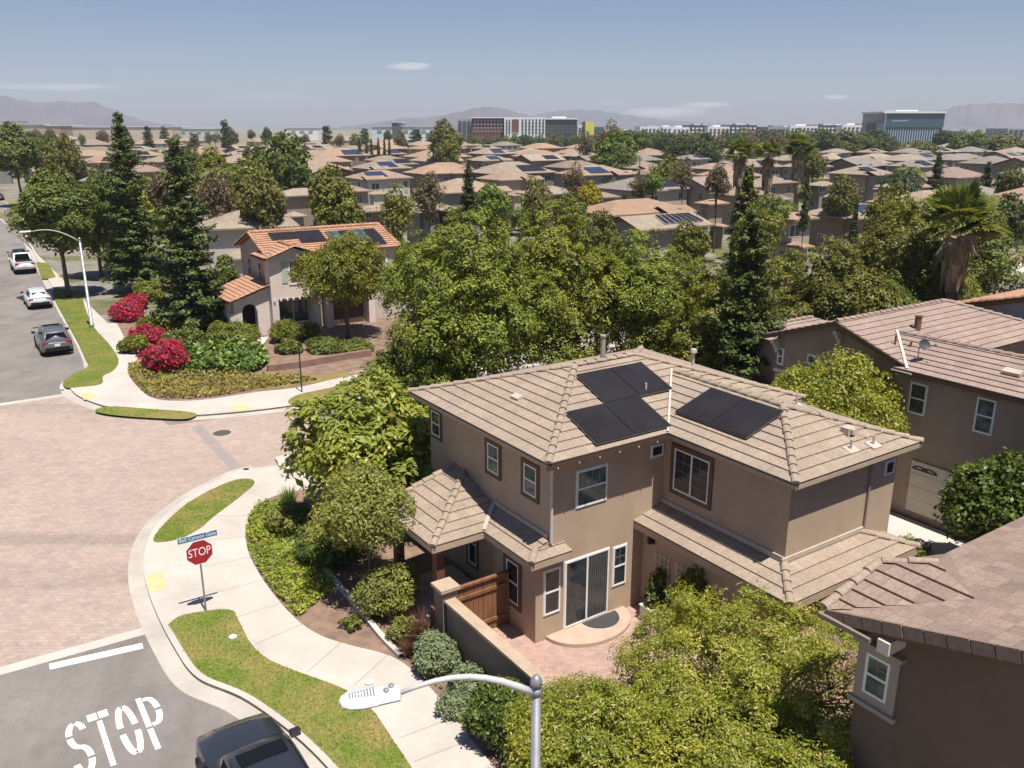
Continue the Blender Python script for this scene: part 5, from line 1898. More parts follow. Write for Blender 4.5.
# red grass tuft
def blades(root, n, h, spread, m, seed, name='blades', w=.012):
    rng = np.random.default_rng(seed)
    a = rng.uniform(0, 2*PI, n); r = rng.uniform(.1, 1, n)**.6*spread; hh = h*rng.uniform(.5, 1.1, n)
    v = np.zeros((n, 3, 3))
    bx, by = np.cos(a)*r*.15, np.sin(a)*r*.15
    v[:, 0] = np.stack([bx-np.sin(a)*w, by+np.cos(a)*w, np.zeros(n)], 1)
    v[:, 1] = np.stack([bx+np.sin(a)*w, by-np.cos(a)*w, np.zeros(n)], 1)
    v[:, 2] = np.stack([np.cos(a)*r, np.sin(a)*r, hh], 1)
    return raw_mesh(name, v.reshape(-1, 3), 3, m, root)


b = W(424, 645)
r_ = thing('fountain_grass', 'maroon fountain grass tuft between the porch and the sage', 'ornamental grass', (b[0], b[1], 0))
blades(r_, 700, .95, .75, LEAF_MAROON, 3)
b = W(409, 655)
r_ = thing('fountain_grass', 'small brown grass tuft at the end of the concrete edging', 'ornamental grass', (b[0], b[1], 0))
blades(r_, 300, .5, .45, LEAF_MAROON, 4)
for i, (px, py) in enumerate(((290, 505), (302, 520), (284, 520), (310, 535))):
    b = W(px, py)
    r_ = thing('strappy_plant', 'yellowish strappy plant in the bright ground cover', 'strappy plant', (b[0], b[1], 0), 0, 'strappy plants by the path')
    blades(r_, 240, .75, .55, GC_A, 5+i, w=.02)


# ---- Norfolk pines: whorls of drooping branches
def norfolk(label, base, h, R, seed, m=LEAF_PINE, low=.08, dens=1.0, tr=.2, up=.12, name='norfolk_pine', leaf=.3):
    root = thing(name, label, 'conifer', (base[0], base[1], 0))
    rng = np.random.default_rng(seed)
    co, no, si = [], [], []
    mb = MB()
    mb.tube([(0, 0, -.05), (.03, 0, h*.5), (0, 0, h)], [tr, tr*.6, .02], 8)
    z = h*low
    k = 0
    while z < h*.985:
        t = (z/h-low)/(1-low)
        rad = R*(1-t)**.72*rng.uniform(.78, 1.1)+.12
        nb = int(7+2*(1-t))
        for i in range(nb):
            a = 2*PI*i/nb+k*.7+rng.normal(0, .13)
            rr = rad*rng.uniform(.6, 1.14)
            n = max(4, int(rr*11*dens))
            s = rng.uniform(.12, 1, n)
            x = s*rr
            zz = z+rng.normal(0, .12)-(.2+rng.uniform(-.08, .1))*x*(1-t*.9)+up*x*x/max(rr, .1)+rng.normal(0, .1, n)+.25*t*x
            lat = rng.normal(0, .25, n)*np.minimum(rr, 1.6)*.9*(1-.5*s)
            co.append(np.stack([np.cos(a)*x-np.sin(a)*lat, np.sin(a)*x+np.cos(a)*lat, zz], 1))
            q = rng.normal(0, .45, (n, 3)); q[:, 2] += 1.0; q[:, 0] += .2*np.cos(a); q[:, 1] += .2*np.sin(a)
            no.append(q)
            si.append(np.full(n, leaf)*rng.uniform(.7, 1.3, n)*(1-.35*t))
            if i % 1 == 0:
                mb.tube([(0, 0, z), (np.cos(a)*rr*.5, np.sin(a)*rr*.5, z-.11*rr*(1-t)), (np.cos(a)*rr*.95, np.sin(a)*rr*.95, z-.2*rr*(1-t)+up*rr*.9)], [.035, .022, .008], 4, False)
        z += h*.032*(1.1-.35*t)+.12
        k += 1
    raw_mesh('foliage', leaves(np.concatenate(co), np.concatenate(no), np.concatenate(si), .42, rng), 4, m, root)
    mb.build('trunk', BARK, root, True)
    return root


norfolk('taller dark norfolk pine nearer the street tree', W(140, 293), 15.4, 2.9, 61, dens=7, low=.1, leaf=.4)
norfolk('norfolk pine standing next to the lean-to porch of the arched house', W(195, 332), 13.6, 2.7, 62, dens=7, low=.1, leaf=.4)
norfolk('tall dark conifer column rising behind the rear solar roof', WY(746, 300, 38)[:2]+(0,), 10.6, 2.5, 63, LEAF_CONI, dens=12, low=.03, leaf=.3, name='conifer')
norfolk('far tall conifer in front of the pair of fan palms', WY(744, 240, 74)[:2]+(0,), 11.0, 2.2, 64, LEAF_CONI2, dens=7, low=.1, leaf=.5, name='conifer')


# ---- palms
def fan_palm(label, base, h, R, seed, skirt=.5, n_fronds=34, blades_=15, tr=.28, cat='palm', sub=1.0):
    root = thing('fan_palm', label, cat, (base[0], base[1], 0))
    rng = np.random.default_rng(seed)
    mb = MB()
    mb.tube([(0, 0, -.05), (0.05, 0, h*.5), (0, 0, h)], [tr*1.2, tr*.9, tr*.8], 10)
    mb.build('trunk', PALMBARK, root, True)
    def fronds(n, el0, el1, L, m, name, droop, bl, z0=0.0, z1=0.0, w=.075):
        v = []
        for i in range(n):
            a = rng.uniform(0, 2*PI)
            el = rng.uniform(el0, el1)
            d = np.array([math.cos(a)*math.cos(el), math.sin(a)*math.cos(el), math.sin(el)])
            side = np.array([-math.sin(a), math.cos(a), 0])
            up = np.cross(d, side)*-1
            o = np.array([0, 0, h+rng.uniform(z0, z1)])
            l = L*rng.uniform(.8, 1.1)
            c = o+d*l*.5
            ww = .018
            v += [o-side*ww, o+side*ww, c+side*ww*.6, c-side*ww*.6]
            roll = rng.normal(0, .35)
            s2 = side*math.cos(roll)+up*math.sin(roll)
            for k in range(bl):
                f = (k/(bl-1)-.5)*2
                b = f*1.75
                e = d*math.cos(b)+s2*math.sin(b)
                bl_ = l*.55*(1-.25*abs(f))*rng.uniform(.85, 1.1)
                tip = c+e*bl_+np.array([0, 0, -droop*bl_*rng.uniform(.5, 1.3)])
                mid = c+e*bl_*.55+np.array([0, 0, -.08*droop*bl_])
                p = np.cross(e, up); p /= max(np.linalg.norm(p), 1e-6)
                v += [c, mid+p*w*l*.55, tip, mid-p*w*l*.55]
        raw_mesh(name, np.array(v), 4, m, root)
    fronds(n_fronds, -.2, 1.4, R, LEAF_PALM, 'fronds', .18, blades_, w=.11)
    fronds(int(n_fronds*.5), -1.25, -.3, R*.68, LEAF_DEAD, 'dead_fronds', .6, blades_-3, -.4, .0)
    if skirt > 0:
        n = int(200*sub)
        v = []
        for i in range(n):
            a = rng.uniform(0, 2*PI); zt_ = h-rng.uniform(.1, skirt)*1.0
            r0, r1 = tr*.9, tr+R*.22*rng.uniform(.35, 1)*(1-.45*(h-zt_)/skirt)
            ln = R*rng.uniform(.5, .9)
            cx, cy = math.cos(a), math.sin(a)
            p0 = np.array([cx*r0, cy*r0, zt_]); p1 = np.array([cx*r1, cy*r1, zt_-ln*.55]); p2 = np.array([cx*r1*.95, cy*r1*.95, zt_-ln])
            s_ = np.array([-cy, cx, 0])*R*.09
            v += [p0-s_*.3, p0+s_*.3, p1+s_, p1-s_, p1-s_, p1+s_, p2+s_*.2, p2-s_*.2]
        raw_mesh('skirt', np.array(v), 4, LEAF_DEAD, root)
    return root


bp = WY(949, 300, WY(930, 300, GR(30.3, 8.3)[1])[1])
fan_palm('big fan palm with dead skirt rising behind the gabled roof', bp, 9.2, 2.4, 71, 1.6, 36, 19, .24)
def dist_base(px, py): return W(px, py)
fan_palm('tall shaggy fan palm with long brown beard standing alone among the roofs', W(794, 214), 10.5, 3.2, 72, 5.0, 46, 13, .5)
fan_palm('fan palm behind the conifer column, the one closer to the lone shaggy palm', WY(762, 240, 92)[:2]+(0,), 11.2, 1.8, 73, 2.2, 34, 11, .3)
fan_palm('fan palm rising exactly behind the conifer column top', WY(734, 240, 90)[:2]+(0,), 11.4, 1.8, 74, 2.2, 34, 11, .3)


def feather_palm(label, base, h, R, seed, n=16, col=LEAF_PALM, group=None):
    root = thing('feather_palm', label, 'palm', (base[0], base[1], 0), 0, group)
    rng = np.random.default_rng(seed)
    MB().tube([(0, 0, -.05), (.08, 0, h*.5), (0, 0, h)], [.2, .16, .12], 8).build('trunk', PALMBARK, root, True)
    v = []
    for i in range(n):
        a = 2*PI*i/n+rng.normal(0, .2); e0 = rng.uniform(.1, 1.2)
        pts = []
        for k in range(12):
            t = k/11
            x = R*t*math.cos(e0*(1-.4*t)); z = R*(math.sin(e0)*t-.75*t*t)
            pts.append(np.array([math.cos(a)*x, math.sin(a)*x, h+z]))
        s_ = np.array([-math.sin(a), math.cos(a), 0])
        for k in range(1, 12):
            for sg in (-1, 1):
                for j in range(2):
                    p = pts[k-1]*(j/2)+pts[k]*(1-j/2)
                    l = R*.34*(1-abs(k/11-.4))*rng.uniform(.8, 1.2)
                    d = (pts[k]-pts[k-1]); d /= max(np.linalg.norm(d), 1e-6)
                    tip = p+s_*sg*l*.8+d*l*.4-np.array([0, 0, l*.5])
                    w = d*.05*R*.6
                    v += [p-w*.4, (p+tip)/2+w, tip, (p+tip)/2-w]
    raw_mesh('fronds', np.array(v), 4, col, root)
    return root


feather_palm('feathery green palm beyond the second norfolk pine', WY(231, 215, 105)[:2]+(0,), 8.8, 3.6, 81)
feather_palm('feathery palm with thin trunk in the yard beside the lone shaggy palm', WY(778, 215, 95)[:2]+(0,), 5.2, 2.6, 82)
feather_palm('small yellow green palm behind the bluish round tree', WY(914, 165, 165)[:2]+(0,), 6.0, 4.0, 83)

# ------------------------------------------------------------------ cars
def paint(name, c, rough=.25, metal=.35):
    m, nt, b = new_mat(name)
    b.inputs['Base Color'].default_value = c4(c)
    b.inputs['Metallic'].default_value = metal
    b.inputs['Roughness'].default_value = rough
    b.inputs['Coat Weight'].default_value = .6
    b.inputs['Coat Roughness'].default_value = .05
    return m


P_BLACK = paint('black_blue_car_paint', (.035, .04, .052), .33, .35)
P_GREY = paint('grey_car_paint', (.19, .19, .2), .32, .5)
P_SILVER = paint('silver_car_paint', (.7, .71, .72), .3, .3)
P_WHITE = paint('white_car_paint', (.72, .72, .71), .3, 0)
P_DARK = paint('dark_car_paint', (.03, .03, .035), .3, .3)
TYRE = mat('tyre_rubber', (.02, .02, .02), .9, .1, 8)
RIM = mat('alloy_rim', (.4, .4, .41), .3, .05, 8, metal=.9)
CARGLASS = glass_mat('car_glass', (.008, .009, .01), .08, False)
CARGLASS.node_tree.nodes['Principled BSDF'].inputs['Specular IOR Level'].default_value = .3
TAILRED = mat('red_tail_lens', (.35, .015, .012), .25, .1, 8)
HEADL = mat('clear_head_lens', (.6, .62, .64), .15, .05, 8)
CHROME = mat('chrome_strip', (.7, .7, .7), .15, .02, 8, metal=1)
PLATE = mat('number_plate_white', (.7, .7, .68), .5, .03, 8)
UNDER = mat('underbody_black', (.012, .012, .012), .9, .05, 8)


def loft(mb, rings):
    n = len(rings[0])
    vs = [p for r in rings for p in r]
    fs = []
    for i in range(len(rings)-1):
        for k in range(n-1):
            fs.append((i*n+k, (i+1)*n+k, (i+1)*n+k+1, i*n+k+1))
    fs.append(tuple(range(n)))
    fs.append(tuple((len(rings)-1)*n+k for k in range(n))[::-1])
    mb.add(vs, fs)


def car(name, label, p, q, pnt, kind='suv', roof=None, group=None, cat='car'):
    """x forward, built from lofted body sections, a glasshouse and wheels"""
    root = thing(name, label, cat, GR(p, q, RZ+.004), ROT+PI/2, group)
    dims = {'suv': (4.6, .94, 1.66), 'sedan': (4.55, .9, 1.45), 'hatch': (4.35, .9, 1.5), 'pickup': (5.6, .98, 1.85)}
    L, Wd, Ht = dims[kind]
    h = L/2
    zb_ = .24 if kind != 'pickup' else .42
    sh = {'suv': 1.02, 'sedan': .92, 'hatch': .96, 'pickup': 1.15}[kind]
    hood = {'suv': .98, 'sedan': .84, 'hatch': .88, 'pickup': 1.12}[kind]
    stn = [(-h, .8, zb_+.22, sh-.2), (-h+.1, .94, zb_+.1, sh-.08), (-h+.5, 1.0, zb_, sh), (-h*.3, 1.0, zb_, sh), (h*.3, 1.0, zb_, sh),
           (h*.42, .995, zb_, hood+.02), (h-.55, .97, zb_, hood-.06), (h-.16, .88, zb_+.06, hood-.16), (h, .7, zb_+.16, hood-.3)]
    rings = []
    for x, w, z0, z1 in stn:
        w = w*Wd
        half = [(w*.9, z0), (w, z0+.12), (w*1.0, (z0+z1)/2+.05), (w*.965, z1-.06), (w*.9, z1), (w*.45, z1+.035)]
        ring = [(x, -a, b) for a, b in half]+[(x, 0, z1+.045)]+[(x, a, b) for a, b in half[::-1]]
        rings.append([Vector(r) for r in ring])
    bd = MB(); loft(bd, rings)
    body = bd.build('body', pnt, root, True)
    # glasshouse: (x, half width at base, base z, top half width, top z)
    g = {'suv': [(h*.36, .86, sh-.02, .80, sh+.05), (h*.1, .87, sh, .68, Ht-.06), (-h*.15, .88, sh, .7, Ht), (-h*.62, .87, sh, .69, Ht-.02), (-h*.86, .85, sh-.02, .66, Ht-.16), (-h*.97, .82, sh-.06, .76, sh-.0)],
         'hatch': [(h*.4, .82, sh-.02, .76, sh+.03), (h*.08, .84, sh, .62, Ht-.05), (-h*.15, .84, sh, .64, Ht), (-h*.55, .83, sh, .62, Ht-.05), (-h*.75, .8, sh-.02, .6, Ht-.18), (-h*.96, .77, sh-.06, .7, sh-.0)],
         'sedan': [(h*.4, .82, sh-.02, .76, sh+.03), (h*.06, .84, sh, .6, Ht-.04), (-h*.15, .84, sh, .62, Ht), (-h*.42, .83, sh, .6, Ht-.05), (-h*.78, .8, sh-.02, .72, sh+.04)],
         'pickup': [(h*.42, .88, sh-.02, .82, sh+.04), (h*.2, .9, sh, .7, Ht-.05), (h*.05, .9, sh, .72, Ht), (-h*.16, .9, sh, .7, Ht-.02), (-h*.22, .88, sh-.02, .76, sh+.0)]}[kind]
    rings = []
    for x, wb, z0, wt, z1 in g:
        wb, wt = wb*Wd, wt*Wd
        half = [(wb, z0-.1), (wb, z0), (wt+.03, z1-.05), (wt-.05, z1)]
        rings.append([Vector((x, -a, b)) for a, b in half]+[Vector((x, 0, z1+.025))]+[Vector((x, a, b)) for a, b in half[::-1]])
    gh = MB(); loft(gh, rings)
    gh.build('roof', roof or pnt, root, True)
    # panes lie just outside the painted shell
    def pane(name, pts, inset=.1, off=.012):
        P = [Vector(x) for x in pts]
        c = sum(P, Vector())/len(P)
        n = (P[1]-P[0]).cross(P[2]-P[0]).normalized()
        if n.dot(c-Vector((0, 0, .8))) < 0: n = -n
        Q = [x.lerp(c, inset)+n*off for x in P]
        B = [x-n*.02 for x in Q]
        k = len(Q)
        MB().add(Q+B, [tuple(range(k)), tuple(range(k, 2*k))[::-1]]+[(i, (i+1) % k, k+(i+1) % k, k+i) for i in range(k)]).build(name, CARGLASS, root)
    for i in range(1, len(g)-2):
        a, b = rings[i], rings[i+1]
        pane('side_window', [a[1], b[1], b[2], a[2]], .09); pane('side_window', [a[7], b[7], b[6], a[6]], .09)
    a, b = rings[0], rings[1]
    pane('windshield', [a[2], b[3], b[5], a[6]], .06, .02)
    a, b = rings[-1], rings[-2]
    pane('rear_window', [a[2], b[3], b[5], a[6]], .09, .02)
    if kind == 'suv':
        x0, x1 = -h*.02, -h*.2
        mb = MB(); mb.box(((x0+x1)/2, 0, Ht+.012), (abs(x1-x0), Wd*1.05, .05)); mb.build('sunroof', CARGLASS, root)
        for s_ in (-1, 1):
            MB().tube([(-h*.6, s_*Wd*.66, Ht), (-h*.58, s_*Wd*.66, Ht+.05), (-h*.05, s_*Wd*.66, Ht+.06), (h*.02, s_*Wd*.66, Ht)], .018, 6).build('roof_rail', pnt, root)
    if kind == 'pickup':
        mb = MB()
        mb.box((-h*.6, 0, sh+.055), (h*.68, Wd*1.5, .03)); mb.build('load_bed', UNDER, root)
        for s_ in (-1, 1): MB().box((-h*.6, s_*Wd*.83, sh+.08), (h*.72, .14, .12)).build('bed_rail', pnt, root)
        MB().box((-h*.965, 0, sh+.07), (.08, Wd*1.5, .12)).build('tailgate', pnt, root)
    R_ = .36 if kind == 'suv' else (.33 if kind != 'pickup' else .41)
    for x in (-h*.58, h*.6):
        for s_ in (-1, 1):
            mb = MB()
            y = s_*(Wd-.1)
            vs = [(x+math.cos(2*PI*k/18)*r, y+s_*dy, R_+math.sin(2*PI*k/18)*r) for dy, r in ((-.12, R_*.96), (-.1, R_), (.1, R_), (.12, R_*.93)) for k in range(18)]
            fs = [(i*18+k, i*18+(k+1) % 18, (i+1)*18+(k+1) % 18, (i+1)*18+k) for i in range(3) for k in range(18)]+[tuple(range(54, 72))]
            mb.add(vs, fs)
            w = mb.build('wheel', TYRE, root)
            mb = MB()
            mb.add([(x+math.cos(2*PI*k/18)*R_*.68, y+s_*.125, R_+math.sin(2*PI*k/18)*R_*.68) for k in range(18)]+[(x, y+s_*.105, R_)], [(k, (k+1) % 18, 18) for k in range(18)])
            mb.build('rim', RIM, w)
            mb = MB()
            pts = [(x+math.cos(a_)*(R_+.06), s_*(Wd+.004), R_+math.sin(a_)*(R_+.06)) for a_ in [PI*k/12 for k in range(13)]]
            mb.add(pts+[(a_[0], s_*(Wd-.1), a_[2]) for a_ in pts], [tuple(range(13)), tuple(range(13, 26))[::-1]]+[(k, k+1, 14+k, 13+k) for k in range(12)])
            mb.build('wheel_arch', UNDER, root)
    for s_ in (-1, 1):
        MB().box((h*.3, s_*(Wd+.08), sh+.1), (.14, .22, .15)).build('wing_mirror', P_DARK if kind != 'pickup' else pnt, root)
        MB().box((-h+.07, s_*Wd*.72, sh-.13), (.12, Wd*.36, .13)).build('taillight', TAILRED, root)
        MB().box((h-.2, s_*Wd*.62, hood-.25), (.2, Wd*.3, .1)).build('headlight', HEADL, root)
    MB().box((-h-.005, 0, zb_+.25), (.1, Wd*1.5, .22)).build('rear_bumper', UNDER if kind != 'pickup' else CHROME, root)
    MB().box((-h-.02, 0, sh-.28), (.1, .32, .15)).build('number_plate', PLATE, root)
    if kind in ('suv', 'hatch'):
        MB().box((-h*.975, 0, sh-.03), (.07, Wd*1.3, .035)).build('trim_strip', CHROME, root)
    MB().box((0, 0, zb_+.05), (L*.9, Wd*1.7, .1)).build('underbody', UNDER, root)
    return root


car('parked_car', 'black blue SUV with dark sunroof at the kerb beside the STOP marking', -8.36, -1.2, P_BLACK, 'suv')
car('parked_car', 'grey SUV parked nearest the brick crossing', -6.62, 46.2, P_GREY, 'suv', group='cars parked along the street')
car('parked_car', 'silver white hatchback parked between the grey SUV and the pickup', -5.72, 63.3, P_SILVER, 'hatch', group='cars parked along the street')
car('pickup_truck', 'white pickup truck with open load bed parked at the kerb', -4.8, 84.0, P_WHITE, 'pickup', cat='pickup truck', group='cars parked along the street')
car('parked_car', 'dark car half hidden ahead of the white pickup', -4.45, 91.2, P_DARK, 'sedan', group='cars parked along the street')
w_ = W(-1, 200)
g_ = toG(w_)
car('parked_car', 'dark car at the far picture edge up the street', g_[0], g_[1], P_DARK, 'hatch', group='cars parked along the street')

# ------------------------------------------------------------------ street furniture
def street_lamp(label, base, top_z, head, r, rise):
    root = thing('street_lamp', label, 'street lamp', (base[0], base[1], 0))
    b = Vector((base[0], base[1], 0))
    mb = MB()
    mb.tube([(0, 0, -.02), (0, 0, .25), (0, 0, .26), (0, 0, top_z)], [r*1.7, r*1.7, r*1.15, r*.82], 14)
    mb.build('pole', GALV, root, True)
    mb = MB()
    mb.lathe((0, 0, top_z-.12), [(r*1.0, 0), (r*1.0, .05), (r*.8, .06), (r*.8, .12), (r*1.05, .13), (r*1.0, .2), (r*.45, .26), (.0, .27)], 14)
    mb.build('cap', GALV, root, True)
    hd = Vector(head)-b
    d = Vector((hd.x, hd.y, 0)).normalized()
    L = math.hypot(hd.x, hd.y)
    pts = []
    for i in range(9):
        t = i/8
        pts.append(d*(r*.6+(L-.38-r*.6)*t)+Vector((0, 0, top_z-.1+(hd.z-top_z+.1)*(1-(1-t)**2)+rise*math.sin(PI*t)*.5)))
    mb = MB(); mb.tube(pts, [.05-.02*(i/8) for i in range(9)], 10)
    mb.build('arm', ARMGREY, root, True)
    # cobra head: rounded at the far end, ribbed on top
    s = Vector((-d.y, d.x, 0))
    up = Vector((0, 0, 1))
    c = hd.copy()
    prof = [(-.38, .045, .05), (-.36, .14, .075), (-.1, .165, .085), (-.08, .18, .08), (.1, .19, .08), (.25, .165, .07), (.34, .1, .05), (.37, .02, .02)]
    rings = []
    for x, w, h_ in prof:
        rings.append([c+d*x+s*(w*math.cos(a))+up*(h_*max(math.sin(a), -.45)) for a in [2*PI*k/12 for k in range(12)]])
    mb = MB()
    vs = [p for r_ in rings for p in r_]
    fs = [(i*12+k, i*12+(k+1) % 12, (i+1)*12+(k+1) % 12, (i+1)*12+k) for i in range(len(rings)-1) for k in range(12)]
    mb.add(vs, fs+[tuple(range(12))[::-1], tuple(range(84, 96))])
    hl = mb.build('lamp_head', LAMPWHITE, root, False)
    mb = Pieces(True)
    for i in range(9):
        x = -.05+i*.036
        mb.obox(c+d*x, s, up, d, -.085+.004*i, .085-.004*i, .05, .083-.012*max(0, x/.25), -.007, .007)
    mb.build('cooling_slot', GALV, hl)
    for x, y in ((-.2, .03), (-.27, -.04)):
        MB().lathe(tuple(c+d*x+s*y+up*.07), [(.035, 0), (.035, .03), (.02, .045), (.0, .046)], 10).build('photocell', GALV, hl)
    return root


street_lamp('tall near street lamp with white cobra head reaching over the path', (.31, 9.45), 7.15, (-1.73, 8.92, 7.36), .075, .3)
lb = W(92, 327)
street_lamp('far street lamp on the lawn beside the parked cars', lb[:2], 6.35, (lb[0]-2.75, lb[1]-1.85, 7.1), .1, .35)

SIGNRED = mat('stop_sign_red', (.36, .022, .03), .5, .08, 3)
SIGNWHITE = mat('sign_white', (.8, .79, .78), .5, .03, 3)
SIGNBLUE = mat('street_name_blue', (.06, .17, .3), .45, .08, 3)


def lettering(name, text, m, parent, loc, rot, size, wide=1.0):
    cu = bpy.data.curves.new(name, 'FONT')
    cu.body = text
    cu.size = size
    cu.align_x = 'CENTER'
    cu.align_y = 'CENTER'
    cu.extrude = .0015
    cu.offset = .0
    t = bpy.data.objects.new(name, cu)
    COL.objects.link(t)
    bpy.context.view_layer.update()
    me = bpy.data.meshes.new_from_object(t.evaluated_get(bpy.context.evaluated_depsgraph_get()))
    bpy.data.objects.remove(t)
    me.materials.clear()
    me.materials.append(m)
    o = bpy.data.objects.new(name, me)
    COL.objects.link(o)
    o.parent = parent
    o.location = loc
    o.rotation_euler = rot
    o.scale = (wide, 1, 1)
    return o


sb = W(206, 611)
ss = thing('stop_sign', 'red octagonal STOP sign below blue street name plates at the corner', 'stop sign', (sb[0], sb[1], 0), ROT)
mb = MB(); mb.tube([(0, 0, -.02), (0, 0, 2.36)], .03, 8); mb.build('post', GALV, ss)
mb = MB()
oc = [(.385*math.cos(PI/8+k*PI/4)/math.cos(PI/8), .385*math.sin(PI/8+k*PI/4)/math.cos(PI/8)) for k in range(8)]
mb.add([(x, -.035, 1.98+z) for x, z in oc]+[(x, -.04, 1.98+z) for x, z in oc], [tuple(range(8, 16)), tuple(range(8))[::-1]]+[(k, (k+1) % 8, 8+(k+1) % 8, 8+k) for k in range(8)])
pl = mb.build('sign_plate', SIGNWHITE, ss)
mb = MB()
mb.add([(x*.945, -.0415, 1.98+z*.945) for x, z in oc], [tuple(range(8))])
mb.build('red_face', SIGNRED, pl)
lettering('lettering', 'STOP', SIGNWHITE, pl, (0, -.043, 1.985), (PI/2, 0, 0), .37, .74)
mb = MB(); mb.box((0, 0, 2.46), (1.16, .008, .2)); np_ = mb.build('name_plate', SIGNWHITE, ss)
mb = MB(); mb.box((0, -.0045, 2.46), (1.12, .003, .17)); mb.build('blue_face', SIGNBLUE, np_)
lettering('lettering', 'Bell Canyon Gate', SIGNWHITE, np_, (0, -.0075, 2.465), (PI/2, 0, 0), .165, .9)
b_ = W(302, 392)
sg = thing('sign_post', 'thin dark sign post in the dry lawn patch across the street', 'sign post', (b_[0], b_[1], 0), ROT+1.4)
MB().tube([(0, 0, -.02), (0, 0, 2.6)], .035, 6).build('post', BLACKM, sg)
MB().box((0, -.03, 2.3), (.3, .01, .45)).build('sign_plate', GALV, sg)

# ------------------------------------------------------------------ houses of the neighbourhood behind
TAN, TERRA, PINKB, GREYR, MAUV, BROWNR = (.41, .335, .26), (.47, .31, .21), (.42, .31, .23), (.32, .28, .245), (.38, .29, .23), (.34, .26, .2)
W_BEIGE, W_TAN, W_GREY, W_CREAM, W_WHITE, W_BROWN, W_PINK = (.40, .335, .27), (.33, .27, .215), (.29, .27, .255), (.5, .44, .35), (.62, .58, .53), (.26, .2, .16), (.42, .33, .28)
HCOUNT = [0]
UNITW = None


def unit_window():
    global UNITW
    if UNITW is None:
        f = MB()
        f.obox((0, 0, 0), (1, 0, 0), (0, 0, 1), (0, -1, 0), -.5, .5, 0, 1, 0, .03)
        g = MB()
        g.obox((0, 0, 0), (1, 0, 0), (0, 0, 1), (0, -1, 0), -.43, -.03, .06, .94, .0302, .036)
        g.obox((0, 0, 0), (1, 0, 0), (0, 0, 1), (0, -1, 0), .03, .43, .06, .94, .0302, .036)
        a = f.build('window', TRIM_C); b = g.build('pane', GLASS_T)
        UNITW = (a.data, b.data)
        bpy.data.objects.remove(a); bpy.data.objects.remove(b)
    return UNITW


def far_window(parent, x, y, z, w, h, rz, pane=True):
    a, b = unit_window()
    o = bpy.data.objects.new('window', a); COL.objects.link(o)
    o.parent = parent; o.location = (x, y, z); o.scale = (w, 1, h); o.rotation_euler = (0, 0, rz)
    if pane:
        p = bpy.data.objects.new('pane', b); COL.objects.link(p); p.parent = o


def hip(mb, x0, x1, y0, y1, z, s, gable=False):
    w, d = x1-x0, y1-y0
    r = min(w, d)/2
    zr_ = z+r*s
    if w >= d:
        A, B = ((x0+(0 if gable else r)), (y0+y1)/2, zr_), ((x1-(0 if gable else r)), (y0+y1)/2, zr_)
        P = [[(x0, y0, z), (x1, y0, z), B, A], [(x1, y1, z), (x0, y1, z), A, B]]
        if not gable: P += [[(x0, y1, z), (x0, y0, z), A], [(x1, y0, z), (x1, y1, z), B]]
    else:
        A, B = ((x0+x1)/2, y0+(0 if gable else r), zr_), ((x0+x1)/2, y1-(0 if gable else r), zr_)
        P = [[(x0, y1, z), (x0, y0, z), A, B], [(x1, y0, z), (x1, y1, z), B, A]]
        if not gable: P += [[(x0, y0, z), (x1, y0, z), A], [(x1, y1, z), (x0, y1, z), B]]
    for p in P:
        if len(p) == 4 and p[2] == p[3]: p = p[:3]
        mb.add(p, [list(range(len(p)))], [[(c[0]*.83+c[1]*.56, c[2]/.32) for c in p]])
        q = [(c[0], c[1], c[2]-.16) for c in p]
        mb.add(q, [list(range(len(p)))[::-1]], [[(c[0], c[2]) for c in q]])
    rim = [(x0, y0), (x1, y0), (x1, y1), (x0, y1)]
    for i in range(4):
        a, b = rim[i], rim[(i+1) % 4]
        if gable and ((w >= d and i in (1, 3)) or (w < d and i in (0, 2))): continue
        mb.add([(*a, z-.16), (*b, z-.16), (*b, z), (*a, z)], [(0, 1, 2, 3)], [[(0, 0)]*4])
    return A, B, zr_


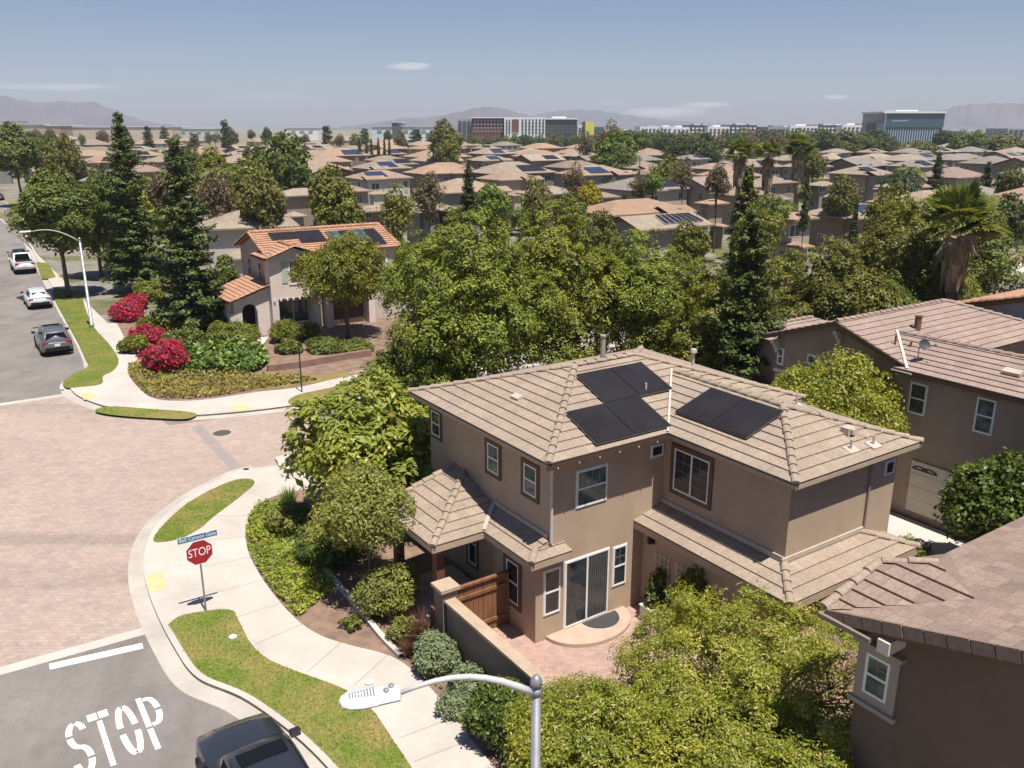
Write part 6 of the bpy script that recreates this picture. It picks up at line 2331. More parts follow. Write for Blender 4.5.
def far_house(label, px, ry, wpx, roofc, wallc, solar_=None, rot=34, ratio=.72, ze=5.3, s=.34, wing=0, gable=False, low=False, group=None, Y=None):
    HCOUNT[0] += 1
    rng = random.Random(HCOUNT[0]*7+3)
    a = math.radians(rot)
    w = 11.0
    for _ in range(6):                        # distance from the ridge height, width from its span in the photograph
        d = w*ratio
        zr_ = ze+min(w, d)/2*s
        c = W(px, ry, zr_) if Y is None else WY(px, ry, Y)
        dist = math.hypot(c[0], c[1])
        app = wpx*c[1]*1.04/FOC
        w = app/(abs(math.cos(a-math.atan2(c[0], c[1])*-1))+ratio*abs(math.sin(a-math.atan2(c[0], c[1])*-1)))
    d = w*ratio
    root = thing('house', label, 'house', (c[0], c[1], 0), a, group)
    x0, x1, y0, y1 = -w/2, w/2, -d/2, d/2
    ov = .6
    wb = MB()
    rect = [(x0+ov, y0+ov), (x1-ov, y0+ov), (x1-ov, y1-ov), (x0+ov, y1-ov)]
    wb.extrude(rect, 0, ze-.1)
    rf = MB()
    A, B, zr_ = hip(rf, x0, x1, y0, y1, ze, s, gable)
    if gable:
        if w >= d:
            for x in (x0+ov, x1-ov):
                wb.add([(x, y0+ov, ze-.12), (x, y1-ov, ze-.12), (x, 0, ze+(d/2-ov)*s-.05)], [(0, 1, 2)])
        else:
            for y in (y0+ov, y1-ov):
                wb.add([(x0+ov, y, ze-.12), (x1-ov, y, ze-.12), (0, y, ze+(w/2-ov)*s-.05)], [(0, 1, 2)])
    if wing:
        ww = w*rng.uniform(.34, .42)
        wx = (x0+ww/2+w*.06) if wing == 1 else (x1-ww/2-w*.06)
        wy0 = y0-rng.uniform(.9, 1.8)
        g2_ = rng.random() < .5
        hip(rf, wx-ww/2, wx+ww/2, wy0, y0+ww*.5, ze-.003, s*.98, g2_)
        wb.extrude([(wx-ww/2+ov, wy0+ov), (wx+ww/2-ov, wy0+ov), (wx+ww/2-ov, y0+ov+.3), (wx-ww/2+ov, y0+ov+.3)], 0, ze-.13)
        if g2_:
            wb.add([(wx-ww/2+ov, wy0+ov, ze-.15), (wx+ww/2-ov, wy0+ov, ze-.15), (wx, wy0+ov, ze+(ww/2-ov)*s-.05)], [(0, 1, 2)])
        far_window(root, wx, wy0+ov, 3.4 if not low else .9, min(1.7, ww*.4), 1.2, 0)
    if not low:                                # a skirt roof over the ground floor
        sx0 = x0+w*rng.uniform(0, .3); sx1 = sx0+w*rng.uniform(.35, .6)
        hip(rf, sx0, min(sx1, x1), y0-1.3, y0+1.9, 2.75, .36)
        wb.extrude([(sx0+ov, y0-.85), (min(sx1, x1)-ov, y0-.85), (min(sx1, x1)-ov, y0+ov+.2), (sx0+ov, y0+ov+.2)], 0, 2.62)
    ro = rf.build('roof', ROOF_F, root)
    wa = wb.build('wall', FARWALL, root)
    j = rng.uniform(.93, 1.07)
    ro.color = (*[x*j*.88 for x in roofc], 1)
    wa.color = (*[x*.8 for x in wallc], 1)
    n = max(2, int(w/3.2))
    zs = (3.5, .9) if not low else (.9,)
    for z in zs:
        for i in range(n):
            x = x0+w*(i+.5)/n+rng.uniform(-.3, .3)
            if wing and abs(x-wx) < ww/2+.3: continue
            if rng.random() < .8:
                far_window(root, x, y0+ov, z, rng.choice((.9, 1.3, 1.7)), 1.25, 0, dist < 260)
        m = max(1, int(d/3.6))
        for i in range(m):
            if rng.random() < .75:
                far_window(root, x0+ov, y0+d*(i+.5)/m, z, .9, 1.2, -PI/2, dist < 260)
    if solar_:
        e = d*.32 if w >= d else d*.2
        zf = lambda y: ze+(y-y0)*s
        ya, yb = y0+.7, min(y0+min(w, d)/2-.5, y0+.7+min(w, d)*.3)
        xc = (x0+x1)/2+(w*.16 if solar_[1] == 'r' else -w*.14 if solar_[1] == 'l' else 0)
        hw = w*.19*(solar_[2] if len(solar_) > 2 else 1)
        if len(solar_) > 2: yb = y0+min(w, d)/2-.35
        solar(root, [(xc-hw*.86, yb, zf(yb)), (xc+hw*.86, yb, zf(yb)), (xc+hw, ya, zf(ya)), (xc-hw, ya, zf(ya))], (7 if len(solar_) > 2 else 4) if dist < 120 else 2, 2, SOLAR_B if solar_[0] == 'b' else SOLAR, .12)
    return root


def vents(root, n=2): pass


HOUSES = [
 # nearest row
 ('tan hip roofed house with white walls right behind the arched house', 247, 209, 92, TAN, W_WHITE, None, dict(rot=20, ratio=.9)),
 ('two storey house with arched window glimpsed between the tall pines', 160, 188, 46, TERRA, W_TAN, None, dict(rot=30)),
 ('low mauve roofed house behind the biggest glossy tree, wooden post porch at its side', 432, 203, 62, MAUV, W_GREY, None, dict(ze=4.6, wing=1)),
 ('small tan roof corner beside the yellow airy tree over the arched house', 372, 205, 44, PINKB, W_TAN, None, dict(ze=4.4)),
 ('tan roofed house carrying the biggest array of framed solar panels', 657, 214, 108, TAN, W_GREY, ('s', 'r', 1.45), dict(ratio=.62, wing=0, gable=True)),
 ('pinkish twin peaked roof stretching behind the big framed solar array', 632, 199, 116, TERRA, W_BEIGE, None, dict(ratio=.6, wing=2)),
 ('terracotta roof with dark panels tucked next to the conifer column', 712, 199, 34, TERRA, W_BEIGE, ('s', 'l'), {}),
 ('little terracotta hip roof peeping over the glossy trees', 558, 209, 34, TERRA, W_WHITE, None, dict(ze=4.6)),
 ('terracotta roofed house with one black panel in front of the lone shaggy palm', 795, 212, 46, TERRA, W_CREAM, ('s', 'c'), dict(ratio=.8)),
 ('long many gabled tan roof with a pale blue panel past the lone shaggy palm', 845, 204, 84, TAN, W_BROWN, ('b', 'r'), dict(ze=4.2, wing=1, low=True)),
 # second row
 ('grey roofed house with black panels at the edge of the olive trees', 281, 172, 62, GREYR, W_TAN, ('s', 'c'), dict(wing=2)),
 ('brown gabled house behind the round tree with a wide overhanging roof', 322, 164, 62, TAN, W_BROWN, None, dict(gable=True, ratio=1.1)),
 ('white walled house with two blue solar arrays facing the street', 378, 170, 66, PINKB, W_WHITE, ('b', 'l'), dict(wing=1)),
 ('terracotta hip roof right beside the white walled blue solar house', 437, 165, 66, TERRA, W_GREY, None, dict(wing=2)),
 ('tan roof with pale gable and black panel trio behind the dark cone tree', 512, 163, 86, TAN, W_BROWN, ('s', 'r'), dict(wing=1, ratio=.66)),
 ('steep grey roof with dark panels behind the white walled blue solar house', 391, 158, 52, GREYR, W_GREY, ('s', 'r'), {}),
 ('pink roofed house with grey solar slope and teal windows, left of two joined roofs', 595, 165, 76, PINKB, W_GREY, ('b', 'l'), dict(wing=2)),
 ('long salmon roof joined to the pink roof with grey solar slope', 661, 167, 66, PINKB, W_TAN, None, dict(ratio=.6)),
 ('salmon hip roof ending the long joined row by the fan palms', 714, 163, 46, PINKB, W_TAN, None, {}),
 ('bluish grey walled house with white corner behind the lone shaggy palm', 822, 181, 34, TAN, W_GREY, None, dict(ze=4.6)),
 ('tan two storey house with broad pyramid roof in front of the glass block', 862, 165, 62, TAN, W_TAN, ('s', 'l'), dict(ratio=.95, wing=1)),
 ('mauve roof between the two young cone pines', 952, 167, 70, MAUV, W_PINK, None, dict(ratio=.8)),
 ('salmon roofed house at the picture edge beside a cone pine', 1018, 175, 62, PINKB, W_PINK, None, dict(ratio=.8)),
 ('grey shingled house at the edge, behind the salmon roofed one', 1030, 167, 50, GREYR, W_GREY, None, {}),
 ('brown roof half lost behind the second tall pine', 205, 176, 36, BROWNR, W_TAN, None, {}),
 # filling
 ('salmon hip roof sunk among trees behind the framed solar array house', 742, 187, 60, PINKB, W_TAN, None, dict(rot=30)),
 ('tan roof sunk among trees left of the reddish bare tree', 548, 186, 62, TAN, W_BROWN, None, {}),
 ('mauve roof sunk among trees left of the big framed solar array', 600, 192, 40, MAUV, W_TAN, None, {}),
 ('tan roof behind the olive scrubby tree over the hip roof', 300, 188, 54, TAN, W_TAN, None, {}),
 ('salmon roof behind the big yellow green tree at the arched house', 345, 185, 50, PINKB, W_BEIGE, None, {}),
 ('brown roof low between the lone shaggy palm and the conifer', 772, 176, 52, MAUV, W_TAN, None, {}),
 ('pinkish roof low beside the olive brown tree', 905, 180, 54, PINKB, W_TAN, None, {}),
 ('grey roof behind the dark treetop by the big fan palm', 985, 185, 60, GREYR, W_TAN, None, {}),
 ('beige roof behind the large dark street tree', 60, 162, 60, TAN, W_BEIGE, None, {}),
 ('brownish roof deep between the tall pines', 140, 165, 50, BROWNR, W_TAN, None, {}),
 ('salmon roof left of the broad dark green tree', 240, 155, 46, PINKB, W_BEIGE, None, {}),
 ('tan roof right of the second pine tip', 215, 158, 40, TAN, W_TAN, None, {}),
 # third row
 ('terracotta roof with long blue solar row over the brown gabled house', 338, 148, 62, TERRA, W_BROWN, ('b', 'r'), {}),
 ('terracotta roof with small blue panels beside six thin cypresses', 384, 149, 42, TERRA, W_BROWN, ('b', 'r'), {}),
 ('terracotta roofed house with grey solar strip left of the round crowned tree', 437, 149, 66, TERRA, W_TAN, ('b', 'c'), {}),
 ('grey pyramid roof with big pale blue array below the hotel', 491, 147, 46, TAN, W_BROWN, ('b', 'c'), dict(ratio=1.0)),
 ('salmon roof with white gabled front under the dark glass block', 539, 150, 54, TERRA, W_PINK, None, dict(wing=1)),
 ('tan hip roof next to the bright green round tree', 580, 151, 42, TAN, W_BROWN, None, {}),
 ('pale tan pyramid roof right of the bright green round tree', 646, 149, 44, PINKB, W_TAN, None, dict(ratio=.95)),
 ('grey ridged tan roof behind the yellow flowered shrub', 688, 149, 44, TAN, W_GREY, None, dict(ratio=.95)),
 ('tan roof partly hidden by the fan palm crowns', 722, 151, 30, TAN, W_TAN, None, {}),
 ('pale roof peeking between the two pairs of fan palms', 783, 157, 26, MAUV, W_TAN, None, {}),
 ('broad tan roof with dark gable wall left of the glass block trees', 858, 156, 56, TAN, W_BROWN, None, dict(wing=2)),
 ('tan roof straight below the striped glass block', 905, 154, 50, TAN, W_TAN, None, dict(wing=1)),
 ('grey tan roof right below the glass block corner', 950, 154, 44, GREYR, W_GREY, None, {}),
 ('long grey roof with pale gable by the olive hedge', 992, 156, 56, GREYR, W_TAN, None, dict(wing=2)),
 ('terracotta gable roof at the end of the olive hedge', 1016, 156, 36, TERRA, W_BEIGE, None, dict(gable=True)),
 ('grey brown roof seen over the street trees by the first tall pine', 88, 139, 44, BROWNR, W_TAN, None, {}),
 ('broad brown roof below the other brown roof by the first tall pine', 92, 147, 50, BROWNR, W_TAN, None, {}),
 ('salmon roof next to the tip of the first tall pine', 147, 140, 30, TERRA, W_CREAM, None, {}),
 ('tan roof with patchwork of dark panels between the pine tips', 163, 139, 36, TAN, W_BEIGE, ('s', 'r'), {}),
 ('beige roofed house behind the second tall pine tip', 205, 146, 34, PINKB, W_CREAM, None, {}),
 ('tan roof with black panel and chimney behind the broad dark tree', 313, 142, 44, TAN, W_BEIGE, ('s', 'l'), {}),
 # fourth row
 ('far terracotta roof behind the row of thin cypresses', 388, 139.5, 44, TERRA, W_BEIGE, None, {}),
 ('far pale roof left of the round crowned tree', 422, 141, 34, PINKB, W_CREAM, None, {}),
 ('far olive tan roof behind the yellow bush under the hotel', 463, 141, 38, TAN, W_BEIGE, None, {}),
 ('far grey roof with white chimney below the brick hotel front', 504, 141.5, 34, GREYR, W_GREY, None, {}),
 ('far salmon roof below the white hotel wing', 541, 143, 44, TERRA, W_TAN, None, {}),
 ('far salmon double roof under the yellow block', 580, 144, 34, TERRA, W_BEIGE, None, {}),
 ('far pale roof between dark trees beneath the townhouse blocks', 660, 143, 34, TAN, W_TAN, None, {}),
 ('far tan roof under the right end of the townhouse blocks', 736, 144, 34, TAN, W_TAN, None, {}),
 ('far cream roof beneath the beige warehouse wall', 60, 134, 36, TAN, W_CREAM, None, {}),
 ('far tan roof left of the lone tall dark tree', 190, 137, 30, PINKB, W_CREAM, None, {}),
 ('far tan roof right of the lone tall dark tree', 262, 138, 30, TAN, W_CREAM, None, {}),
 ('far pale roof left of the three horizon trees', 290, 136, 30, PINKB, W_CREAM, None, {}),
 ('far tan roof under the white rimmed low store', 350, 136.5, 34, TAN, W_CREAM, None, {}),
]
for (lb_, px, ry, wp, rc, wc, so_, kw) in HOUSES:
    kw = dict(kw)
    rc = tuple(x*1.0 for x in rc)
    far_house(lb_, px, ry, wp, rc, wc, so_, **kw)

# the rest of the dense rows: every gap between the houses above holds one more
LM = [('the first tall pine', 122), ('the second tall pine', 184), ('the feathery palm', 231), ('the broad dark green tree', 281), ('the big round yellow green tree', 331), ('the six thin cypresses', 374),
      ('the airy yellow green tree', 396), ('the round crowned tree', 445), ('the dark cone pine', 468), ('the hotel', 500), ('the dark glazed block', 560), ('the yellow block', 590), ('the bright green round tree', 615),
      ('the fresh green tree', 654), ('the reddish round tree', 719), ('the conifer column', 748), ('the lone shaggy palm', 800), ('the pale blue panel', 850), ('the glass block', 905), ('the young cone pine', 940), ('the big fan palm', 962), ('the outer cone pine', 990)]
RN = [(100, 'nearest back row'), (128, 'second back row'), (160, 'third back row'), (198, 'fourth back row'), (245, 'fifth back row'), (305, 'sixth back row'), (380, 'last row')]
PAL = [('tan', TAN), ('pinkish', PINKB), ('mauve', MAUV), ('brown', BROWNR), ('grey', GREYR), ('sandy', (.44, .36, .28)), ('salmon', (.45, .3, .22))]
taken = [o.location.copy() for o in COL.objects if o.get('category') == 'house']
used_l = set()
fr = random.Random(21)
for Yr, rn in RN:
    X = -Yr*.66
    while X < Yr*.66:
        X += fr.uniform(13.5, 16.5)
        c = Vector((X+fr.uniform(-1, 1), Yr+fr.uniform(-5, 5)+X*.12, 0))
        px = 512+FOC*c.x/(c.y*1.04)
        if px < 30 and Yr < 240 or px > 1050: continue
        if Yr < 140 and px < 215: continue
        if any((Vector((t.x, t.y, 0))-c).length < 12.5 for t in taken): continue
        lm = min(LM, key=lambda l: abs(l[1]-px))
        dr = 'left of' if px < lm[1]-7 else 'right of' if px > lm[1]+7 else 'in line with'
        pal = PAL[:]
        fr.shuffle(pal)
        for nm_, col_ in pal:
            lb_ = f'{nm_} roofed house in the {rn}, {dr} {lm[0]}'
            if lb_ not in used_l: break
        else:
            continue
        used_l.add(lb_)
        taken.append(c)
        wq = fr.uniform(10.5, 14.5)
        far_house(lb_, px, 127+(14-7.1)*896/c.y, wq*FOC/c.y*1.05, col_, fr.choice((W_BEIGE, W_TAN, W_GREY, W_CREAM, W_BROWN, W_PINK)),
                  fr.choice((None, None, None, ('s', 'l'), ('s', 'r'), ('b', 'c'))), wing=fr.choice((0, 1, 2, 1, 2)), ratio=fr.uniform(.62, .9), gable=fr.random() < .2, rot=fr.choice((34, 34, 20, 45)), Y=c.y)

# ------------------------------------------------------------------ trees among the far houses
def proto(kind, seed):
    rng = random.Random(seed)
    if kind == 'round':
        lobes = rand_lobes(rng, 1.6, 8, 3.2, 10, .85)
        c = make_crown('crown', LEAF_FAR, None, lobes, 190, 22, .62, .42, seed=seed, fill=.2, puff=.8, shell=.18)
        t = make_trunk(None, 4, .2, lobes[1:5], seed)
    elif kind == 'airy':
        lobes = rand_lobes(rng, 2.0, 8, 2.6, 9, .9)
        c = make_crown('crown', LEAF_FAR, None, lobes, 110, 13, .6, .34, seed=seed, fill=.5, shell=.3)
        t = make_trunk(None, 4.5, .14, lobes[1:], seed)
    elif kind == 'column':
        lobes = [(0, 0, 1.6+i*1.0, .9-.085*i, .9-.085*i, 1.0) for i in range(7)]
        c = make_crown('crown', LEAF_FAR, None, lobes, 170, 20, .3, .3, seed=seed, fill=.2, low=-.9)
        t = make_trunk(None, 4, .12, [], seed)
    elif kind == 'cone':
        r = norfolk('x', (0, 0), 8, 2.0, seed, LEAF_FAR, low=.06, dens=5.0, tr=.12, leaf=.42)
        c, t = [o for o in r.children if o.name.startswith('foliage')][0], [o for o in r.children if o.name.startswith('trunk')][0]
        c.name = 'crown'
        c.parent = t.parent = None
        bpy.data.objects.remove(r)
    else:
        lobes = rand_lobes(rng, .0, 8, 4.2, 10, .95)
        c = make_crown('crown', LEAF_FAR, None, lobes, 190, 20, .8, .55, seed=seed, fill=.2, low=-.8, puff=.8)
        t = make_trunk(None, 2, .2, lobes[1:4], seed)
    data = (c.data, t.data)
    bpy.data.objects.remove(c); bpy.data.objects.remove(t)
    return data


PROTO = {}
PW = {'round': 6.6, 'airy': 5.6, 'column': 1.9, 'cone': 4.2, 'bush': 8.2}
PNAME = {'round': 'broadleaf_tree', 'airy': 'airy_tree', 'column': 'cypress', 'cone': 'cone_pine', 'bush': 'bushy_tree'}
G_MID, G_YEL, G_DK, G_OL, G_BR, G_BRT, G_BLU, G_RED, G_YF = (.125, .155, .035), (.19, .2, .035), (.075, .098, .03), (.155, .155, .045), (.17, .14, .08), (.16, .215, .035), (.1, .14, .07), (.16, .12, .075), (.36, .3, .02)
TCOUNT = [0]


def far_tree(kind, px, top, Y, wpx, col, label, group=None, base_z=0.0):
    TCOUNT[0] += 1
    i = TCOUNT[0] % 3
    if (kind, i) not in PROTO: PROTO[(kind, i)] = proto(kind, 200+i*7+len(kind)*31)
    cm, tm = PROTO[(kind, i)]
    p = WY(px, top, Y)
    h = max(p[2], 1.2)
    w = wpx*Y/FOC/PW[kind]
    root = thing(PNAME[kind], label, 'tree', (p[0], p[1], base_z), random.Random(TCOUNT[0]).uniform(0, 6.28), group)
    c = bpy.data.objects.new('crown', cm); COL.objects.link(c); c.parent = root
    t = bpy.data.objects.new('trunk', tm); COL.objects.link(t); t.parent = root
    cz = min(h/8.2, w*1.3)
    c.scale = (w, w, cz)
    c.location = (0, 0, h-8.2*cz)
    t.scale = (w, w, max(cz, (h-8.2*cz*.5)/4.2))
    k = random.Random(TCOUNT[0]+99).uniform(.88, 1.12)
    c.color = (col[0]*k, col[1]*k, col[2]*k, 1)
    return root


TREES = [
 ('round', 331, 170, 78, 56, G_YEL, 'big round yellow green tree behind the arched house roof'),
 ('airy', 396, 186, 74, 42, G_YEL, 'airy yellow green tree over the low mauve roof'),
 ('airy', 428, 173, 95, 38, G_BR, 'half bare brownish tree before the terracotta hip roof'),
 ('cone', 468, 160, 92, 24, G_DK, 'dark cone shaped pine standing alone among the middle roofs'),
 ('round', 492, 186, 84, 40, G_BRT, 'bright green tree at the foot of the dark cone pine'),
 ('airy', 537, 178, 88, 44, G_OL, 'olive airy tree between the cone pine and the pink solar roof'),
 ('airy', 574, 164, 108, 26, G_RED, 'reddish bare tree before the pink roof with grey solar slope'),
 ('bush', 590, 183, 100, 24, G_YF, 'small yellow tree under the teal windows'),
 ('bush', 570, 196, 84, 34, G_MID, 'mid green bushy tree beside the little terracotta hip roof'),
 ('airy', 640, 171, 106, 22, G_RED, 'reddish thin tree before the long salmon roof'),
 ('round', 654, 172, 104, 20, G_BRT, 'small fresh green tree beside the reddish thin tree'),
 ('airy', 684, 161, 108, 22, G_BR, 'brown wispy tree right of the small fresh green tree'),
 ('round', 719, 166, 100, 26, G_RED, 'reddish round tree in front of the salmon hip roof'),
 ('bush', 668, 158, 150, 34, G_YEL, 'yellow olive shrubby tree between two tan pyramid roofs'),
 ('bush', 247, 166, 92, 56, G_YEL, 'wide yellow green tree right of the feathery palm'),
 ('airy', 213, 168, 84, 46, G_RED, 'brown leafless looking tree beside the second tall pine'),
 ('bush', 262, 176, 80, 44, G_OL, 'olive scrubby tree over the tan hip roof'),
 ('bush', 281, 139, 140, 64, G_MID, 'broad dark green tree left of the terracotta roof with blue solar row'),
 ('round', 210, 150, 110, 40, G_YEL, 'yellowish tree behind the feathery palm'),
 ('bush', 162, 170, 88, 34, G_RED, 'brown tree in the gap between the tall pines'),
 ('round', 255, 146, 150, 36, G_OL, 'olive tree left of the broad dark green tree'),
 ('round', 445, 122, 235, 34, G_OL, 'round crowned tall tree left of the hotel'),
 ('bush', 447, 137, 232, 24, G_YEL, 'light green lower tree at the foot of the round crowned tall tree'),
 ('round', 615, 134, 225, 48, G_BRT, 'bright green round tree below the yellow block'),
 ('airy', 610, 121, 300, 26, G_BR, 'brown wispy tall tree right of the yellow block'),
 ('airy', 586, 132, 260, 22, G_RED, 'reddish tree at the foot of the yellow block'),
 ('bush', 622, 148, 200, 34, G_MID, 'mid green bushes in front of the bright green round tree'),
 ('bush', 905, 168, 128, 36, G_BLU, 'bluish round tree before the tan pyramid roofed house'),
 ('cone', 940, 151, 135, 24, G_DK, 'young cone pine left of the mauve roof'),
 ('cone', 990, 160, 122, 26, G_DK, 'young cone pine right of the mauve roof'),
 ('column', 808, 182, 84, 9, G_DK, 'dark cypress hugging the trunk of the lone shaggy palm'),
 ('column', 857, 201, 72, 8, G_DK, 'small dark cypress beside the pale blue panel'),
 ('bush', 845, 178, 100, 34, G_OL, 'olive brown tree before the tan pyramid house front'),
 ('bush', 893, 188, 70, 50, G_YEL, 'olive yellow treetop just beyond the broad olive tree'),
 ('bush', 815, 150, 180, 26, G_OL, 'olive tree right of the lone shaggy palm crown'),
 ('bush', 770, 198, 82, 40, G_MID, 'green hedge like tree beneath the feathery yard palm'),
 ('bush', 760, 205, 70, 46, G_YEL, 'yellow green tree right of the conifer column'),
 ('round', 690, 224, 56, 44, G_YEL, 'yellow green treetop below the big framed solar array'),
 ('bush', 600, 216, 52, 50, G_OL, 'olive treetop left of the big framed solar array'),
 ('bush', 1012, 166, 115, 26, G_MID, 'green tree between cone pine and picture edge'),
 ('round', 1010, 196, 66, 50, G_DK, 'dark treetop right of the big fan palm'),
 ('bush', 985, 205, 60, 40, G_YEL, 'yellow olive treetop touching the big fan palm'),
 ('bush', 948, 190, 80, 40, G_MID, 'mid green treetop behind the big fan palm crown'),
 ('round', 44, 136, 165, 34, G_MID, 'mid green tree beyond the large dark street tree'),
 ('bush', 62, 141, 150, 40, G_OL, 'olive tree before the grey brown roof'),
 ('bush', 100, 168, 80, 36, G_MID, 'green tree low behind the first tall pine'),
 ('round', 190, 148, 135, 26, G_MID, 'green tree close behind the second pine tip'),
 ('round', 875, 131, 420, 40, G_DK, 'dark round tree before the glass block entrance'),
 ('bush', 888, 138, 380, 34, G_DK, 'dark wide tree at the base of the glass block'),
 ('round', 947, 131, 420, 26, G_DK, 'dark tree at the outer corner of the glass block'),
 ('bush', 975, 134, 360, 44, G_MID, 'green tree starting the olive hedge row'),
 ('bush', 1005, 134, 360, 60, G_OL, 'long olive hedge trees at the picture edge'),
 ('airy', 963, 130, 430, 24, G_BR, 'brown wispy tree beside the glass block'),
 ('bush', 918, 142, 330, 40, G_OL, 'olive shrubs below the striped glass wall'),
 ('round', 979, 131, 440, 18, G_MID, 'small green tree standing out above the olive hedge row'),
 ('column', 224, 122, 380, 11, G_DK, 'lone tall dark tree on the horizon right of the pine tips'),
]
for t in TREES: far_tree(*t)
for i, x in enumerate((359, 366, 371, 378, 384, 389)):
    far_tree('column', x, 138.5+.6*(i % 3), 292, 3.2, G_DK, 'thin dark cypress in the row of six among the terracotta roofs', 'row of thin cypresses')
rr = random.Random(5)
# the belt of trees below the hotel and the townhouse blocks
for i in range(46):
    x = 596+i*6.4+rr.uniform(-3, 3)
    if 862 < x < 905: continue
    far_tree(rr.choice(('round', 'bush', 'bush', 'airy')), x, 132+rr.uniform(-3, 6), 330+rr.uniform(-60, 130), 24+rr.uniform(-6, 12), rr.choice((G_DK, G_MID, G_OL, G_DK, G_BR)),
             'dark tree in the long belt of trees below the townhouse blocks', 'tree belt below the townhouse blocks')
for i in range(30):
    x = -6+i*15+rr.uniform(-6, 6)
    far_tree(rr.choice(('round', 'column', 'bush', 'airy')), x, 131.5+rr.uniform(-4, 4), 430+rr.uniform(-60, 220), 10+rr.uniform(-3, 6), rr.choice((G_DK, G_MID, G_OL, G_OL, G_BR, G_RED)),
             'small horizon tree before the pale warehouses', 'horizon trees before the warehouses')
for i in range(22):
    x = 440+i*7.5+rr.uniform(-3, 3)
    far_tree(rr.choice(('round', 'bush')), x, 136.2+rr.uniform(-1.5, 2.5), 480+rr.uniform(-40, 80), 12+rr.uniform(-3, 6), rr.choice((G_DK, G_MID, G_OL, G_YEL)),
             'small tree on the bank at the foot of the hotel', 'trees at the foot of the hotel')
# garden trees squeezed between the roofs
for i in range(85):
    Yq = rr.choice((75, 88, 100, 120, 135, 150, 175, 200, 240, 290))*rr.uniform(.94, 1.06)
    x = rr.uniform(-20, 1045)
    gy = 127+14*896/Yq
    if x < 130 and gy > 190 or (215 < x < 290 and gy > 212): continue
    far_tree(rr.choice(('round', 'bush', 'airy', 'bush')), x, gy-(3.2+rr.uniform(0, 2.2))*FOC/Yq, Yq, (3.4+rr.uniform(-1, 2))*FOC/Yq, rr.choice((G_MID, G_YEL, G_OL, G_BR, G_DK, G_RED, G_BRT)),
             'small garden tree squeezed between the roofs', 'garden trees between the roofs')

# ------------------------------------------------------------------ big blocks on the horizon
B_WHITE = mat('white_render', (.72, .72, .72), .8, .03, .05)
B_DARK = mat('charcoal_cladding', (.075, .08, .09), .6, .08, .05)
B_GLASSG = mat('green_grey_glazing', (.07, .09, .09), .25, .1, .05, spec=.6)
B_BRICK = mat('red_brown_brick', (.17, .075, .06), .9, .1, .1)
B_YEL = mat('yellow_panel', (.62, .58, .1), .7, .03, .05)
B_BEIGE = mat('beige_warehouse_wall', (.5, .43, .33), .9, .05, .02)
B_TEAL = mat('teal_glazing', (.055, .1, .13), .2, .1, .05, spec=.6)
B_STRIPE = mat('pale_blue_fin', (.3, .38, .46), .4, .05, .1)
B_GREYW = mat('grey_panel', (.3, .31, .33), .6, .05, .05)


def px_x(px, Y): return WY(px, 130, Y)[0]


def block(root, name, px0, px1, pyt, Y, depth, m, py_b=None, dy=0.0):
    x0, x1 = px_x(px0, Y), px_x(px1, Y)
    zt = WY(0, pyt, Y)[2]
    zb_ = -.3 if py_b is None else WY(0, py_b, Y)[2]
    return MB().box(((x0+x1)/2, Y+depth/2+dy, (zt+zb_)/2), (x1-x0, depth, zt-zb_)).build(name, m, root)


def wgrid(root, px0, px1, py0, py1, Y, nx, ny, fw, fh, m, dy=-.4, name='window'):
    w0 = WY(px0, py0, Y); w1 = WY(px1, py1, Y)
    dx, dz = (w1[0]-w0[0])/nx, (w1[2]-w0[2])/ny
    mb = MB().box((0, 0, 0), (abs(dx)*fw, .8, abs(dz)*fh))
    first = None
    for i in range(nx):
        for j in range(ny):
            if first is None:
                o = first = mb.build(name, m, root)
            else:
                o = first.copy(); COL.objects.link(o); o.parent = root
            o.location = (w0[0]+dx*(i+.5), Y+dy, w0[2]+dz*(j+.5))


hb_ = thing('hotel_block', 'brick and white hotel block with rows of dark windows below the pale hill', 'building', (0, 0, 0))
block(hb_, 'side_wing', 457, 471.8, 119, 700, 30, B_GREYW)
wgrid(hb_, 458, 471, 120.5, 135, 700, 3, 5, .7, .6, B_GLASSG)
block(hb_, 'brick_front', 472, 504, 118.2, 690, 40, B_BRICK)
block(hb_, 'roof_edge', 471.5, 508, 117.2, 688, 42, B_WHITE, 118.1)
wgrid(hb_, 473, 503, 119, 133, 690, 9, 4, .45, .42, B_GREYW)
block(hb_, 'white_wing', 504.3, 545, 117.4, 684, 45, B_WHITE)
wgrid(hb_, 512, 519, 119, 132, 684, 1, 1, .95, .96, B_BRICK)
wgrid(hb_, 505.5, 511, 119, 134, 684, 2, 5, .5, .6, B_GLASSG)
wgrid(hb_, 521, 545, 118.5, 134.5, 684, 7, 5, .45, .6, B_DARK)
g_ = thing('glazed_block', 'dark green grey glazed block joined right of the white hotel wing', 'building', (0, 0, 0))
block(g_, 'wall', 545.5, 577, 119.5, 715, 40, B_GLASSG)
block(g_, 'roof_edge', 545.3, 577.3, 118.2, 713, 42, B_WHITE, 119.4)
wgrid(g_, 546, 577, 120, 134, 715, 8, 4, .9, .8, B_DARK, -.35)
block(g_, 'roof_house', 552, 566, 116.6, 722, 18, B_WHITE, 118.1)
g_ = thing('office_block', 'yellow panelled block with teal glazing wing on the horizon', 'building', (0, 0, 0))
block(g_, 'white_wing', 577.5, 585, 125.2, 740, 25, B_WHITE); wgrid(g_, 578.5, 584, 127, 133, 740, 2, 2, .7, .6, B_DARK)
block(g_, 'yellow_tower', 585.3, 594, 121.5, 735, 25, B_YEL)
block(g_, 'dark_edge', 583.6, 585.2, 121.8, 735, 25, B_DARK)
block(g_, 'teal_wing', 594.2, 604, 127, 738, 25, B_TEAL)
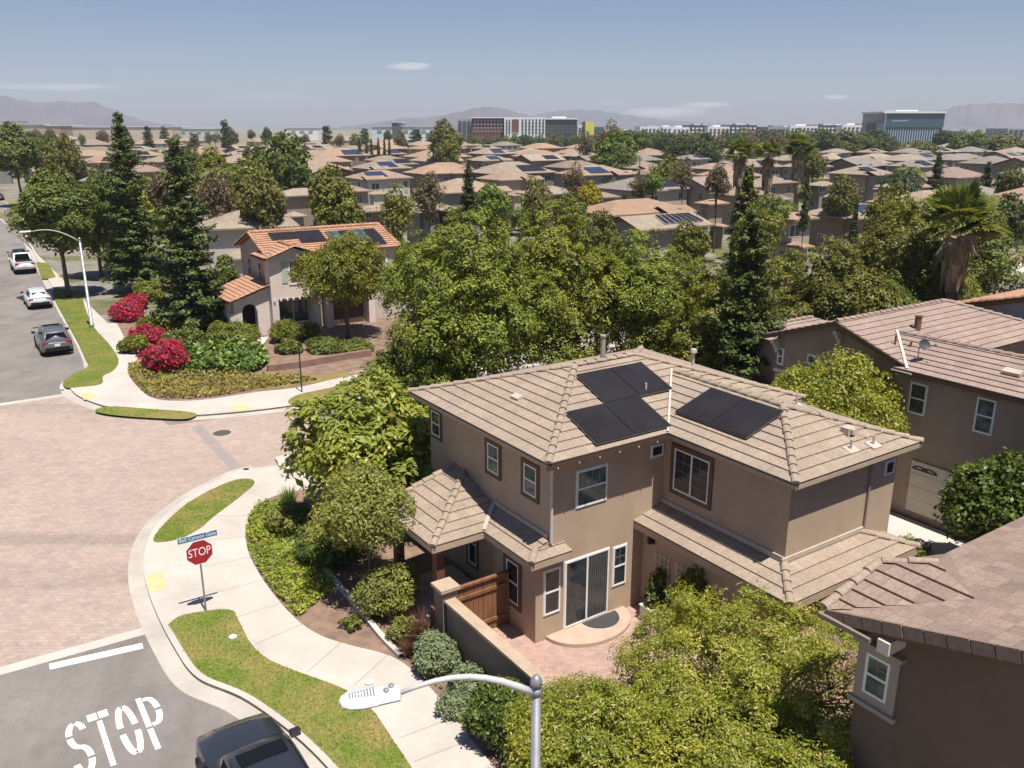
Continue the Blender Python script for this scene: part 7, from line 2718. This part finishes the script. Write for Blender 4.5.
block(g_, 'low_wing', 604.3, 628, 129.2, 745, 20, B_WHITE); wgrid(g_, 606, 627, 130.5, 134, 745, 5, 1, .5, .6, B_DARK)

TH_ = [(640, 672, 126.5, 'curved white townhouse block behind the dark tree belt', 0), (672, 690, 127.2, 'white townhouse block with brown roof boxes', 1), (690, 708, 125.2, 'dark fronted townhouse block with white roof box', 2),
       (708, 730, 126.6, 'white townhouse block beside the dark fronted one', 1), (730, 757, 125.0, 'white townhouse block with dark middle bay near the fan palms', 2), (768, 790, 126.8, 'grey townhouse block between the fan palms', 0),
       (790, 818, 125.8, 'white townhouse block right of the lone palm crown', 1), (818, 842, 125.2, 'charcoal fronted townhouse block left of the glass block', 2), (842, 864, 124.8, 'white roofed townhouse block touching the glass block', 1)]
for (a_, b_, t_, lb_, k) in TH_:
    g_ = thing('townhouse_block', lb_, 'building', (0, 0, 0), 0, 'townhouse blocks on the horizon')
    Yt = 640+k*12
    block(g_, 'wall', a_, b_-.3, t_, Yt, 30, (B_WHITE, B_WHITE, B_DARK)[k] if 'grey' not in lb_ else B_GREYW)
    wgrid(g_, a_+1, b_-1, t_+1.6, 137, Yt, max(3, int((b_-a_)/4)), 3, .55, .5, B_DARK if k != 2 else B_WHITE)
    block(g_, 'roof_box', a_+(b_-a_)*.2, a_+(b_-a_)*.55, t_-1.5, Yt+8, 12, B_WHITE if k else B_GREYW, t_-.05)
    block(g_, 'roof_box', a_+(b_-a_)*.7, a_+(b_-a_)*.92, t_-1.0, Yt+9, 10, B_BRICK if k == 1 else B_WHITE, t_-.05)

gb_ = thing('glass_block', 'big glass block with leaning end, dark band above pale striped wall', 'building', (0, 0, 0))
Yg = 560
def prism(root, name, quad, Y, depth, m):
    """front face given by pixel corners at distance Y, run back by depth"""
    f = [WY(x, y, Y) for x, y in quad]
    bk = [(p[0], p[1]+depth, p[2]) for p in f]
    n = len(f)
    return MB().add(f+bk, [tuple(range(n)), tuple(range(n, 2*n))[::-1]]+[(i, n+i, n+(i+1) % n, (i+1) % n) for i in range(n)]).build(name, m, root)
prism(gb_, 'dark_band', [(884.5, 113.3), (945.5, 113.3), (943.3, 127.2), (883.8, 127.4)], Yg, 34, B_TEAL)
prism(gb_, 'striped_wall', [(885, 127.45), (942.8, 127.3), (939.8, 145), (886, 145)], Yg+1.5, 31, B_TEAL)
prism(gb_, 'roof_slab', [(884, 111.4), (946.4, 111.4), (946, 113.2), (884, 113.2)], Yg-1, 36, B_WHITE)
prism(gb_, 'roof_house', [(896, 109.9), (918, 109.9), (918, 111.3), (896, 111.3)], Yg+12, 20, B_WHITE)
xe, ze_ = px_x(883.6, Yg), WY(0, 113.2, Yg)[2]
MB().box((xe, Yg+17, ze_/2-.2), (.5, 36, ze_)).build('end_wall', B_GREYW, gb_)
MB().box((xe-.4, Yg+19, ze_*.62), (.5, 15, ze_*.22)).build('entrance_recess', B_DARK, gb_)
MB().box((xe-.9, Yg+17, ze_*.28), (1.4, 22, ze_*.1)).build('canopy', B_WHITE, gb_)
prism(gb_, 'light_strip', [(892, 120.6), (908, 120.2), (908, 121.2), (892, 121.6)], Yg-.15, .5, B_STRIPE)
fin = None
for i in range(22):
    x = 886.5+i*2.45
    w0 = px_x(x, Yg)
    z1, z0 = WY(0, 128, Yg)[2], -.3
    if fin is None:
        fin = MB().box((0, 0, (z0+z1)/2), (.75, .8, z1-z0)).build('fin', B_STRIPE, gb_); o = fin
    else:
        o = fin.copy(); COL.objects.link(o); o.parent = gb_
    o.location = (w0, Yg+.9, 0)
g_ = thing('pale_offices', 'row of pale grey low offices right of the glass block', 'building', (0, 0, 0))
block(g_, 'wall', 962, 1002, 131, 700, 30, B_GREYW); wgrid(g_, 963, 1001, 132, 136, 700, 9, 1, .6, .7, B_WHITE)
g_ = thing('edge_offices', 'taller dark windowed offices at the picture edge on the horizon', 'building', (0, 0, 0))
block(g_, 'wall', 1008, 1040, 128.5, 640, 30, B_GREYW); wgrid(g_, 1009, 1039, 129.5, 136, 640, 6, 2, .6, .7, B_DARK)

for (a_, b_, t_, Yw, lb_, m_) in ((-40, 22, 124.5, 1000, 'long beige warehouse with dark roof stage at the picture edge', B_BEIGE), (24, 60, 126.0, 1050, 'reddish low warehouse under the brown mountain', mat('dusty_red_wall', (.35, .22, .18), .9, .05, .05)),
                                 (62, 112, 127.2, 1080, 'beige warehouse tapering toward the first tall pine', B_BEIGE), (112, 172, 127.0, 1020, 'beige warehouse behind the pine tips', B_BEIGE), (176, 214, 128.6, 1050, 'pale green roofed warehouse right of the pine tips', mat('pale_green_roof', (.42, .5, .45), .7, .05, .05)),
                                 (286, 318, 127.6, 1000, 'white low store left of the horizon trees', B_WHITE), (392, 398, 122.6, 900, 'narrow dark tower part of the low white store', B_DARK), (372, 440, 126.5, 930, 'long white glass roofed store left of the hotel', mat('pale_store_wall', (.55, .62, .64), .6, .05, .05))):
    g_ = thing('warehouse', lb_, 'building', (0, 0, 0))
    block(g_, 'wall', a_, b_, t_, Yw, 60, m_)
    block(g_, 'parapet', a_-.3, b_+.3, t_-.5, Yw-1, 62, B_WHITE, t_-.02)
    if m_ is not B_BEIGE and b_-a_ > 20: wgrid(g_, a_+3, b_-3, t_+1.5, 133, Yw, int((b_-a_)/9), 1, .5, .4, B_GREYW)
    if a_ < 0: block(g_, 'roof_stage', 12, 20, t_-3, Yw+5, 20, B_DARK, t_-2); block(g_, 'roof_stage', 13, 19, t_-2, Yw+6, 18, B_WHITE, t_-.6)

# olive bank in front of the hotel
bk = MB()
N = 40
vs = []
for i in range(N+1):
    x = -190+i*13.0
    z = 3.2*min(1, min(i, N-i)/5)*(1+.12*math.sin(i*1.3))
    vs += [(x, 520, -.31), (x, 560, z), (x, 610, z), (x, 640, -.31)]
bk.add(vs, [(i*4+j, (i+1)*4+j, (i+1)*4+j+1, i*4+j+1) for i in range(N) for j in range(3)])
tag(bk.build('grassy_bank', mat('olive_grass_bank', (.17, .15, .075), 1, .3, .05)), 'low olive grassy bank below the hotel', 'bank', kind='structure')
